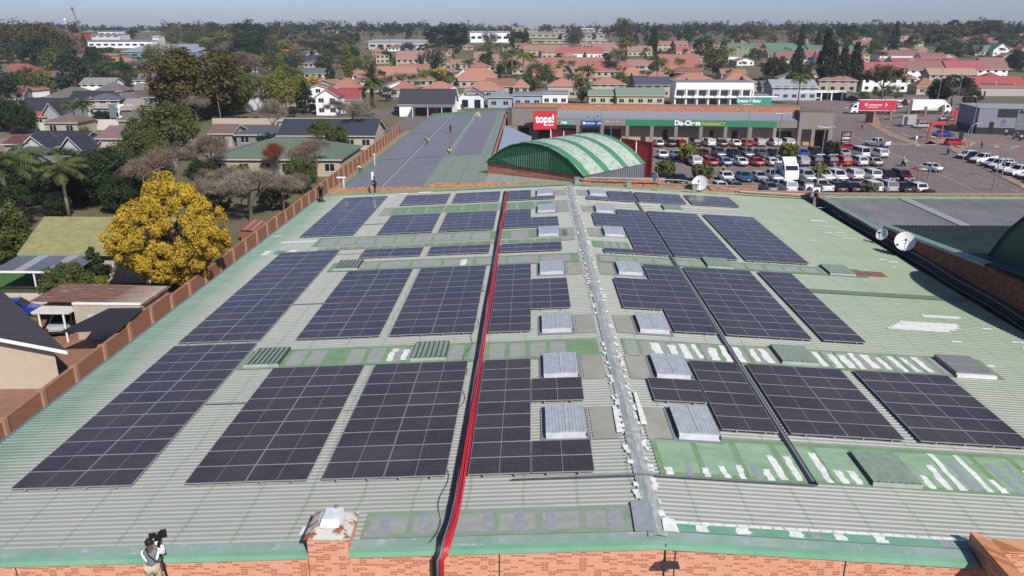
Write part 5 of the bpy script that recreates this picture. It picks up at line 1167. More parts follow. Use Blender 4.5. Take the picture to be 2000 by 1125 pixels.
crow(309, [(1378, 'sedan', 'maroon'), (1408, 'suv', 'grey'), (1436, 'sedan', 'navy'), (1462, 'suv', 'grey'), (1491, 'sedan', 'grey'), (1517, 'sedan', 'navy'), (1548, 'sedan', 'silver'), (1573, 'sedan', 'blue'), (1601, 'suv', 'navy'), (1625, 'suv', 'black'), (1655, 'sedan', 'silver')], 'f', B_)
crow(310, [(1688, 'van', 'white'), (1726, 'suv', 'white')], 'b', B_)
C_ = 'lower middle row'
crow(326, [(1361, 'suv', 'white'), (1392, 'sedan', 'red'), (1420, 'sedan', 'skyblue'), (1451, 'sedan', 'white'), (1482, 'sedan', 'red'), (1511, 'hatch', 'white'), (1538, 'sedan', 'silver'), (1571, 'suv', 'silver'), (1597, 'suv', 'navy'), (1627, 'suv', 'maroon'), (1654, 'suv', 'red'), (1684, 'suv', 'white'), (1715, 'sedan', 'gold')], 'b', C_)
D_ = 'row facing the hall'
crow(362, [(1302, 'sedan', 'black'), (1331, 'sedan', 'navy')], 'f', D_)
crow(357, [(1424, 'sedan', 'white'), (1459, 'sedan', 'teal'), (1490, 'sedan', 'silver'), (1518, 'pickup', 'silver'), (1583, 'suv', 'silver'), (1618, 'pickup', 'white'), (1645, 'suv', 'white'), (1743, 'suv', 'black'), (1773, 'suv', 'maroon')], 'f', D_)
crow(354, [(1676, 'suv', 'white'), (1710, 'suv', 'white')], 'b', D_)
E_ = 'nearest row behind the parapet'
crow(379, [(1413, 'hatch', 'white'), (1442, 'sedan', 'grey')], 'f', E_)
crow(379, [(1508, 'sedan', 'grey'), (1545, 'suv', 'white'), (1578, 'suv', 'maroon'), (1613, 'pickup', 'white'), (1643, 'sedan', 'black'), (1672, 'sedan', 'navy'), (1711, 'suv', 'white'), (1742, 'suv', 'silver'), (1772, 'sedan', 'black'), (1800, 'hatch', 'white')], 'b', E_)
p = at(1660, 296, 0); o = car('sedan', p.x, p.y+1, R(75), 'red', 'bright red sedan standing crosswise by the black price board'); 
F_ = 'slanted row along the road at the right'
for i, (u, v, kind, paint) in enumerate(((1880, 311, 'hatch', 'white'), (1897, 314, 'hatch', 'navy'), (1912, 320, 'pickup', 'white'), (1932, 327, 'sedan', 'silver'), (1946, 332, 'suv', 'white'), (1962, 339, 'pickup', 'white'), (1982, 345, 'pickup', 'white'), (2004, 352, 'sedan', 'white'), (2022, 360, 'sedan', 'white'))):
    p = at(u, v, 0); o = car(kind, p.x+1.2, p.y+1, R(-68), paint, None, 'cars parked in the '+F_); CARL.append((o, kind, paint, F_, u))
F2 = 'row behind the red truck'
for u, v, kind, paint, a in ((1595, 195, 'hatch', 'white', 170), (1665, 196, 'sedan', 'navy', 100), (1749, 212, 'hatch', 'white', 200), (1757, 200, 'sedan', 'white', 80), (1770, 205, 'suv', 'red', 180), (1675, 191, 'sedan', 'grey', 90)):
    p = at(u, v, 0); o = car(kind, p.x, p.y, R(a), paint, None); CARL.append((o, kind, paint, F2, u))
for u, v, kind, paint, a, lab in ((1712, 286, 'pickup', 'white', -150, 'white double cab pickup driving on the road past the price board'), (1813, 334, 'sedan', 'white', -155, 'white sedan driving on the road near the slanted parking row'),
    (1797, 250, 'hatch', 'silver', -95, 'silver hatchback parked by the red arch in front of the takeaway lane'), (1782, 243, 'sedan', 'red', -100, 'red car half hidden behind the silver hatchback'), (1842, 267, 'sedan', 'royal', 88, 'bright blue hatchback next to the red arch'),
    (1864, 284, 'hatch', 'red', 88, 'red hatchback at the tip of the kerb island'), (1850, 236, 'sedan', 'silver', 90, 'silver car beneath the red fuel frame'), (780, 218, 'hatch', 'blue', 40, 'small light blue car in front of the white shop gable'), (833, 219, 'pickup', 'silver', 180, 'silver pickup in front of the shop with the black roof'),
    (866, 216, 'pickup', 'cream', 180, 'cream pickup under the awning of the black roofed shop'), (895, 211, 'hatch', 'black', 70, 'black hatchback beside the white chimney wall'), (973, 209, 'suv', 'white', 80, 'white car at the left end of the shopping centre'),
    (75, 253, 'suv', 'white', 100, 'white station wagon beside the low red roofed house'), (118, 251, 'sedan', 'navy', 60, 'dark blue car beneath the palm pair at left'), (145, 248, 'suv', 'grey', 80, 'grey car parked right of the dark blue one by the palms'), (198, 246, 'hatch', 'white', 80, 'white hatchback on the street before the grey flat roofed shop'),
    (262, 237, 'sedan', 'navy', 90, 'dark car beside the round tree at the banners'), (137, 640, 'sedan', 'silver', 188, 'silver sedan under the white carport at the left'), (34, 617, 'sedan', 'royal', 110, 'dark blue car behind the picket fence at the left edge')):
    p = at(u, v, 0); car(kind, p.x, p.y, R(a), paint, lab)
d = {}
for c_ in CARL: d.setdefault((c_[1], c_[2], c_[3]), []).append(c_)
for (kind, paint, row), L in d.items():
    L.sort(key=lambda a: a[4])
    for i, c_ in enumerate(L):
        pre = '' if len(L) == 1 else ('rightmost ' if i == len(L)-1 else ORD[i]+' ')
        c_[0]['label'] = pre+{'skyblue': 'light blue', 'royal': 'bright blue', 'navy': 'dark blue', 'teal': 'teal blue'}.get(paint, paint)+' '+KN[kind]+' in the '+row
for k in PARK.values():
    for ch in list(k.children): bpy.data.objects.remove(ch)
    bpy.data.objects.remove(k)
# ---- trucks
def truck(loc, rz_, boxcol, lab, txt=False, L=9.5, H=3.9):
    o = empty('box_truck', loc, rz_, lab, 'truck'); m = MB()      # faces -X
    m.box(-L/2+2.3, L/2, -1.2, 1.2, 1.05, H, 0); m.box(-L/2+2.2, L/2+.02, -1.22, 1.22, H, H+.06, 1); m.box(-L/2+2.2, L/2+.02, -1.22, 1.22, 1.0, 1.12, 1); m.build('cargo_box', [plain('truck_box', boxcol, .45, 0, .05), WHITE], o)
    m = MB(); a = -L/2
    pr = [(a+2.1, .8), (a+2.1, 2.9), (a+.9, 2.9), (a+.15, 1.9), (a, .9), (a, .5), (a+2.1, .5)]
    m.add([(x, -1.1, z) for x, z in pr]+[(x, 1.1, z) for x, z in pr], [tuple(range(7)), tuple(range(13, 6, -1))]+[(i, 7+i, 7+(i+1) % 7, (i+1) % 7) for i in range(7)])
    m.add([(a+2.1, -1.1, 2.9), (a+1.2, -1, 2.9), (a+2.1, -1.1, 3.8), (a+2.1, 1.1, 2.9), (a+1.2, 1, 2.9), (a+2.1, 1.1, 3.8)], [(0, 2, 1), (3, 4, 5), (1, 2, 5, 4)]); m.build('cab', WHITE, o)
    m = MB(); m.add([(a+.13, -1.0, 1.95), (a+.13, 1.0, 1.95), (a+.86, .98, 2.82), (a+.86, -.98, 2.82)], [(0, 1, 2, 3)]); 
    for s_ in (-1, 1): m.add([(a+.5, s_*1.11, 1.9), (a+1.6, s_*1.11, 1.9), (a+1.6, s_*1.11, 2.65), (a+.95, s_*1.11, 2.65)], [(0, 1, 2, 3)])
    m.build('cab_window', GLASS, o); m = MB(); m.box(a+1.2, L/2-.2, -.5, .5, .6, 1.02); m.build('chassis', DGREY, o)
    for x in (a+1.1, L/2-1.4, L/2-2.6)[:3 if L > 8 else 2]:
        for s_ in (-1, 1): m = MB(); m.tube([(x, s_*1.0-.15, .5), (x, s_*1.0+.15, .5)], .5, 16, 0); m.tube([(x, s_*1.16, .5), (x, s_*1.165, .5)], .25, 10, 1); m.build('wheel', [TYRE, RIM], o)
    for s_ in (-1, 1): m = MB(); m.box(a-.04, a+.02, s_*.8-.18, s_*.8+.18, .75, .95); m.build('headlight', HL, o)
    if txt:
        text('SG consumer', 1.15, SW, 'lettering', o, (-L/2+6.2, -1.215, 2.75), bold=.0, sx=.8); m = MB(); m.box(-L/2+4.6, -L/2+7.6, -1.225, -1.205, 1.95, 2.05); m.build('lettering_line', SW, o)
        m = MB(); m.add([(2.9, -1.22, 2.8), (3.35, -1.22, 3.3), (3.8, -1.22, 2.8), (3.35, -1.22, 2.3), (3.35, -1.22, 2.55), (3.6, -1.22, 2.8), (3.35, -1.22, 3.05), (3.1, -1.22, 2.8)], [(0, 1, 6, 7), (1, 2, 5, 6), (2, 3, 4, 5), (3, 0, 7, 4)]); m.build('logo', SW, o)
    return o
p = at(1700, 223, 0); truck((p.x+.3, p.y, .06), R(-4), (212, 32, 56), 'box truck with a red side and white lettering turning into the road', True, 12.8, 4.1)
p = at(1815, 222, 0); truck((p.x, p.y, .06), R(176), (232, 232, 230), 'white box truck with a plain side facing right', False, 11.3, 4.0)
p = at(1545, 358, 0); truck((p.x, p.y+2.8, .06), R(92), (226, 226, 224), 'small white box truck parked among the cars in the car park', False, 5.2, 2.6)
# ---- motorbikes
def moto(u, v, rz_, shirt, box, lab, hat=(225, 225, 225), rider=True):
    p = at(u, v, .05); o = empty('motorbike', tuple(p), rz_, lab, 'motorbike'); m = MB()
    for y in (-.65, .62): 
        w2 = MB(); w2.tube([(-.05, y, .3), (.05, y, .3)], .3, 16); w2.build('wheel', TYRE, o)
    m.tube([(0, -.65, .3), (0, -.45, .95)], .04, 6); m.tube([(-.32, -.4, 1.0), (.32, -.4, 1.0)], .025, 6); m.box(-.13, .13, -.35, .55, .35, .68); m.box(-.15, .15, -.3, .1, .68, .86); m.build('frame', BLACK, o)
    m = MB(); m.box(-.14, .14, .1, .65, .7, .78); m.build('seat', TRIM, o)
    if box: m = MB(); m.box(-.26, .26, .42, .9, .8, 1.3); m.build('delivery_box', plain('delivery_box', box, .5), o)
    if rider: person(SIT, tuple(p), rz_, shirt, (40, 42, 50), lab.replace('motorbike', 'motorbike rider').replace('delivery ', ''), hat=hat)
moto(1764, 324, R(175), (120, 170, 160), (150, 200, 190), 'delivery motorbike with a pale green box riding on the road', (235, 235, 235))
moto(1851, 302, R(150), (30, 70, 150), (40, 80, 160), 'motorbike with a blue box next to the red hatchback', (60, 90, 160))
for i, (u, v) in enumerate(((1958, 262), (1970, 265), (1985, 272), (1998, 275))):
    moto(u, v, R(60+i*11), (40, 60, 120), [(180, 40, 50), (200, 200, 205), (40, 80, 160), (190, 190, 200)][i], ['leftmost motorbike with a red box outside the takeaway building', 'motorbike with a white box outside the takeaway building', 'motorbike with a blue box outside the takeaway building', 'rightmost motorbike with a grey box outside the takeaway building'][i], rider=(i == 2))
# ---- people
VEST = (206, 226, 60)
def ph(u, v, z): return tuple(at(u, v, z))
zr = lambda u, v: (lambda p: Z2(p.x)+.2)(at(u, v, 5))
for (pose, u, v, a, sh, tr, lab, hat) in ((BEND, 834, 281, R(60), VEST, (40, 70, 60), 'worker in a yellow vest bending over the walkway between panels', None), (KNEEL, 877, 301, R(30), VEST, (70, 80, 60), 'worker in a yellow vest crouching at the corner of the right panel column', None),
    (WALK, 880, 261, R(20), (28, 32, 52), (30, 32, 44), 'person in dark clothes walking across the second roof panels', None), (BEND, 930, 229, R(90), VEST, (200, 200, 200), 'left one of two workers in yellow vests at the far end of the second roof', (240, 240, 240)), (KNEEL, 937, 230, R(-60), (215, 235, 120), (190, 190, 190), 'right one of two workers in yellow vests at the far end of the second roof', (240, 240, 240)),
    (KNEEL, 704, 335, R(-80), VEST, (60, 80, 120), 'worker in a yellow vest lying low on the left green edge of the second roof', None), (WALK, 732, 379, R(150), (60, 60, 66), (40, 40, 44), 'person stepping over the brick parapet beside a white panel held upright', None)):
    z = zr(u, v) if v < 340 else 7.3
    person(pose, ph(u, v, z), a, sh, tr, lab, hat=hat)
p = at(729, 368, 7.2); m = MB(); m.box(-.1, .12, -.02, .02, 0, 1.6); o = m.build('held_panel', WHITE, loc=(p.x, p.y-.1, 7.35)); tag(o, 'narrow white panel standing upright beside the person at the parapet', 'panel')
arc_ = [(1332, 'dark jacket', (30, 34, 44)), (1344, 'dark shirt', (24, 26, 36)), (1361, 'grey top', (60, 62, 72)), (1379, 'pink top', (170, 110, 110)), (1401, 'white shirt', (215, 215, 215)), (1427, 'black coat', (20, 20, 26)), (1447, 'navy coat', (26, 30, 50)), (1477, 'brown jacket', (70, 50, 44)), (1489, 'pale shirt', (170, 150, 140)), (1504, 'charcoal jacket', (44, 44, 50)), (1570, 'white coat', (225, 225, 225))]
for i, (u, n_, c_) in enumerate(arc_):
    p = at(u, 277, .15); person(WALK if i % 2 else BASE, (p.x, p.y-.4 if i < 10 else p.y-2, .15), rnd.uniform(0, 6.28), c_, (40, 42, 52), 'shopper in a %s walking along the shop arcade' % n_, 'shoppers along the arcade')
for u, v, pose, sh, tr, lab in ((1629, 336, WALK, (120, 150, 190), (170, 180, 200), 'person in light blue walking between the parked rows'), (1641, 336, WALK, (170, 60, 70), (210, 180, 170), 'person in a red top walking between the parked rows'), (1412, 340, BASE, VEST, (40, 40, 44), 'car guard in a yellow vest standing between the lower rows'),
    (1424, 303, BASE, (206, 216, 120), (40, 40, 60), 'car guard in a pale yellow vest among the upper rows'), (1683, 253, WALK, (196, 40, 50), (60, 40, 50), 'pedestrian in a red shirt on the road by the brick gatepost'), (1687, 253, WALK, (190, 80, 80), (170, 170, 170), 'pedestrian in pale trousers beside the one in the red shirt'),
    (1916, 291, WALK, (30, 32, 40), (24, 26, 34), 'man in black walking on the forecourt of the takeaway'), (1980, 262, BASE, (225, 225, 225), (40, 40, 50), 'person in white standing under the parasol'), (1990, 262, BASE, (60, 90, 150), (30, 30, 40), 'person in a blue shirt standing right of the parasol'), (378, 243, WALK, (60, 50, 50), (40, 40, 44), 'pedestrian on the reddish pavement beyond the green roofed house')):
    p = at(u, v, .06); person(pose, tuple(p), rnd.uniform(-.5, .5), sh, tr, lab)
# ---- the photographer at the front edge
d = ray(291, 1061); d = d/d.length*23.2; hp = Vector((0, 0, HC))+d
PH = dict(BASE, hd=(0.0, -.03, 1.6), ht=(0.0, .0, 1.71), ls=(.19, 0, 1.4), rs=(-.19, 0, 1.4), re=(-.27, -.16, 1.16), rh=(-.2, -.4, 1.34), le=(.24, -.14, 1.2), lh=(.0, -.4, 1.34))
rh = Vector(PH['rh']); ex = {}
for side, hx in (('r', Vector(PH['rh'])), ('l', Vector(PH['lh']))):
    for i in range(4):
        b_ = hx+Vector((-.03+.02*i, -.05, .03)); ex['%sf%da' % (side, i)] = (tuple(b_), .0095, side+'h'); ex['%sf%db' % (side, i)] = (tuple(b_+Vector((.01, -.035, .012+.004*i))), .0085, '%sf%da' % (side, i)); ex['%sf%dc' % (side, i)] = (tuple(b_+Vector((.012, -.055, -.008))), .008, '%sf%db' % (side, i))
    b_ = hx+Vector((.045 if side == 'r' else -.045, -.01, -.005)); ex[side+'t1'] = (tuple(b_), .011, side+'h'); ex[side+'t2'] = (tuple(b_+Vector((.015 if side == 'r' else -.015, -.03, .01))), .009, side+'t1')
ex['nose'] = ((0, -.125, 1.59), .018, 'hd'); ex['earl'] = ((.1, -.01, 1.6), .02, 'hd'); ex['earr'] = ((-.1, -.01, 1.6), .02, 'hd')
PRZ = R(180+18)
base = (hp.x, hp.y, hp.z-1.64)
po = person(PH, base, PRZ, (226, 226, 230), (214, 196, 160), 'photographer in grey vest and white shirt filming at the front edge of the roof', extra=ex)
skin('vest', dict(pel=(0, 0, .93, .185, .15), w=(0, 0, 1.08, .19, .15), ch=(0, .0, 1.26, .2, .155), up=(0, 0, 1.38, .15, .11), l=(.15, 0, 1.4, .085), r=(-.15, 0, 1.4, .085)), [('pel', 'w'), ('w', 'ch'), ('ch', 'up'), ('up', 'l'), ('up', 'r')], plain('vest_grey', (128, 132, 142), .9, 0, .1, 20, world=False), po)
m = MB(); m.tube([(.1, .0, 1.5), (.02, .17, 1.38), (-.12, .19, 1.2), (-.22, .1, 1.08), (-.26, -.1, 1.06)], .018, 6); m.build('shoulder_strap', BLACK, po)
def tf_(x, y, z): c_, s_ = math.cos(PRZ), math.sin(PRZ); return (base[0]+x*c_-y*s_, base[1]+x*s_+y*c_, base[2]+z)
o = empty('video_camera', tf_(-.12, -.48, 1.36), PRZ, 'black video camera with twin screens held up by the photographer', 'camera')
m = MB(); m.box(-.08, .08, -.2, .12, -.07, .07); m.tube([(0, -.2, 0), (0, -.33, 0)], .06, 12); m.build('camera_body', BLACK, o)
m = MB(); m.box(.02, .2, .0, .03, .1, .26); m.build('screen', BLACK, o); m = MB(); m.box(-.22, -.06, -.12, -.08, .0, .24); m.build('screen', BLACK, o); m = MB(); m.box(-.02, .06, .1, .14, -.03, .06); m.build('label_panel', WHITE, o)
o = empty('tripod', tf_(-.14, -.36, 0), PRZ, 'tripod with a silver leg standing next to the photographer', 'tripod')
m = MB(); m.tube([(0, 0, 1.4), (0, 0, 1.0)], .035, 8); m.box(-.06, .06, -.06, .06, .98, 1.08); m.build('centre_column', BLACK, o)
for a in (.3, 2.4, 4.5): m = MB(); m.tube([(0, 0, 1.02), (math.cos(a)*.2, math.sin(a)*.16, .02)], .022, 8, 0); m.build('leg', [GREY if a < 1 else BLACK], o)
o = empty('scaffold_tower', (base[0], base[1], 0), PRZ, 'scaffold platform carrying the photographer in front of the brick wall', 'scaffold'); zb = base[2]-.02
m = MB(); m.box(-.42, .42, -.56, .3, zb-.05, zb); m.build('deck', plain('deck_boards', (150, 120, 84), .8), o); m = MB()
for x in (-.4, .4):
    for y in (-.52, .28): m.tube([(x, y, 0), (x, y, zb-.05)], .03, 8)
for k in range(5): z = 1+k*1.7; m.tube([(-.4, -.52, z), (.4, -.52, z)], .02, 6); m.tube([(-.4, .28, z), (.4, .28, z+1.2 if k < 4 else z)], .02, 6)
m.build('tube_frame', POLE, o)
# ---- street furniture
def lamp(u, v, h, arm, lab, lean=0.0, twin=False, pos=None):
    p = pos or G(u, v); o = empty('street_lamp', tuple(p), 0, lab, 'street lamp'); m = MB()
    if twin: m.tube([(0, 0, 0), (lean, 0, h)], [.1, .06], 8); m.tube([(lean-1.1, 0, h+.12), (lean, 0, h), (lean+1.1, 0, h+.12)], .045, 6)
    else: m.tube([(0, 0, 0), (lean*.7, 0, h*.8), (lean*.85+arm*.15, 0, h*.93), (lean+arm*.5, 0, h), (lean+arm, 0, h+.02)], [.12, .08, .06, .05, .05], 8)
    m.build('pole', POLE, o)
    for s_ in ((-1, 1) if twin else (1,)):
        x = lean+(s_*1.1 if twin else arm); q = MB(); q.lathe([(0, -.09), (.22, -.07), (.27, 0), (.18, .1), (0, .14)], 10, (x, 0, h+.08)); hd_ = q.build('lamp_head', plain('lamp_head_pale', (206, 206, 200), .4), o)
lamp(1173, 283, 8.2, 0, 'twin headed lamp in front of the blue bank sign', twin=True); lamp(1192, 290, 5.4, 0, 'shorter twin headed lamp right of the blue bank sign', twin=True)
lamp(1455, 308, 11.2, 0, 'tall twin headed lamp in front of the yellow pharmacy lettering', .2, twin=True); lamp(1510, 357, 10.8, 0, 'twin headed lamp standing left of the small white box truck', .3, True); lamp(1593, 376, 9.6, 0, 'twin headed lamp rising behind the air conditioners', .3, True)
lamp(1650, 273, 7.0, -1.0, 'road lamp behind the black price board', .2); lamp(1721, 253, 9.8, -.8, 'road lamp on the kerb in front of the red truck', .1); lamp(1811, 353, 7.0, -1.5, 'leaning road lamp near the driving white sedan', .9)
lamp(1880, 316, 7.0, 1.8, 'curved road lamp at the start of the slanted parking row', .2); lamp(1888, 305, 11.3, -1.0, 'tall road lamp right of the blue hatchback', .3); lamp(1938, 373, 6.6, -1.2, 'lamp near the bottom right of the road with its head turned left', .3); lamp(1955, 350, 5.2, 1.2, 'lamp in the slanted parking row with its head turned right', .3)
lamp(1612, 213, 9, 0, 'slim pole in front of the dark cypresses', .6); lamp(1825, 222, 13, -.5, 'long leaning pole behind the white truck', .7); lamp(1865, 218, 10.5, -.5, 'second leaning pole right of the white truck', .5)
lamp(432, 236, 10, -1.6, 'street lamp before the wide brown green tree', -.6); lamp(118, 240, 8.5, 1.6, 'street lamp in front of the grey slate house', -.5)
for u, v, h in ((1390, 88, 9), (1420, 90, 9), (1455, 92, 10), (1488, 90, 9), (1535, 90, 9), (1575, 92, 9), (1630, 95, 10), (1670, 92, 11), (1713, 100, 14), (1762, 100, 12), (1815, 105, 12), (1885, 108, 11)):
    p = G(u, v); o = empty('street_lamp', tuple(p), 0); m = MB(); m.tube([(0, 0, 0), (0, 0, h)], .12, 6); m.build('pole', POLE, o); m = MB(); m.bar((-1.8, 0, h+.3), (1.8, 0, h+.3), .16); m.build('lamp_arm', POLE, o); autolabel(o, 'distant T shaped lamp post', 'street lamp', 'distant lamp posts along the far road', u, v-12)
# gantry arches, price board, fence and gatepost
def arch(u0, v0, u1, v1, h, lab):
    a, b = at(u0, v0, .05), at(u1, v1, .05); o = empty('height_arch', tuple(a), 0, lab, 'arch'); d_ = b-a; m = MB(); m.bar((0, 0, 0), (.3, 0, h), .28); m.bar((d_.x, d_.y, 0), (d_.x-.1, d_.y, h), .28); m.bar((.2, 0, h), (d_.x, d_.y, h), .5, .6); m.build('frame', plain('arch_red', (204, 36, 44), .45), o)
arch(1810, 276, 1838, 271, 3.7, 'red clearance arch over the lane next to the blue hatchback')
arch(1863, 240, 1884, 238, 3.6, 'red frame of the fuel bay near the takeaway building'); arch(1852, 242, 1863, 241, 3.0, 'narrow red frame left of the fuel bay')
o = empty('price_board', tuple(at(1650, 288, .05)), 0, 'black board with white and red lettering at the corner of the car park', 'sign'); m = MB(); m.box(-1.0, 1.0, 0, .15, .3, 3.3); m.box(-.9, -.8, .02, .12, 0, .3); m.box(.8, .9, .02, .12, 0, .3); m.build('board', plain('board_black', (40, 24, 34), .5), o)
text('L&B', .85, plain('board_pink', (230, 170, 180), .5), 'lettering', o, (0, -.03, 2.7), bold=.02); text('OPEN', .62, SW, 'lettering', o, (0, -.03, 1.9), bold=.015); text('MON-FRI', .34, SW, 'lettering', o, (0, -.03, 1.2)); text('8-5', .34, SW, 'lettering', o, (0, -.03, .75))
o = empty('gate_pillar_wall', tuple(at(1697, 240, .05)), R(35), 'curved tan brick gate wall at the end of the green fence', 'wall'); m = MB(); m.prism([(-.2, -1.2), (.3, -1.4), (1.3, 1.5), (.9, 1.7)], 0, 3.0); m.build('brickwork', plain('tan_brick', (176, 128, 92), .85), o)
o = empty('palisade_fence', tuple(at(1716, 236, .05)), 0, 'dark green fence between brick pillars behind the red truck lane', 'fence'); a = at(1716, 236, .05); b = at(1850, 222, .05); d_ = b-a; m = MB(); n = 60
for k in range(n): p = d_*(k/n); m.box(p.x-.03, p.x+.03, p.y-.03, p.y+.03, 0, 2.0)
for z in (.4, 1.8): m.bar((0, 0, z), (d_.x, d_.y, z), .06)
m.build('railings', plain('fence_green', (36, 66, 56), .6), o)
for u in (1738, 1772, 1806, 1840): p = at(u, 236-(u-1716)*.104, .05)-a; m = MB(); m.box(p.x-.3, p.x+.3, p.y-.3, p.y+.3, 0, 2.7); m.build('pillar', plain('tan_brick', (176, 128, 92), .85), o)
p = at(1780, 247, .05); o = empty('menu_board', tuple(p), R(20), 'pale menu board behind the silver hatchback', 'sign'); m = MB(); m.box(-2, 2.6, 1.2, 1.4, .3, 2.8); m.build('board', plain('menu_grey', (186, 186, 184), .5), o); m = MB(); m.box(-2.9, -1.9, -.4, -.25, .2, 2.6); m.build('side_board', plain('menu_dark', (62, 58, 72), .5), o)
# takeaway building
o = empty('takeaway_building', tuple(at(1905, 262, 0)), R(-10), 'black and grey takeaway building with slanted grey wall at the right edge', 'building')
m = MB()
m.box(0, 26, 0, 14, 0, 1.6, 1); m.box(0, 8.2, .01, 14, 1.6, 6.0, 0); m.box(8.2, 26, .012, 14, 1.6, 5.8, 1); m.add([(8.25, -.02, 1.2), (12.2, -.02, 1.2), (14.6, -.02, 5.8), (8.25, -.02, 5.8)], [(0, 1, 2, 3)], 2); m.box(4, 8.2, -.03, .0, 4.0, 5.9, 1); m.box(2.6, 3.6, -.03, 0, .1, 2.9, 3)
m.build('wall', [plain('wall_pale_grey', (150, 152, 166), .7), plain('wall_black', (30, 31, 36), .7), plain('wall_mid_grey', (128, 134, 138), .7), BLACK], o)
m = MB(); m.box(-.1, 26, -.1, 14, 6.0, 6.15); m.box(9, 26, -.6, 0, 5.6, 5.85, 0); m.build('roof_slab', plain('roof_grey', (176, 178, 180), .6), o)
m = MB(); m.lathe([(0, 0), (.55, 0)], 20); q_ = m.build('round_emblem', plain('emblem_grey', (104, 100, 116), .6), o); q_.rotation_euler = (R(90), 0, 0); q_.location = (5.6, -.035, 3.1)
m = MB(); m.box(5.0, 6.2, -.04, -.032, 2.1, 2.22); m.build('emblem_caption', plain('emblem_grey', (104, 100, 116), .6), o)
for i, (u, v) in enumerate(((1984, 262), (1962, 258))): p = at(u, v, .05); o = empty('parasol', tuple(p), 0, ['white parasol outside the takeaway building', 'grey parasol left of the white one outside the takeaway'][i], 'parasol'); m = MB(); m.lathe([(1.7, 2.3), (.9, 2.6), (0, 2.85)], 8); m.build('canopy', [plain('parasol_white', (214, 212, 206), .7), GREY][i], o); m = MB(); m.tube([(0, 0, 0), (0, 0, 2.8)], .04, 6); m.build('pole', POLE, o)
p = at(1876, 275, .05); o = empty('notice_board', tuple(p), R(8), 'small black notice board right of the blue hatchback', 'sign'); m = MB(); m.box(-.55, .55, 0, .1, .2, 2.0); m.build('board', BLACK, o); m = MB(); m.box(-.5, -.4, 0, .1, 0, .2); m.build('foot', BLACK, o)
p = at(1789, 280, .05); o = empty('bollard_sign', tuple(p), 0, 'short white bollard on the kerb below the menu board', 'bollard'); m = MB(); m.tube([(0, 0, 0), (0, 0, 1.1)], .05, 6); m.box(-.2, .2, -.05, .05, 1.0, 1.6); m.build('post', WHITE, o)
for i, (u, v, c_) in enumerate(((1790, 352, (200, 40, 40)), (1799, 354, (200, 210, 130)))): p = at(u, v, .05); o = empty('umbrella', tuple(p), 0, ['red open umbrella at the end of the parked row', 'pale green open umbrella at the end of the parked row'][i], 'umbrella'); m = MB(); m.lathe([(.75, 1.9), (.4, 2.1), (0, 2.2)], 8); m.build('canopy', plain('umbrella', c_, .6), o); m = MB(); m.tube([(0, 0, 0), (0, 0, 2.15)], .03, 6); m.build('pole', DGREY, o)
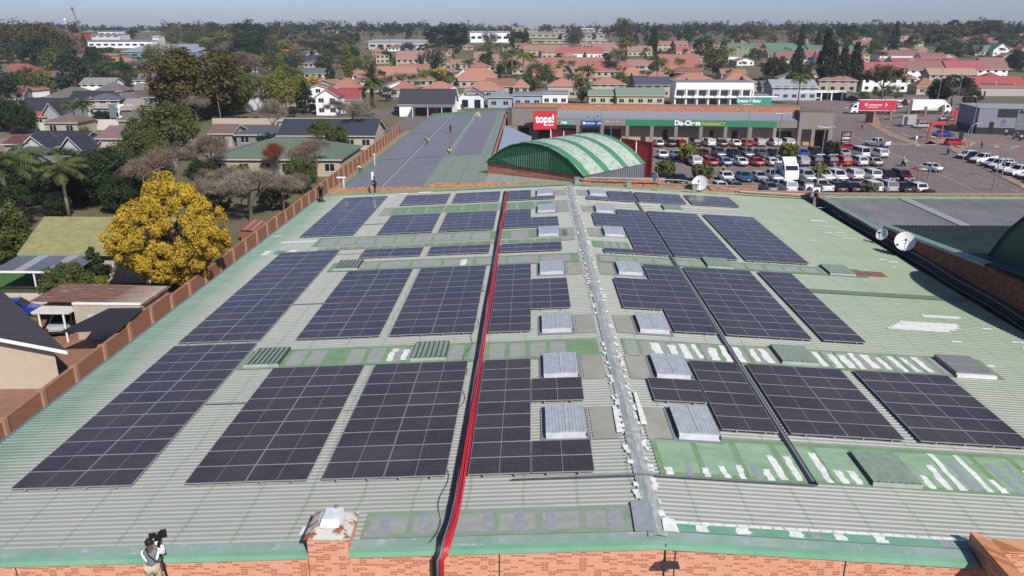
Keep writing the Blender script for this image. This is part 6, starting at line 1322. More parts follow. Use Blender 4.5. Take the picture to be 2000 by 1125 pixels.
# ================================================================ houses
def GE(u, v, eh):
    d = ray(u, v); t = 20.0
    while t < 5000:
        if HC+d.z*t <= terr(d.x*t, d.y*t)+eh: break
        t += .5+t*.002
    return Vector((d.x*t, d.y*t, terr(d.x*t, d.y*t)))
HS = 0
HP = []
def house(uL, uR, ve, vr, ty, rc, wc=(205, 192, 168), desc='', eh=2.8, D=9.0, rot=0.0, win=True, chim=False, label=None, par=None, fas=(214, 210, 202), roofname=None, skip='', nwin=None):
    a = GE(uL, ve, eh); b = GE(uR, ve, eh); y = (a.y+b.y)/2; a = Vector((ray(uL, ve).x/ray(uL, ve).y*y, y, 0)); b = Vector((ray(uR, ve).x/ray(uR, ve).y*y, y, 0)); W = b.x-a.x
    HP.append(((a.x+b.x)/2, y+D/2, (W+D)/2*.62)); tz = terr((a.x+b.x)/2, y); uc = (uL+uR)/2; d = ray(uc, vr); q = y+(D/2 if ty != 'f' else D); zr_ = HC+d.z*(q/d.y)-tz; rh_ = min(max(zr_-eh, D*.12), D*.42) if ty != 'f' else .0
    if par is not None: rh_ = par
    o = empty('house', ((a.x+b.x)/2, y, tz), rot, label, 'house'); o['group'] = 'houses of the suburb'
    if not label: autolabel(o, desc, 'house', 'houses of the suburb', uc, (ve+vr)/2, skip)
    far_ = y > 330; w = W/2; ov = .45; wcm = plain('house_wall', tuple(min(246, int(c*1.0)) for c in wc), .85, 0, .06, .7); rm = tiles('roof_tiles', rc) if ty != 'f' else plain('flat_roof', rc, .7)
    m = MB(); m.box(-w+ov, w-ov, ov, D-ov, 0, eh)
    if ty == 'gx': 
        for x in (-w+ov, w-ov): m.add([(x, ov, eh), (x, D-ov, eh), (x, D/2, eh+rh_*(1-2*ov/D))], [(0, 1, 2), (2, 1, 0)][:1])
    if ty == 'gy':
        for yy in (ov, D-ov): m.add([(-w+ov, yy, eh), (w-ov, yy, eh), (0, yy, eh+rh_*(1-ov/w))], [(0, 1, 2)])
    m.build('wall', wcm, o)
    m = MB(); th = .14
    if ty == 'gx': P = [(-w, 0, eh), (w, 0, eh), (w, D/2, eh+rh_), (-w, D/2, eh+rh_), (w, D, eh), (-w, D, eh)]; F = [(0, 1, 2, 3), (3, 2, 4, 5)]
    elif ty == 'gy': P = [(-w, 0, eh), (0, 0, eh+rh_), (0, D, eh+rh_), (-w, D, eh), (w, 0, eh), (w, D, eh)]; F = [(0, 1, 2, 3), (1, 4, 5, 2)]
    elif ty == 'h': k = min(D/2, w*.95); P = [(-w, 0, eh), (w, 0, eh), (w-k, D/2, eh+rh_), (-w+k, D/2, eh+rh_), (w, D, eh), (-w, D, eh)]; F = [(0, 1, 2, 3), (1, 4, 2), (4, 5, 3, 2), (5, 0, 3)]
    else: P = [(-w, 0, eh), (w, 0, eh), (w, D, eh+.3), (-w, D, eh+.3)]; F = [(0, 1, 2, 3)]
    m.add(P, F, 0); m.add([(x, y_, z-th) for x, y_, z in P], [tuple(reversed(f)) for f in F], 1)
    rf = m.build('roof', [rm, plain('soffit', (120, 114, 106), .8)], o)
    m = MB()
    if ty == 'gy':
        for yy in (-.03, D-.02):
            for s_ in (-1, 1): m.add([(s_*w, yy, eh-.2), (0, yy, eh+rh_-.2), (0, yy, eh+rh_+.03), (s_*w, yy, eh+.03)], [(0, 1, 2, 3)])
    else:
        m.box(-w-.02, w+.02, -.05, -.01, eh-.18, eh+.02)
        if ty == 'gx':
            for x in (-w-.02, w+.02): m.add([(x, 0, eh-.2), (x, D/2, eh+rh_-.2), (x, D/2, eh+rh_+.03), (x, 0, eh+.03)], [(0, 1, 2, 3)]); m.add([(x, D, eh-.2), (x, D/2, eh+rh_-.2), (x, D/2, eh+rh_+.03), (x, D, eh+.03)], [(0, 1, 2, 3)])
    m.build('fascia', plain('fascia', fas, .6), o)
    if ty in ('h', 'gx'):
        m = MB(); xr = w-(min(D/2, w*.95) if ty == 'h' else 0); m.bar((-xr, D/2, eh+rh_+.03), (xr, D/2, eh+rh_+.03), .22, .12); m.build('ridge_tiles', plain('ridge', tuple(int(c*.86) for c in rc), .8), rf)
    if win:
        nw = nwin or max(1, min(6, int(W/3.2))); sp = (W-2*ov)/nw
        for st in range(1 if eh < 4.5 else 2):
            z0 = .9+st*2.8
            for k in range(nw):
                x = -w+ov+sp*(k+.5); m = MB(); ww = min(1.5, sp*.55)
                if not far_: m.box(x-ww/2, x+ww/2, ov-.05, ov-.002, z0, z0+1.2, 0); m.box(x-.03, x+.03, ov-.06, ov-.051, z0, z0+1.2, 1); m.box(x-ww/2-.07, x+ww/2+.07, ov-.09, ov-.001, z0-.09, z0-.001, 1); m.build('window', [GLASS, WHITE], o)
                else: m.box(x-ww/2, x+ww/2, ov-.05, ov-.002, z0, z0+1.2, 0); m.build('window', GLASS, o)
    if chim: m = MB(); m.box(w*.4, w*.4+.7, D/2-.3, D/2+.5, eh+rh_-.5, eh+rh_+.9); m.build('chimney', wcm, rf)
    return o
TE, TE2, RO, PK, SL_, BR_ = (208, 140, 112), (196, 128, 106), (148, 102, 92), (188, 138, 118), (46, 48, 56), (92, 78, 74)
GRN = (112, 144, 116); CR = (212, 198, 174); WH = (224, 224, 220)
# -- left suburb
house(28, 130, 226, 191, 'gx', SL_, (168, 172, 180), eh=3, D=11, label='grey slate roofed house behind the small red roof at the left'); house(78, 118, 227, 187, 'gy', SL_, (176, 182, 190), eh=3, D=9, label='white edged grey front gable of the slate house at the left', par=3.2)
house(128, 212, 200, 178, 'gx', SL_, (190, 192, 192), eh=3, D=10, label='smaller slate roof with a white dormer right of the slate house'); house(168, 190, 201, 179, 'gy', SL_, (150, 156, 164), eh=3, D=5, label='small white framed dormer gable on the second slate roof', par=1.8)
house(28, 90, 228, 212, 'gx', (166, 68, 62), CR, eh=2.8, D=7, label='low cream house with a bright red roof at the left'); house(80, 152, 240, 222, 'h', (118, 98, 84), (196, 180, 160), eh=2.8, D=9, label='brown hipped roof between the red roof and the palm pair')
house(176, 240, 211, 203, 'f', (196, 194, 188), (206, 204, 198), eh=3.4, D=9, label='pale flat roofed shop with a dark carport opening'); house(232, 300, 214, 192, 'gx', (172, 162, 146), (120, 108, 100), eh=3.2, D=10, label='light tan gabled roof behind the banners'); house(225, 275, 236, 215, 'h', (112, 98, 90), (150, 140, 132), eh=2.8, D=8, label='grey brown roof with white banners in front')
house(255, 312, 190, 176, 'gx', (92, 76, 76), (150, 140, 130), D=9, chim=True, desc='dark brown tiled roof'); house(205, 262, 192, 180, 'h', (118, 106, 104), (150, 140, 130), D=9, desc='grey brown hipped roof'); house(180, 240, 178, 161, 'h', (112, 100, 100), (180, 176, 170), D=10, desc='wide grey brown hipped roof')
house(258, 298, 175, 163, 'gx', (140, 140, 124), (170, 168, 160), D=8, desc='pale grey green roof'); house(240, 290, 153, 143, 'gx', (92, 92, 104), (206, 208, 214), D=8, desc='grey roofed house with a white wall')
house(36, 150, 287, 256, 'gx', (46, 50, 60), (196, 198, 204), eh=3, D=12, label='slate roofed house with two white gables'); house(35, 92, 291, 268, 'gy', (46, 50, 60), (206, 208, 212), eh=3, D=6, label='left white gable of the slate roofed house', par=2.2); house(112, 160, 294, 274, 'gy', (46, 50, 60), (202, 204, 210), eh=3, D=6, label='right white gable of the slate roofed house', par=2.4)
house(140, 186, 284, 263, 'gx', (46, 50, 60), (180, 170, 160), eh=3, D=9, label='slate wing behind the white pole at the left'); house(184, 268, 271, 246, 'gx', (150, 118, 116), (216, 206, 184), eh=4.0, D=12, label='cream house with a striped pinkish metal roof')
house(0, 52, 282, 266, 'gx', (104, 56, 62), (170, 150, 150), D=8, label='maroon metal roof at the left edge'); house(-12, 70, 306, 287, 'h', (84, 90, 90), (180, 174, 168), D=9, label='grey hipped roof behind the big palm at the left edge'); house(130, 300, 311, 285, 'h', (66, 56, 60), (196, 190, 184), eh=3, D=10, label='very dark brown low roof with a small white gable')
house(55, 118, 316, 304, 'f', (150, 150, 150), (206, 120, 92), eh=3.2, D=4, label='orange carport wall with a grey flat roof at the left', nwin=2); house(52, 100, 301, 290, 'h', (196, 110, 88), (196, 160, 130), D=5, eh=2.4, label='small orange tiled porch roofs below the white gables')
house(405, 668, 312, 269, 'h', (104, 126, 100), (206, 190, 160), eh=2.9, D=17, label='long house with a green hipped roof beside the boundary wall', nwin=6)
house(538, 733, 266, 233, 'gx', (50, 56, 70), (214, 200, 170), eh=2.9, D=13, label='long cream house with a dark slate roof at the end of the boundary wall')
house(405, 455, 262, 243, 'gx', (120, 92, 84), (186, 180, 170), D=9, desc='low grey outbuilding with a brown roof'); house(455, 530, 264, 247, 'f', (84, 88, 98), (150, 146, 140), D=12, eh=2.6, desc='dark flat carport roof'); house(540, 700, 236, 225, 'f', (196, 188, 178), (206, 200, 190), D=4, eh=2.4, desc='long pale garden building')
house(655, 702, 195, 172, 'gx', (150, 64, 66), (206, 196, 190), eh=3.2, D=11, label='maroon roof of the white double gabled house'); house(612, 662, 190, 163, 'gy', (150, 64, 66), WH, eh=5.2, D=9, label='white gable with a chimney left of the maroon roof', par=2.4); house(646, 702, 172, 152, 'h', TE2, CR, desc='orange hipped roof'); house(612, 634, 160, 152, 'h', TE, CR, desc='small orange roof')
house(595, 622, 121, 108, 'gx', (52, 54, 72), (200, 200, 205), D=9, desc='dark blue grey roof with a white gable'); house(540, 562, 104, 96, 'gx', (190, 80, 70), (206, 196, 186), D=7, desc='small red roof'); house(0, 62, 136, 124, 'h', (150, 80, 68), (180, 140, 110), D=10, desc='red brown roof'); house(20, 72, 146, 134, 'gx', (176, 96, 76), (206, 170, 130), D=9, desc='orange brown roof'); house(46, 66, 118, 112, 'gx', (150, 150, 146), (170, 160, 150), D=8, desc='pale grey roof')
# -- centre
for (uL, uR, ve, vr, ty, rc, D, eh, desc) in (
 (733, 812, 147, 129, 'gx', TE, 14, 3, 'terracotta roof'), (760, 850, 157, 144, 'h', RO, 9, 2.8, 'dull red hipped roof'), (772, 842, 116, 99, 'gx', PK, 13, 5.4, 'pink roofed two storey house'), (842, 870, 118, 97, 'h', PK, 9, 5, 'pink hipped roof'), (695, 740, 150, 135, 'h', TE2, 10, 3, 'terracotta hipped roof'), (880, 982, 158, 132, 'h', TE, 16, 3, 'wide terracotta hipped roof'), (888, 925, 150, 131, 'gy', TE, 9, 4, 'white framed gable with a terracotta roof'),
 (820, 892, 175, 159, 'h', TE, 11, 3, 'bright orange hipped roof'), (905, 985, 176, 158, 'h', TE, 11, 3, 'bright orange hipped roof'), (760, 812, 174, 158, 'h', TE2, 11, 3, 'terracotta hipped roof'), (925, 950, 113, 97, 'gx', PK, 9, 4, 'pink roof'), (960, 1010, 118, 106, 'gx', PK, 12, 3, 'pink roof'), (878, 935, 125, 116, 'gx', PK, 12, 3, 'pink roof'), (980, 1000, 96, 92, 'gx', PK, 10, 3, 'pink roof'),
 (1020, 1112, 98, 88, 'gx', PK, 12, 4, 'pink terrace roof'), (1085, 1180, 104, 92, 'gx', (186, 100, 94), 12, 3.5, 'rose terrace roof'), (1158, 1222, 98, 86, 'gx', PK, 14, 4, 'pink terrace roof'), (1225, 1275, 100, 90, 'gx', PK, 12, 3.5, 'pink terrace roof'), (1284, 1345, 87, 80, 'gx', TE2, 11, 5, 'orange roofed two storey house'), (1320, 1350, 99, 91, 'gx', (196, 96, 80), 9, 4, 'red orange roof'), (1350, 1400, 92, 82, 'h', TE2, 12, 3, 'orange hipped roof'),
 (1002, 1062, 131, 113, 'gx', PK, 16, 2.8, 'big faded pink roof'), (1058, 1182, 127, 112, 'gx', (194, 122, 106), 18, 2.8, 'big faded pink roof'), (1150, 1230, 140, 120, 'gx', (192, 116, 98), 20, 2.8, 'big salmon roof'), (1225, 1300, 128, 116, 'gx', PK, 13, 2.8, 'faded pink roof'), (1288, 1372, 138, 106, 'gx', (196, 120, 100), 26, 2.8, 'large salmon roof'), (1040, 1100, 150, 134, 'gx', TE, 14, 2.8, 'terracotta roof'), (1110, 1170, 152, 138, 'h', TE2, 11, 2.8, 'terracotta hipped roof'),
 (1210, 1265, 147, 130, 'h', TE, 12, 2.8, 'orange hipped roof'), (1292, 1352, 143, 128, 'h', TE, 12, 2.8, 'orange hipped roof'), (1262, 1310, 152, 139, 'h', TE2, 9, 2.8, 'terracotta hipped roof'), (1410, 1478, 160, 142, 'h', TE, 12, 2.8, 'bright orange hipped roof'), (1408, 1460, 144, 134, 'gx', TE2, 10, 2.8, 'terracotta roof'), (1000, 1035, 170, 154, 'h', TE, 9, 2.8, 'orange hipped roof'), (1068, 1130, 168, 152, 'h', TE, 11, 4.4, 'bright orange hipped roof'),
 (1152, 1225, 165, 151, 'h', TE, 11, 4.6, 'orange hipped roof with a solar heater'), (1313, 1402, 158, 142, 'h', TE, 14, 4, 'wide bright orange hipped roof'), (1240, 1312, 166, 150, 'gx', (72, 74, 92), 13, 4.6, 'dark blue grey roof'), (1010, 1030, 120, 108, 'gx', PK, 8, 3, 'pink roof'), (1180, 1215, 168, 155, 'gx', BR_, 8, 3, 'dark brown roof'),
 (1422, 1482, 93, 84, 'gx', GRN, 18, 3, 'green terrace roof'), (1500, 1590, 98, 84, 'gx', (112, 150, 118), 26, 3, 'long green terrace roof'), (1580, 1688, 98, 88, 'gx', (104, 142, 110), 20, 3, 'long green terrace roof'), (1500, 1545, 105, 96, 'gx', (112, 146, 116), 16, 3, 'low green roof'), (1422, 1472, 109, 97, 'gx', (140, 156, 120), 13, 4.4, 'grey green roof above a white wall'), (1425, 1462, 84, 78, 'h', TE2, 10, 3, 'orange hipped roof'),
 (1518, 1572, 115, 100, 'gx', RO, 13, 3.4, 'rose red terrace roof'), (1568, 1602, 116, 100, 'gx', RO, 13, 3.4, 'rose red terrace roof'), (1598, 1690, 118, 99, 'gx', (168, 80, 84), 14, 3.4, 'rose red terrace roof'), (1622, 1690, 139, 121, 'gx', RO, 12, 5, 'rose red terrace roof'), (1684, 1770, 138, 121, 'gx', (176, 88, 92), 12, 5, 'rose red terrace roof'), (1762, 1852, 137, 119, 'gx', RO, 12, 5, 'rose red terrace roof'), (1850, 1925, 137, 118, 'gx', (170, 82, 86), 12, 5, 'rose red terrace roof'), (1922, 1972, 136, 112, 'gx', RO, 15, 5, 'rose red terrace roof'),
 (1745, 1880, 121, 113, 'gx', (178, 92, 94), 14, 4, 'long rose red terrace roof'), (1718, 1800, 108, 98, 'gx', RO, 14, 4, 'rose red terrace roof'), (1800, 1850, 112, 103, 'gx', RO, 12, 4, 'rose red terrace roof'), (1685, 1795, 153, 131, 'h', (190, 132, 102), 16, 5.4, 'wide brown hipped roof, white upper floor'), (1790, 1838, 170, 151, 'h', (176, 116, 88), 9, 3, 'low orange brown roof'), (1815, 1912, 146, 133, 'gx', (196, 160, 128), 9, 5, 'tan roofed cream house'),
 (1905, 2010, 170, 149, 'gx', (166, 76, 68), 13, 3.4, 'bright red roof'), (1925, 1960, 151, 141, 'h', (162, 74, 66), 8, 4, 'red roof behind the red roof'), (1676, 1702, 84, 70, 'gy', (206, 168, 138), 12, 4, 'pale tan gable'), (1695, 1722, 82, 74, 'gx', (200, 160, 132), 11, 4, 'pale tan roof'), (1750, 1795, 82, 70, 'h', (196, 154, 128), 12, 5, 'pale tan roof'), (1768, 1806, 83, 76, 'h', (206, 110, 78), 10, 5, 'bright orange roof'), (1718, 1740, 74, 69, 'gx', (190, 120, 100), 10, 4, 'salmon roof'),
 (1940, 1975, 98, 84, 'gy', (100, 130, 120), 14, 4, 'pale green roof with white trim'), (1905, 1945, 100, 88, 'gx', (112, 140, 126), 12, 3, 'pale green roof'), (1992, 2020, 100, 88, 'gy', (190, 120, 96), 12, 4, 'orange roof at the frame edge'), (1985, 2015, 76, 66, 'h', TE2, 11, 4, 'terracotta roof'), (1876, 1940, 78, 72, 'gx', (170, 100, 86), 12, 3, 'red brown roof'), (1600, 1640, 80, 74, 'h', TE2, 10, 4, 'terracotta roof'), (1560, 1580, 78, 72, 'h', (196, 130, 108), 10, 4, 'salmon roof'), (1960, 1990, 110, 103, 'gy', (200, 120, 90), 10, 3, 'orange gable')):
    house(uL, uR, ve, vr, ty, rc, WH if desc.startswith('rose') or 'white' in desc else CR, desc, eh, D)
# -- shops behind the street
house(776, 888, 205, 174, 'gx', (62, 58, 64), WH, eh=3.4, D=13, label='white shop building with a large black roof and an awning', win=False); house(776, 806, 199, 186, 'gy', (90, 90, 96), WH, eh=3.4, D=5, label='white gable wall at the left end of the black roofed shop', win=False, par=2.3)
p = GE(776, 205, 3.4); q_ = GE(888, 205, 3.4); o = empty('shop_awning', (p.x, p.y, 0), 0, 'grey awning over red doors on the black roofed shop', 'awning'); W = q_.x-p.x; m = MB(); m.add([(4.5, -2.6, 2.9), (W-.2, -2.6, 2.9), (W-.2, .3, 3.5), (4.5, .3, 3.5)], [(0, 1, 2, 3)]); m.build('awning_sheet', GREY, o)
m = MB(); [m.box(x-.07, x+.07, -2.5, -2.36, 0, 2.9) for x in (4.7, 9, 13, W-.4)]; m.build('post', WHITE, o); m = MB(); m.box(5, 8.5, .3, .38, .3, 2.6, 1); m.box(9, 11.2, .3, .38, 0, 2.6, 0); m.box(11.5, W-.5, .3, .38, .3, 2.6, 1); m.build('shop_door', [plain('door_red', (150, 30, 36), .5), GLASS], o)
p = at(883, 214, 0); o = empty('chimney_wall', tuple(p), 0, 'white buttressed chimney wall at the right end of the black roofed shop', 'wall'); m = MB(); m.add([(-1.2, 0, 0), (2.6, 0, 0), (1.2, 0, 4.5), (.6, 0, 6.2), (-.6, 0, 6.2), (-.5, 0, 3.5), (-1.2, 9, 0), (2.6, 9, 0), (1.2, 9, 4.5), (.6, 9, 6.2), (-.6, 9, 6.2), (-.5, 9, 3.5)], [(0, 1, 2, 3, 4, 5), (1, 7, 8, 2), (2, 8, 9, 3), (3, 9, 10, 4), (4, 10, 11, 5), (5, 11, 6, 0)]); m.build('plaster', WHITE, o)
o = house(893, 947, 189, 171, 'gy', (84, 82, 90), (214, 218, 226), eh=3.6, D=10, label='small white gabled shop with a dark lettered board', win=False)
m = MB(); m.box(-2.2, 2.2, .38, .44, 3.9, 5.2); m.build('sign_board', plain('board_dark', (60, 62, 70), .6), o); text('SALON', 1.0, SW, 'lettering', o, (0, .36, 4.55)); m = MB(); m.box(-3, -1, .4, .448, .2, 2.6); m.box(1, 3, .4, .448, 0, 2.6); m.build('shop_window', GLASS, o)
o = house(950, 1002, 190, 174, 'h', (150, 158, 162), (176, 190, 206), eh=3.4, D=9, label='pale blue shop with a grey roof beside the small gabled shop')
o = house(1000, 1060, 186, 170, 'f', (148, 156, 160), (180, 198, 216), eh=3.8, D=12, label='pale blue flat fronted shop unit behind the brick parapet', nwin=3); house(1057, 1112, 182, 177, 'f', (150, 156, 160), (222, 222, 220), eh=3.9, D=10, label='white shop unit right of the pale blue one', nwin=3)
house(1148, 1208, 186, 175, 'gx', (140, 166, 140), (222, 206, 160), eh=3.2, D=8, label='left wing of the cream house with pale green roof'); house(1203, 1301, 187, 171, 'gx', (136, 162, 136), (220, 204, 158), eh=3.2, D=10, label='cream house with a pale green roof behind the brick parapet', nwin=5)
p = G(1318, 206); q_ = G(1468, 206); o = empty('shop_block', tuple(p), 0, 'white two storey shop block with a colonnade of white piers', 'building'); W = q_.x-p.x; m = MB(); m.box(0, W, 0, 10, 5.2, 7.6, 0); m.box(0, W, 2.2, 10, 0, 5.2, 0); m.box(0, W, -.6, 2.2, 2.5, 2.7, 0); m.build('wall', WHITE, o)
m = MB(); [m.box(W*k/7-.22, W*k/7+.22, 0, .4, 0, 5.2) for k in range(8)]; m.build('pier', WHITE, o)
for k in range(7):
    for z in (.4, 3.0): m = MB(); m.box(W*k/7+.5, W*(k+1)/7-.5, 2.12, 2.19, z, z+1.7); m.build('window', plain('shaded_window', (96, 100, 108), .2), o)
m = MB(); m.box(-.3, W+.3, -.2, 10.2, 7.6, 7.75); m.build('roof_slab', plain('roof_grey2', (150, 150, 150), .7), o)
house(1465, 1502, 185, 172, 'f', (98, 80, 80), WH, eh=3.4, D=9, label='white wall with a maroon opening right of the shop block', nwin=1); house(1487, 1510, 168, 157, 'gx', (92, 88, 88), (170, 160, 150), eh=4.2, D=7, label='dark grey roof behind the turquoise billboard')
house(1508, 1600, 171, 155, 'gx', (176, 184, 192), (200, 208, 220), eh=4.5, D=12, label='white gabled building with a silver roof by the carports')
p = at(1438, 207, 4); q_ = at(1508, 207, 4); y = 200; xa = ray(1440, 200).x/ray(1440, 200).y*y; xb = ray(1507, 200).x/ray(1507, 200).y*y; o = empty('billboard', (xa, y, 0), 0, 'turquoise billboard with white lettering above the brick parapet', 'billboard'); m = MB(); W = xb-xa; z1 = HC+ray(1470, 190).z/ray(1470, 190).y*y; m.box(0, W, 0, .3, z1-3.2, z1); m.box(.5, .7, .1, .25, 0, z1-3.2, 0); m.box(W-.7, W-.5, .1, .25, 0, z1-3.2, 0); m.build('board', plain('billboard_turquoise', (50, 165, 150), .5, 0, .05), o)
m = MB(); m.box(-.05, W+1.5, -.05, .35, z1+.003, z1+.3); m.build('frame_cap', WHITE, o); text('Greener A Better', 1.15, SW, 'lettering', o, (2.9, -.03, z1-.9), bold=.02, sx=.72); text('environment', .6, SW, 'lettering', o, (2.6, -.03, z1-1.8), sx=.8)
p = at(1563, 196, 0); o = empty('carport', (p.x, p.y, 0), 0, 'row of white carport bays in front of the cypresses', 'carport'); W = at(1663, 196, 0).x-p.x; m = MB(); m.box(-1, W, -.2, 6, 2.7, 3.1); m.build('roof_slab', WHITE, o); m = MB(); [m.box(W*k/5-.2, W*k/5+.2, 0, .5, 0, 2.7) for k in range(6)]; m.build('pillar', WHITE, o); m = MB(); m.box(0, W, 5.8, 6, 0, 2.7); m.build('rear_wall', DGREY, o)
# playground shade sail and white walls right
p = at(1925, 187, 0); o = empty('shade_sail', (p.x, p.y, 0), 0, 'blue shade sail on a white pole above the takeaway roof', 'shade sail'); m = MB(); m.add([(-2.5, 0, 4.6), (10.5, 0, 4.4), (8, 5, 5.4), (0, 5, 5.5)], [(0, 1, 2, 3)]); m.build('sail', plain('sail_blue', (70, 136, 186), .7), o); m = MB(); m.tube([(3, -.2, 0), (3, -.2, 5.4)], .1, 8); m.tube([(10.4, 0, 0), (10.4, 0, 4.5)], .08, 8); m.build('pole', WHITE, o); m = MB(); m.box(-1, 14, -1.5, -1.4, 0, 2.2); m.build('fence_panel', plain('fence_pale', (196, 190, 184), .7), o)
# -- more of the same housing between the ones above
def extra(n, u0, u1, v0, v1, cols, walls, names):
    k = 0; tries = 0
    while k < n and tries < 3000:
        tries += 1; u, v = rnd.uniform(u0, u1), rnd.uniform(v0, v1); W = rnd.uniform(9, 17); D = rnd.uniform(8, 12); eh = rnd.choice((2.4, 2.6, 2.8, 4.6)); p = GE(u, v, eh)
        if any(math.hypot(p.x-x, p.y+D/2-y) < r_+(W+D)*.26 for x, y, r_ in HP): continue
        i = rnd.randrange(len(cols)); hw = W/2/mpp(p); ty = rnd.choice(('gx', 'h', 'h', 'gy'))
        rz_ = rnd.uniform(-.35, .35); house(u-hw, u+hw, v, v-6, ty, tuple(int(c*rnd.uniform(.93, 1.05)) for c in cols[i]), rnd.choice(walls), names[i]+{'gx': ' roof', 'h': ' hipped roof', 'gy': ' gabled roof'}[ty], eh, D, rot=rz_, par=W*.16 if ty == 'gy' else D*rnd.uniform(.19, .26)); k += 1
extra(70, 690, 1700, 84, 172, [TE, TE2, TE, PK, (150, 100, 84), (170, 120, 104)], [CR, (206, 186, 160), WH, (196, 170, 150)], ['terracotta', 'dull terracotta', 'terracotta', 'pinkish', 'brown', 'faded salmon'])
extra(26, 1480, 2020, 78, 130, [TE2, (196, 150, 128), (150, 96, 84), PK], [CR, (206, 186, 160)], ['dull terracotta', 'tan', 'red brown', 'pinkish'])
extra(40, -10, 640, 100, 200, [(112, 100, 96), (150, 84, 70), (96, 98, 104), (170, 160, 146), TE2], [(196, 188, 176), WH, CR], ['grey brown', 'red brown', 'slate grey', 'pale tan', 'dull terracotta'])
# -- distant large buildings
def bigb(uL, uR, vt, vb_, rc, wc, label, D=30, name='distant_building', rows=1, roof_h=0.6):
    p = G((uL+uR)/2, vb_); k = mpp(p); W = (uR-uL)*k; H = (vb_-vt)*k; o = empty(name, tuple(p), 0, label, 'building'); m = MB(); m.box(-W/2, W/2, 0, D, 0, H); m.build('wall', plain('far_wall', wc, .8, 0, .05, .05), o); m = MB(); m.add([(-W/2-.5, -.6, H), (W/2+.5, -.6, H), (W/2+.5, D, H+roof_h), (-W/2-.5, D, H+roof_h), (-W/2-.5, -.6, H-.5), (W/2+.5, -.6, H-.5)], [(0, 1, 2, 3), (4, 5, 1, 0)]); m.build('roof', plain('far_roof', rc, .6, 0, .05, .05), o)
    n = max(3, int(W/6))
    for r_ in range(rows):
        for i in range(min(n, 14)):
            x = -W/2+W*(i+.5)/min(n, 14); z = H*(r_+.45)/rows; m = MB(); m.box(x-W/n*.3, x+W/n*.3, -.06, -.01, z-H*.11/rows, z+H*.13/rows); m.build('window', GLASS, o)
    return o
bigb(172, 300, 80, 94, (150, 154, 160), (226, 226, 226), 'white two level hotel on the hill with a row of windows', 20); bigb(178, 235, 68, 82, (150, 156, 160), (214, 216, 220), 'upper storeys of the white hotel', 20, rows=2); bigb(193, 230, 61, 70, (140, 146, 152), (220, 220, 224), 'top storey of the white hotel', 16); bigb(300, 312, 72, 93, (214, 214, 214), (216, 216, 214), 'white stair tower at the right end of the hotel', 12)
bigb(146, 162, 66, 88, (120, 110, 110), (206, 96, 56), 'orange painted block left of the white hotel', 16, rows=2); bigb(238, 388, 101, 113, (176, 188, 196), (140, 162, 172), 'low pale blue industrial shed on the hill', 46, roof_h=4.5); bigb(165, 232, 108, 124, (186, 150, 118), (206, 160, 118), 'orange earth coloured wall and shed below the hotel', 12)
bigb(918, 994, 63, 83, (200, 204, 206), (228, 230, 230), 'big white factory block on the skyline', 40); bigb(896, 957, 46, 53, (80, 140, 190), (70, 130, 180), 'bright blue roofed hall on the skyline', 60); bigb(720, 832, 81, 97, (196, 196, 194), (206, 204, 200), 'long white low school building among trees', 26, roof_h=1.2); bigb(612, 660, 60, 68, (160, 176, 190), (196, 200, 204), 'far pale blue warehouse roof on the left skyline', 40); bigb(718, 735, 55, 62, (60, 100, 160), (60, 96, 150), 'small blue building on the skyline', 30)
bigb(1000, 1050, 54, 63, (206, 206, 200), (186, 180, 170), 'low cream warehouse at the left of the far group', 50); bigb(1050, 1075, 53, 61, (220, 222, 222), (170, 172, 172), 'small white roofed warehouse', 40); bigb(1022, 1100, 65, 74, (206, 196, 140), (196, 190, 160), 'yellowish long warehouse roof', 40); bigb(1098, 1180, 66, 77, (150, 156, 166), (200, 190, 188), 'grey roofed warehouse with pale walls', 30); bigb(1136, 1172, 56, 63, (226, 230, 232), (180, 180, 176), 'bright white warehouse roof', 40); bigb(1080, 1118, 57, 64, (196, 200, 200), (180, 176, 170), 'pale grey warehouse between the white roofs', 40); bigb(1168, 1200, 56, 66, (196, 176, 156), (206, 186, 160), 'tan warehouse beside the brown skyline tree', 36); bigb(1040, 1185, 79, 85, (206, 196, 176), (214, 200, 172), 'long low tan wall in front of the warehouses', 6); bigb(1225, 1240, 46, 52, (210, 212, 214), (210, 212, 214), 'small white tower block on the far skyline', 20); bigb(458, 470, 110, 118, (180, 178, 174), (196, 192, 186), 'tiny pale block in the trees', 10)
p = G(162, 75); o = empty('radio_mast', tuple(p), 0, 'tall thin red and white lattice radio mast on the left skyline', 'mast'); k = mpp(p); m = MB(); h = 58*k; 
for a in (0, 2.1, 4.2): m.tube([(math.cos(a)*1.2, math.sin(a)*1.2, 0), (-6*1+math.cos(a)*.5, math.sin(a)*.5, h)], .22, 4)
for i in range(14): z = h*i/14; m.tube([(-6*i/14+1.1, 0, z), (-6*i/14-1.0, 0, z+h/14)], .12, 4)
m.box(-7, -5, -1, 1, h*.9, h*.97, 1); m.build('lattice', [plain('mast_grey', (120, 112, 118), .6), plain('mast_red', (170, 100, 100), .6)], o)
p = G(133, 75); k = mpp(p); o = empty('antenna_pole', tuple(p), 0, 'small antenna pole left of the tall mast', 'mast'); m = MB(); m.tube([(0, 0, 0), (0, 0, 36*k)], .15, 5); m.box(-1, 1, -.5, .5, 33*k, 37*k); m.build('pole', WHITE, o)
p = G(1420, 66); k = mpp(p); o = empty('water_tower', tuple(p), 0, 'dark bulbous water tower on the right skyline', 'tower'); m = MB(); m.tube([(0, 0, 0), (0, 0, 20*k)], 1.2*k, 8); m.lathe([(0, 14*k), (2*k, 15*k), (2.8*k, 20*k), (2.4*k, 25*k), (0, 26*k)], 12); m.build('tank', plain('tower_blue_grey', (88, 98, 124), .6), o)

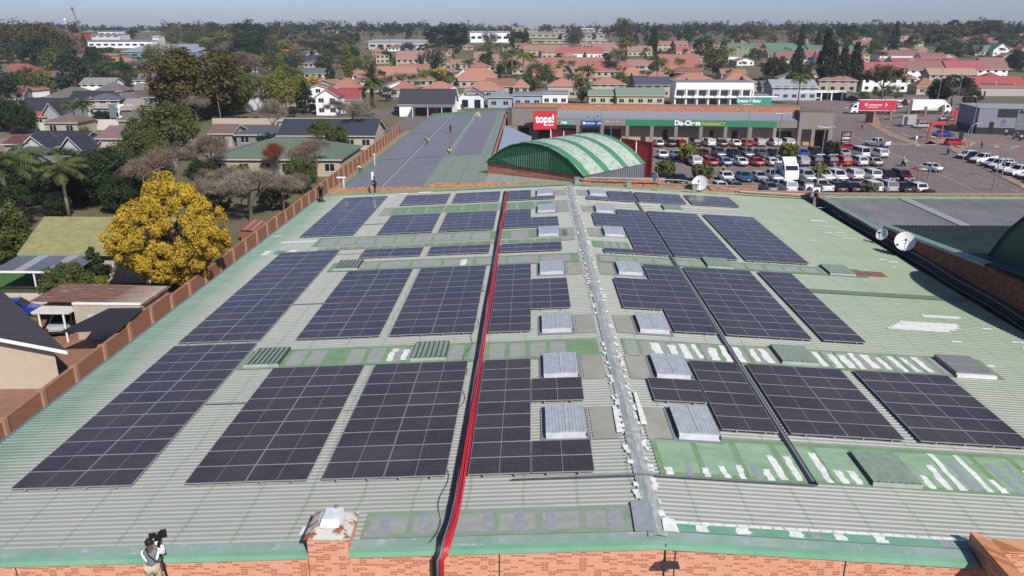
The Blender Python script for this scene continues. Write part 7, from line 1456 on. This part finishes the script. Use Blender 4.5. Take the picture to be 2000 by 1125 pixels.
# ================================================================ nearby left gardens
# mossy roofed house
o = empty('house', (-48, 68.7, 0), 0, 'long house with a mossy yellow tiled roof left of the big yellow tree', 'house'); o['group'] = 'houses of the suburb'
m = MB(); m.box(.8, 13.5, .6, 13, 0, 3.0); m.build('wall', plain('house_wall', (214, 196, 172), .85), o)
t = NT('mossy_yellow_tiles'); P = t.obj(); X = t.xyz(P); fr = t.math('FRACT', t.math('MULTIPLY', X[1], 2.6)); c = t.mix(t.ramp(t.noise(1.2, 6, P, .7), .3, .7), srgb(150, 146, 84), srgb(196, 186, 112)); c = t.mix(t.math('MULTIPLY', t.ramp(t.noise(4, 3, t.mapv(P, (.4, 3, 1))), .5, .7), .5), c, srgb(118, 122, 76)); c = t.mix(t.math('MULTIPLY', t.math('LESS_THAN', fr, .2), .55), c, srgb(96, 96, 58)); t.out(c, .9)
m = MB(); m.add([(0, 0, 3.0), (14.3, 0, 3.0), (14.3, 6.9, 4.95), (-1.3, 6.9, 4.95), (14.3, 13.8, 3), (-2.4, 13.8, 3)], [(0, 1, 2, 3), (3, 2, 4, 5)], 0); m.build('roof', t.m, o)
m = MB(); m.box(-.04, 14.3, -.06, -.01, 2.82, 3.02); m.add([(-.03, 0, 2.85), (-1.33, 6.9, 4.8), (-1.33, 6.9, 5), (-.03, 0, 3.05)], [(0, 1, 2, 3)]); m.build('fascia', plain('fascia_green', (150, 168, 140), .6), o)
o = empty('patio_roof', (-47.9, 64.6, 0), 0, 'grey and white striped patio roof attached to the mossy roofed house', 'patio roof')
m = MB()
for k in range(8): m.add([(k*.95, 0, 2.5), (k*.95+.95, 0, 2.5), (k*.95+.95, 4.6, 2.85), (k*.95, 4.6, 2.85)], [(0, 1, 2, 3)], 1 if k in (2, 5) else 0)
m.build('sheet', [plain('patio_sheet', (128, 134, 144), .4, .2), plain('patio_sheet_white', (186, 192, 198), .4, .1)], o)
m = MB(); m.box(0, 7.6, -.08, -.02, 2.38, 2.56); m.build('gutter', WHITE, o); m = MB(); [m.box(x-.05, x+.05, 0, .1, 0, 2.45) for x in (.2, 3.8, 7.4)]; m.build('post', WHITE, o)
o = empty('patio_railing', (-47, 64.3, 0), 0, 'dark brown railing around the patio', 'railing'); m = MB()
for k in range(40): m.box(k*.17, k*.17+.06, 0, .05, .3, 1.1)
m.box(0, 6.8, -.01, .06, 1.1, 1.18); m.box(0, 6.8, -.01, .06, .25, .33); m.build('balusters', plain('railing_brown', (70, 48, 42), .7), o)
tag(MB().add([(-60, 56, .03), (-36, 56, .03), (-36, 64, .03), (-60, 64, .03)], [(0, 1, 2, 3)]).build('lawn', plain('lawn_green', (96, 112, 58), .95, 0, .2, .8)), kind='structure')
tag(MB().add([(-80, 62, .04), (-44, 62, .04), (-44, 72, .04), (-80, 72, .04)], [(0, 1, 2, 3)]).build('lawn', plain('lawn_bright', (60, 104, 40), .95, 0, .2, .8)), kind='structure')
tag(MB().add([(-36, 42, .045), (-31.5, 42, .045), (-31.2, 57, .045), (-37, 57, .045)], [(0, 1, 2, 3)]).build('driveway', plain('driveway_brick', (168, 118, 92), .9, 0, .12, 1.5)), kind='structure')
tag(MB().add([(-40, 84, .05), (-50, 84, .05), (-52, 92, .05), (-38, 92, .05)], [(3, 2, 1, 0)]).build('path', plain('dry_verge', (186, 168, 122), .95)), kind='structure')
# white garden wall with picket fence
o = empty('garden_wall', (-52, 60.8, 0), 0, 'cream garden wall below the patio at the left edge', 'wall'); m = MB(); m.box(0, 11.2, 0, .25, 0, 1.7); m.build('plaster', plain('garden_wall_cream', (226, 208, 184), .85), o)
for nm, x0, y0, n, lab in (('picket_fence', -47.5, 58.8, 26, 'white picket fence near the dark blue car'), ('picket_fence', -42.5, 85.8, 34, 'white picket fence seen behind the mossy roof')):
    o = empty(nm, (x0, y0, 0), 0, lab, 'fence'); m = MB(); [m.box(k*.18, k*.18+.09, 0, .04, 0, 1.15) for k in range(n)]; m.box(0, n*.18, .04, .08, .3, .38); m.box(0, n*.18, .04, .08, .85, .93); m.build('pickets', WHITE, o)
# garage
o = empty('garage', (-34.9, 54.9, 0), 0, 'cream garage with a white roller door and rusty brown roof by the boundary wall', 'garage')
m = MB(); m.box(0, 5.2, 0, 4.7, 0, 2.9); m.box(-.03, 5.25, -.06, .2, 2.903, 3.02, 1); m.build('wall', [plain('garage_cream', (208, 190, 168), .85), WHITE], o); m = MB(); m.box(1.0, 3.6, -.05, -.01, 0, 2.1); m.build('roller_door', plain('roller_white', (214, 214, 216), .5), o)
t = NT('rusty_roof_sheet'); P = t.obj(); X = t.xyz(P); c = t.mix(t.ramp(t.noise(.9, 6, t.mapv(P, (1, 3, 1)), .7), .3, .7), srgb(84, 56, 50), srgb(118, 78, 66)); c = t.mix(t.ramp(t.noise(2.5, 3, t.mapv(P, (.3, 6, 1))), .62, .68), c, srgb(186, 160, 140)); t.out(c, .8)
m = MB(); corr(m, -3.5, 5.5, 0.25, 4.75, lambda x: 2.95-.02*x, .3, .05); m.build('roof_sheet', t.m, o); m = MB(); m.tube([(2.6, -.08, 2.45), (2.6, -.2, 2.4)], .07, 8); m.build('wall_light', GREY, o)
o = empty('carport', (-37.8, 54.2, 0), 0, 'white edged carport over the silver sedan', 'carport'); m = MB(); m.box(0, 2.9, 0, 5, 2.35, 2.5); m.build('roof_slab', plain('carport_white', (222, 216, 206), .7), o); m = MB(); [m.box(x-.05, x+.05, .05, .15, 0, 2.35) for x in (.5, 2.4)]; m.build('post', WHITE, o)
o = empty('shade_net', (-33.2, 50.5, 0), 0, 'black shade net roof between the garage and the boundary wall', 'shade net'); m = MB(); m.add([(-.4, 0, 2.3), (3.9, .3, 2.4), (3.9, 4.2, 2.75), (1.2, 4.2, 2.7)], [(0, 1, 2, 3)]); m.build('net', plain('net_black', (34, 34, 40), .8), o)
o = empty('garden_shed', (-40, 57.5, 0), 0, 'small shed with a rusty red roof beside the lawn', 'shed'); m = MB(); m.box(.2, 1.8, .2, 1.4, 0, 1.0); m.build('wall', plain('shed_brown', (120, 84, 62), .8), o); m = MB(); m.add([(0, 0, 1.0), (2, 0, 1.0), (2, 1.6, 1.45), (0, 1.6, 1.45)], [(0, 1, 2, 3)]); m.build('roof', plain('shed_rust', (150, 78, 52), .8), o)
# bottom-left house
C_ = Vector((-29.9, 45.6, 3)); A1 = Vector((-36.6, 45.4, 4.5)); 
o = empty('house', (-36, 46, 0), 0, 'cream house with a dark roof and white eaves at the bottom left', 'house'); o['group'] = 'houses of the suburb'; L = lambda *p: tuple(Vector(p)-Vector((36-72, 46, 0)))
m = MB(); m.add([L(-31.2, 46.2, 0), L(-44, 45.6, 0), L(-44, 45.6, 2.8), L(-36.6, 45.9, 4.2), L(-31.2, 46.2, 2.85), L(-31.8, 46.9, 0), L(-43.4, 58.2, 0), L(-43.4, 58.2, 2.8), L(-31.8, 46.9, 2.8)], [(0, 1, 2, 3, 4), (0, 4, 8, 5), (5, 8, 7, 6)]); m.build('wall', plain('house_wall_cream', (222, 200, 170), .85, 0, .05), o)
m = MB(); P = [L(-29.9, 45.6, 3.0), L(-36.6, 45.3, 4.5), L(-46, 54, 4.5), L(-43, 58.5, 3.0), L(-45, 44.8, 2.9), L(-54, 52, 2.9)]; m.add(P, [(0, 3, 2, 1), (1, 2, 5, 4)], 0); m.add([(x, y, z-.16) for x, y, z in P], [(1, 2, 3, 0), (4, 5, 2, 1)], 1); m.build('roof', [plain('dark_shingle', (62, 58, 62), .85, 0, .15, 1.2), plain('soffit', (120, 114, 106), .8)], o)
m = MB()
for a, b in ((P[0], P[1]), (P[1], P[4])): m.add([(a[0], a[1]-.04, a[2]-.22), (b[0], b[1]-.04, b[2]-.22), (b[0], b[1]-.04, b[2]+.04), (a[0], a[1]-.04, a[2]+.04)], [(0, 1, 2, 3)])
m.build('fascia', WHITE, o); m = MB(); m.box(-8.0, -7.0, -.5, -.42, 1.0, 2.2); m.build('window', plain('window_brown', (80, 56, 46), .4), o)
# small rust shed near the boundary wall
o = empty('garden_shed', (-32.8, 84.5, 0), R(-12), 'tiny shed with a red and white rusted sheet roof by the boundary wall', 'shed'); m = MB(); m.box(0, 2.4, 0, 2.2, 0, 1.5); m.build('wall', plain('shed_brick', (150, 86, 58), .8), o); m = MB(); [m.add([(-.1+k*.44, -.2, 1.5), (.34+k*.44, -.2, 1.5), (.34+k*.44, 2.4, 2.1), (-.1+k*.44, 2.4, 2.1)], [(0, 1, 2, 3)], k % 2) for k in range(6)]; m.build('roof', [plain('rust_red_sheet', (140, 62, 50), .8), plain('pale_rust_sheet', (170, 130, 118), .8)], o)
for i, x in enumerate((223, 240, 257)):
    p = at(x, 236, 0); o = empty('banner', (p.x, p.y, 0), 0, ['left', 'middle', 'right'][i]+' one of three tall white banners before the grey brown roof', 'banner', 'white banners'); m = MB(); m.box(-.9, .9, 0, .08, .8, 4.4); m.build('cloth', plain('banner_white', [(120, 140, 150), (226, 228, 230), (186, 214, 230)][i], .7), o); m = MB(); m.tube([(-.95, .04, 0), (-.95, .04, 4.5)], .05, 6); m.build('pole', POLE, o)
o = empty('street_wall', tuple(at(415, 243, 0)), 0, 'pale scalloped street wall beyond the trimmed shrubs', 'wall'); m = MB(); m.box(0, 17, 0, .25, 0, 1.6); m.build('plaster', plain('street_wall', (214, 190, 172), .85), o)
tag(MB().add([(-75, 178, .06), (-46, 178, .06), (-46, 188, .06), (-75, 188, .06)], [(0, 1, 2, 3)]).build('pavement', plain('red_pavement', (190, 138, 98), .9)), kind='structure')
o = empty('street_wall', tuple(at(45, 256, 0)), 0, 'low white wall in front of the small bright red roof', 'wall'); m = MB(); m.box(0, 12, 0, .25, 0, 2.0); m.box(12, 25, 2.5, 2.75, 0, 2.6); m.build('plaster', plain('street_wall_white', (222, 212, 200), .85), o)
tag(MB().add([(-140, 150, .05), (-60, 150, .05), (-40, 176, .05), (-140, 176, .05)], [(0, 1, 2, 3)]).build('road', asph('side_road', (132, 118, 106))), kind='structure')
# ================================================================ trees placed one by one
big = proto('broadleaf_tree', 10, 10.4, yel, 330, (.03, .07), 85000, .105, .04, mat='yellow', nl=8, r0=.3)
TP['big'] = [big]; THT['big'] = 10; KD['big'] = 'broad leafed tree'
tree('big', 352, 566, 226, 'yellow', .86, label='big golden yellow tree growing against the boundary wall at the left', group='trees and shrubs of the suburb')
near = proto('broadleaf_tree', 10, 10, None, 90, (.08, .15), 12000, .24, .1, mat='dark', nl=7)
TP['near'] = [near, proto('broadleaf_tree', 10, 11, None, 100, (.07, .14), 12000, .24, .12, mat='dark', nl=7)]; THT['near'] = 10; KD['near'] = 'bushy tree'
for a in (('near', 8, 528, 135, 'mid', .8), ('near', 112, 424, 52, 'dark', .9), ('near', 215, 398, 100, 'dark', 1.35), ('near', 140, 600, 86, 'mid', .95), ('conifer', 190, 560, 80, 'dark', 1.3), ('shrub', 196, 566, 32, 'lime', 1.1), ('near', 12, 450, 90, 'dark', 1),
    ('shrub', 147, 345, 44, 'yellow', .75), ('near', 330, 318, 112, 'mid', .98), ('near', 283, 345, 88, 'mid', 1.0), ('near', 395, 232, 128, 'olive', 1.35), ('near', 455, 225, 85, 'mid', .9), ('cedar', 150, 184, 86, None, .95),
    ('bare', 335, 408, 125, 'russet', 1.3), ('bare', 300, 395, 95, 'russet', 1.1), ('bare', 425, 352, 92, 'russet', 1.35), ('bare', 490, 432, 112, 'greybare', 1.35), ('bare', 425, 428, 88, 'greybare', 1.3), ('bare', 555, 415, 80, 'greybare', 1.2), ('bare', 450, 395, 75, 'greybare', 1.2), ('bare', 620, 358, 92, 'russet', 1.2), ('bare', 545, 352, 76, 'redbrown', 1.0),
    ('near', 590, 376, 66, 'mid', .9), ('near', 400, 372, 60, 'dark', .9), ('shrub', 470, 352, 34, 'mid', 1.2), ('near', 250, 300, 50, 'dark', 1.0), ('broad', 520, 300, 40, 'dark', 1.0), ('broad', 130, 330, 40, 'dark', 1.0), ('near', 632, 290, 52, 'mid', .9), ('near', 660, 295, 50, 'mid', .8), ('bare', 692, 284, 96, 'greybare', 1.0), ('bare', 535, 268, 76, 'greybare', .9), ('bare', 660, 236, 42, 'russet', 1.4), ('bare', 385, 240, 60, 'greybare', 1.0),
    ('broad', 560, 222, 76, 'lime', .9), ('conifer', 598, 222, 62, 'dark', 1.3), ('broad', 610, 185, 36, 'yellow', 1.0), ('datepalm', 728, 212, 82, None, 1.05), ('palm', 25, 445, 165, None, 1.35), ('near', 170, 402, 92, 'dark', 1.2), ('near', 62, 402, 84, 'dark', 1.1), ('near', 240, 415, 72, 'dark', .9), ('near', 5, 405, 100, 'dark', 1.0), ('near', 110, 380, 62, 'dark', 1.2), ('palm', 136, 425, 125, None, 1.3), ('palm', 70, 380, 100, None, 1.1),
    ('palm', 150, 254, 62, None, 1.2), ('palm', 168, 254, 64, None, 1.2), ('palm', 28, 190, 50, None, 1.1), ('palm', 208, 160, 36, None, 1.2), ('palm', 228, 160, 36, None, 1.3), ('datepalm', 275, 140, 28, None, 1.2), ('datepalm', 212, 186, 30, None, 1.3), ('palm', 295, 146, 22, None, 1.3), ('palm', 508, 200, 55, None, 1.1),
    ('palm', 480, 205, 45, None, 1.1), ('broad', 88, 186, 48, 'lime', 1.2), ('broad', 55, 188, 44, 'mid', 1.2), ('broad', 10, 200, 60, 'dark', 1.1), ('near', 45, 262, 60, 'dark', .8), ('near', 12, 258, 62, 'dark', .9), ('shrub', 165, 262, 16, 'lime', 1.3), ('shrub', 200, 236, 22, 'dark', 1.5),
    ('broad', 50, 112, 62, 'olive', 1.2), ('broad', 100, 116, 60, 'olive', 1.2), ('broad', 20, 108, 56, 'grey', 1.1), ('tall', 75, 130, 60, 'dark', 1.3), ('broad', 130, 112, 42, 'olive', 1.3), ('broad', 110, 150, 52, 'mid', 1.1), ('bare', 105, 145, 40, 'greybare', 1.1), ('bare', 125, 112, 60, 'greybare', .7),
    ('cypress', 176, 126, 34, 'dark', 2.2), ('cypress', 183, 126, 34, 'dark', 2.2), ('cypress', 190, 127, 35, 'dark', 2.2), ('conifer', 165, 92, 24, 'dark', 1.0), ('shrub', 200, 104, 12, 'olive', 1.5), ('shrub', 215, 103, 12, 'mid', 1.6), ('shrub', 232, 106, 10, 'lime', 1.4), ('broad', 258, 74, 10, 'olive', 2), 
    ('bare', 280, 148, 34, 'greybare', 1.6), ('bare', 318, 172, 40, 'russet', 1.1), ('bare', 470, 160, 60, 'russet', 1.4), ('bare', 455, 125, 45, 'greybare', 1.6), ('bare', 500, 150, 45, 'russet', 1.4), ('tall', 490, 96, 52, 'dark', 1.9), ('near', 490, 128, 60, 'dark', 1.1), ('broad', 440, 105, 42, 'lime', 1.2), ('broad', 415, 95, 35, 'mid', 1.2),
    ('bare', 520, 190, 45, 'greybare', 1.2), ('cypress', 681, 158, 72, 'lime', 1.3), ('conifer', 646, 162, 36, 'dark', 1.25), ('conifer', 556, 130, 26, 'bluegreen', 1.5), ('broad', 532, 106, 12, 'yellow', 1.4), ('broad', 590, 112, 10, 'lime', 1.2), ('bare', 590, 108, 16, 'russet', 2.2), ('bare', 545, 118, 16, 'russet', 2.2),
    ('tall', 848, 93, 36, 'dark', 1.9), ('tall', 892, 94, 42, 'dark', 1.9), ('broad', 857, 166, 34, 'yellow', 1.05), ('broad', 828, 168, 28, 'lime', 1.0), ('palm', 806, 176, 32, None, 1.2), ('broad', 842, 145, 42, 'dark', 1.0), ('palm', 838, 130, 30, 'lime', 1.2), ('broad', 950, 142, 34, 'dark', 1.0), ('conifer', 952, 112, 34, 'lime', 1.3), ('palm', 918, 150, 38, None, 1.0),
    ('palm', 970, 115, 32, 'lime', 1.2), ('palm', 940, 118, 28, None, 1.3), ('tall', 1005, 90, 30, 'dark', 1.5), ('tall', 1020, 90, 26, 'dark', 1.6), ('broad', 1052, 172, 46, 'mid', 1.0), ('broad', 1137, 202, 46, 'mid', .85), ('palm', 1022, 155, 60, 'lime', 1.1), ('palm', 1035, 150, 48, None, 1.0), ('palm', 988, 150, 50, None, 1.0), ('palm', 1000, 146, 55, None, 1.0),
    ('palm', 1148, 175, 50, None, 1.2), ('palm', 1205, 150, 58, None, 1.1), ('palm', 1282, 172, 66, None, 1.1), ('palm', 1326, 150, 38, None, 1.1), ('cypress', 1273, 102, 46, 'dark', 1.3), ('cypress', 1279, 102, 44, 'dark', 1.3), ('conifer', 1303, 124, 28, 'dark', 1.2), ('broad', 1215, 84, 42, 'olive', 1.0), ('palm', 1222, 108, 38, 'lime', 1.2), ('palm', 1232, 108, 30, 'lime', 1.2), ('bare', 1216, 108, 22, 'redbrown', 1.2), ('palm', 1262, 112, 20, None, 1.3),
    ('palm', 1110, 95, 20, None, 1.3), ('palm', 1120, 96, 20, None, 1.3), ('palm', 1128, 96, 17, None, 1.3), ('palm', 1055, 93, 14, None, 1.4), ('palm', 1150, 108, 16, None, 1.3), ('palm', 1080, 106, 14, None, 1.3), ('palm', 1115, 143, 26, None, 1.3), ('palm', 1130, 130, 18, None, 1.3), ('shrub', 1205, 138, 14, 'dark', 1.2), ('broad', 1303, 125, 24, 'mid', 1.0), ('conifer', 1313, 103, 22, 'dark', 1.2),
    ('broad', 1372, 116, 40, 'dark', 1.1), ('broad', 1400, 150, 50, 'mid', 1.0), ('palm', 1420, 140, 50, 'lime', 1.0), ('palm', 1390, 110, 36, 'lime', 1.2), ('palm', 1418, 104, 30, None, 1.2), ('broad', 1385, 130, 34, 'lime', .9), ('tall', 1345, 84, 26, 'dark', 1.6), ('broad', 1475, 125, 30, 'mid', 1.0), ('conifer', 1462, 99, 16, 'dark', 1.2), ('conifer', 1454, 98, 11, 'dark', 1.2), ('palm', 1500, 100, 26, 'lime', 1.1), ('palm', 1422, 160, 26, None, 1.0), ('palm', 1450, 176, 18, None, 1.0),
    ('near', 1513, 158, 44, 'dark', 1.05), ('shrub', 1513, 130, 16, 'lime', 1.2), ('conifer', 1556, 150, 62, 'dark', 1.0), ('near', 1558, 190, 58, 'dark', .75), ('palm', 1558, 204, 66, 'palm', 1.0), ('palm', 1580, 170, 48, None, 1.2), ('cypress', 1563, 104, 54, 'dark', 1.25), ('cypress', 1596, 102, 42, 'dark', 1.5), ('cypress', 1606, 178, 116, 'dark', 1.15), ('cypress', 1622, 178, 92, 'dark', 1.25), ('cypress', 1641, 178, 88, 'dark', 1.3), ('cypress', 1664, 178, 92, 'dark', 1.4),
    ('conifer', 1630, 92, 26, 'dark', 1.1), ('umbrella', 1722, 200, 66, 'olive', 1.25), ('umbrella', 1858, 206, 54, 'dark', 1.35), ('near', 1830, 202, 36, 'dark', 1.1), ('palm', 1680, 125, 40, None, 1.2), ('palm', 1722, 125, 26, None, 1.5), ('palm', 1772, 118, 16, None, 1.6), ('cypress', 1745, 100, 56, 'dark', 1.3), ('tall', 1732, 92, 44, 'olive', .8), ('tall', 1660, 84, 36, 'dark', 2.0), ('palm', 1708, 120, 24, None, 1.3),
    ('umbrella', 1845, 92, 38, 'olive', 1.5), ('tall', 1915, 76, 38, 'mid', 2.0), ('tall', 1945, 78, 34, 'mid', 1.8), ('tall', 1860, 70, 28, 'dark', 1.8), ('broad', 1895, 72, 28, 'dark', 1.4), ('cypress', 1985, 80, 34, 'dark', 1.4), ('palm', 1915, 145, 40, None, 1.1), ('palm', 1882, 142, 24, None, 1.2), ('palm', 1970, 105, 30, None, 1.2), ('palm', 1955, 112, 20, None, 1.2), ('near', 1985, 140, 40, 'dark', 1.0), ('palm', 1850, 112, 24, None, 1.2), ('broad', 1870, 116, 30, 'dark', 1.2), ('broad', 1840, 118, 28, 'dark', 1.2), ('broad', 1900, 112, 30, 'mid', 1.0), ('palm', 1888, 106, 30, None, 1.0),
    ('shrub', 1340, 318, 40, 'lime', 1.15), ('shrub', 1296, 346, 36, 'palm', 1.3), ('shrub', 1371, 354, 38, 'palm', 1.25), ('shrub', 1540, 309, 32, 'lime', 1.3), ('shrub', 1623, 306, 34, 'dark', 1.15), ('shrub', 1602, 352, 34, 'lime', 1.15), ('shrub', 1694, 380, 26, 'grey', 1.6), ('shrub', 1812, 382, 14, 'olive', 2.2), ('umbrella', 1857, 260, 17, 'mid', 1.1), ('shrub', 1396, 206, 7, 'dark', 1.5), ('broad', 1240, 206, 0.1, 'dark', 1),
    ('shrub', 422, 238, 13, 'dark', 1.0), ('shrub', 443, 238, 13, 'dark', 1.0), ('shrub', 455, 238, 12, 'dark', 1.0), ('shrub', 468, 238, 12, 'dark', 1.0), ('shrub', 480, 238, 12, 'dark', 1.0), ('shrub', 500, 238, 12, 'dark', 1.0), ('near', 300, 372, 70, 'dark', 1.1)):
    if a[2] > 0.5: tree(*a)
# ---- the looser filling of the suburb, still tree by tree
PROT = [(165, 60, 315, 96), (230, 90, 392, 118), (715, 78, 835, 100), (915, 60, 998, 86), (20, 180, 320, 320), (1000, 60, 1205, 84), (770, 150, 1010, 215), (600, 150, 705, 200), (1140, 165, 1310, 210), (1310, 160, 1510, 210), (1500, 150, 1668, 178), (1780, 150, 2000, 200), (725, 100, 1000, 165), (1000, 88, 1500, 165), (1420, 78, 1700, 110), (1510, 98, 1980, 145), (400, 240, 740, 320), (0, 118, 80, 145), (590, 105, 625, 122)]
def fill(u0, u1, v0, v1, n, kinds, cols, h0, h1, keep=.12):
    k = 0
    while k < n:
        u, v = rnd.uniform(u0, u1), rnd.uniform(v0, v1); kind = rnd.choice(kinds); p = G(u, v); h = rnd.uniform(h0, h1); hp_ = h/mpp(p); k += 1
        bad = any(a-hp_*.25 < u < c+hp_*.25 and b < v-hp_*.2 and v-hp_ < d for a, b, c, d in PROT)
        if bad and rnd.random() > keep: continue
        col = rnd.choice(cols) if kind not in ('palm', 'datepalm') else rnd.choice([None, None, 'lime'])
        if kind == 'bare': col = rnd.choice(['russet', 'greybare'])
        tree(kind, u, v, hp_, col, rnd.uniform(.9, 1.35) if kind not in ('palm',) else rnd.uniform(1, 1.3))
DK = ['dark', 'dark', 'bluegreen', 'mid', 'olive', 'mid', 'dark', 'mid']
fill(-20, 560, 64, 150, 190, ['broad', 'tall', 'broad', 'bare', 'conifer', 'umbrella'], DK+['olive', 'lime'], 8, 13)
fill(-10, 330, 130, 185, 85, ['broad', 'palm', 'bare', 'broad', 'conifer'], DK, 5, 9)
fill(320, 620, 140, 225, 80, ['broad', 'tall', 'palm', 'bare', 'broad'], DK+['lime'], 5, 9)
fill(520, 900, 68, 150, 190, ['broad', 'tall', 'palm', 'conifer', 'broad', 'bare'], DK+['lime'], 6, 11)
fill(620, 780, 150, 200, 16, ['palm', 'broad', 'bare'], DK, 4, 8)
fill(740, 1500, 98, 182, 280, ['palm', 'palm', 'broad', 'palm', 'shrub', 'conifer'], DK+['lime'], 3.5, 7, .6)
fill(880, 1700, 66, 100, 130, ['broad', 'tall', 'conifer', 'broad', 'palm'], DK, 7, 12, .3)
fill(1480, 2010, 70, 112, 140, ['broad', 'tall', 'palm', 'broad', 'bare'], DK, 7, 12, .3)
fill(1480, 2010, 108, 182, 110, ['palm', 'broad', 'shrub', 'palm'], DK, 3.5, 7, .35)
fill(1670, 1930, 185, 206, 10, ['broad', 'shrub'], ['dark', 'lime', 'mid'], 2.5, 4, 1)
fill(-40, 110, 345, 415, 8, ['near', 'shrub'], ['dark', 'olive'], 4, 6)
fill(380, 620, 370, 440, 9, ['shrub', 'bare', 'bare'], ['grey', 'olive'], 2.5, 4)
fill(540, 720, 205, 232, 8, ['shrub', 'broad', 'bare'], ['mid', 'russet', 'dark'], 3, 5)
# ---- far woodland merges into one mass on the rise
C, Rr = [], []
r = random.Random(4)
for i in range(3400):
    y = r.uniform(620, 1700) if i % 2 else r.uniform(850, 1700); x = r.uniform(-1.0, 1.0)*y*.85; z = terr(x, y)
    q_ = Vector((x, y, z-HC)); q_ = (1000+F_PX*q_.dot(rt)/q_.dot(fw), 562.5-F_PX*q_.dot(up)/q_.dot(fw))
    if y < 1250 and any(a_-6 < q_[0] < c_+6 and b_ < q_[1] and q_[1]-16 < d_ for a_, b_, c_, d_ in PROT): continue
    h = r.choice([r.uniform(6, 11), r.uniform(8, 16)]); w_ = h*r.uniform(.28, .55)
    for k in range(5): C.append((x+r.uniform(-w_, w_), y+r.uniform(-w_, w_), z+h*r.uniform(.35, .86))); Rr.append(w_*r.uniform(.35, .6))
V, F = leaves(np.array(C), np.array(Rr), 150000, 1.4, 1.3)
o = npmesh('distant_woodland', V, F, leafmat('far_woodland', (44, 58, 44), (70, 80, 54), (56, 54, 48))); tag(o, kind='stuff')
for L in TP.values():
    for o in L:
        for ch in list(o.children): bpy.data.objects.remove(ch)
        bpy.data.objects.remove(o)
finish_labels()
# ================================================================ haze
HAZE_D = 0.00018
m = MB(); m.box(-3200, 3200, -80, 2600, -1.2, 75)
hm = bpy.data.materials.new('haze_air'); hm.use_nodes = True; ht_ = hm.node_tree; ht_.nodes.clear()
ho = ht_.nodes.new('ShaderNodeOutputMaterial'); pv = ht_.nodes.new('ShaderNodeVolumePrincipled'); pv.inputs['Density'].default_value = HAZE_D; pv.inputs['Color'].default_value = (.86, .91, 1, 1); pv.inputs['Anisotropy'].default_value = .3
ht_.links.new(pv.outputs[0], ho.inputs['Volume'])
tag(m.build('haze', hm), kind='stuff')
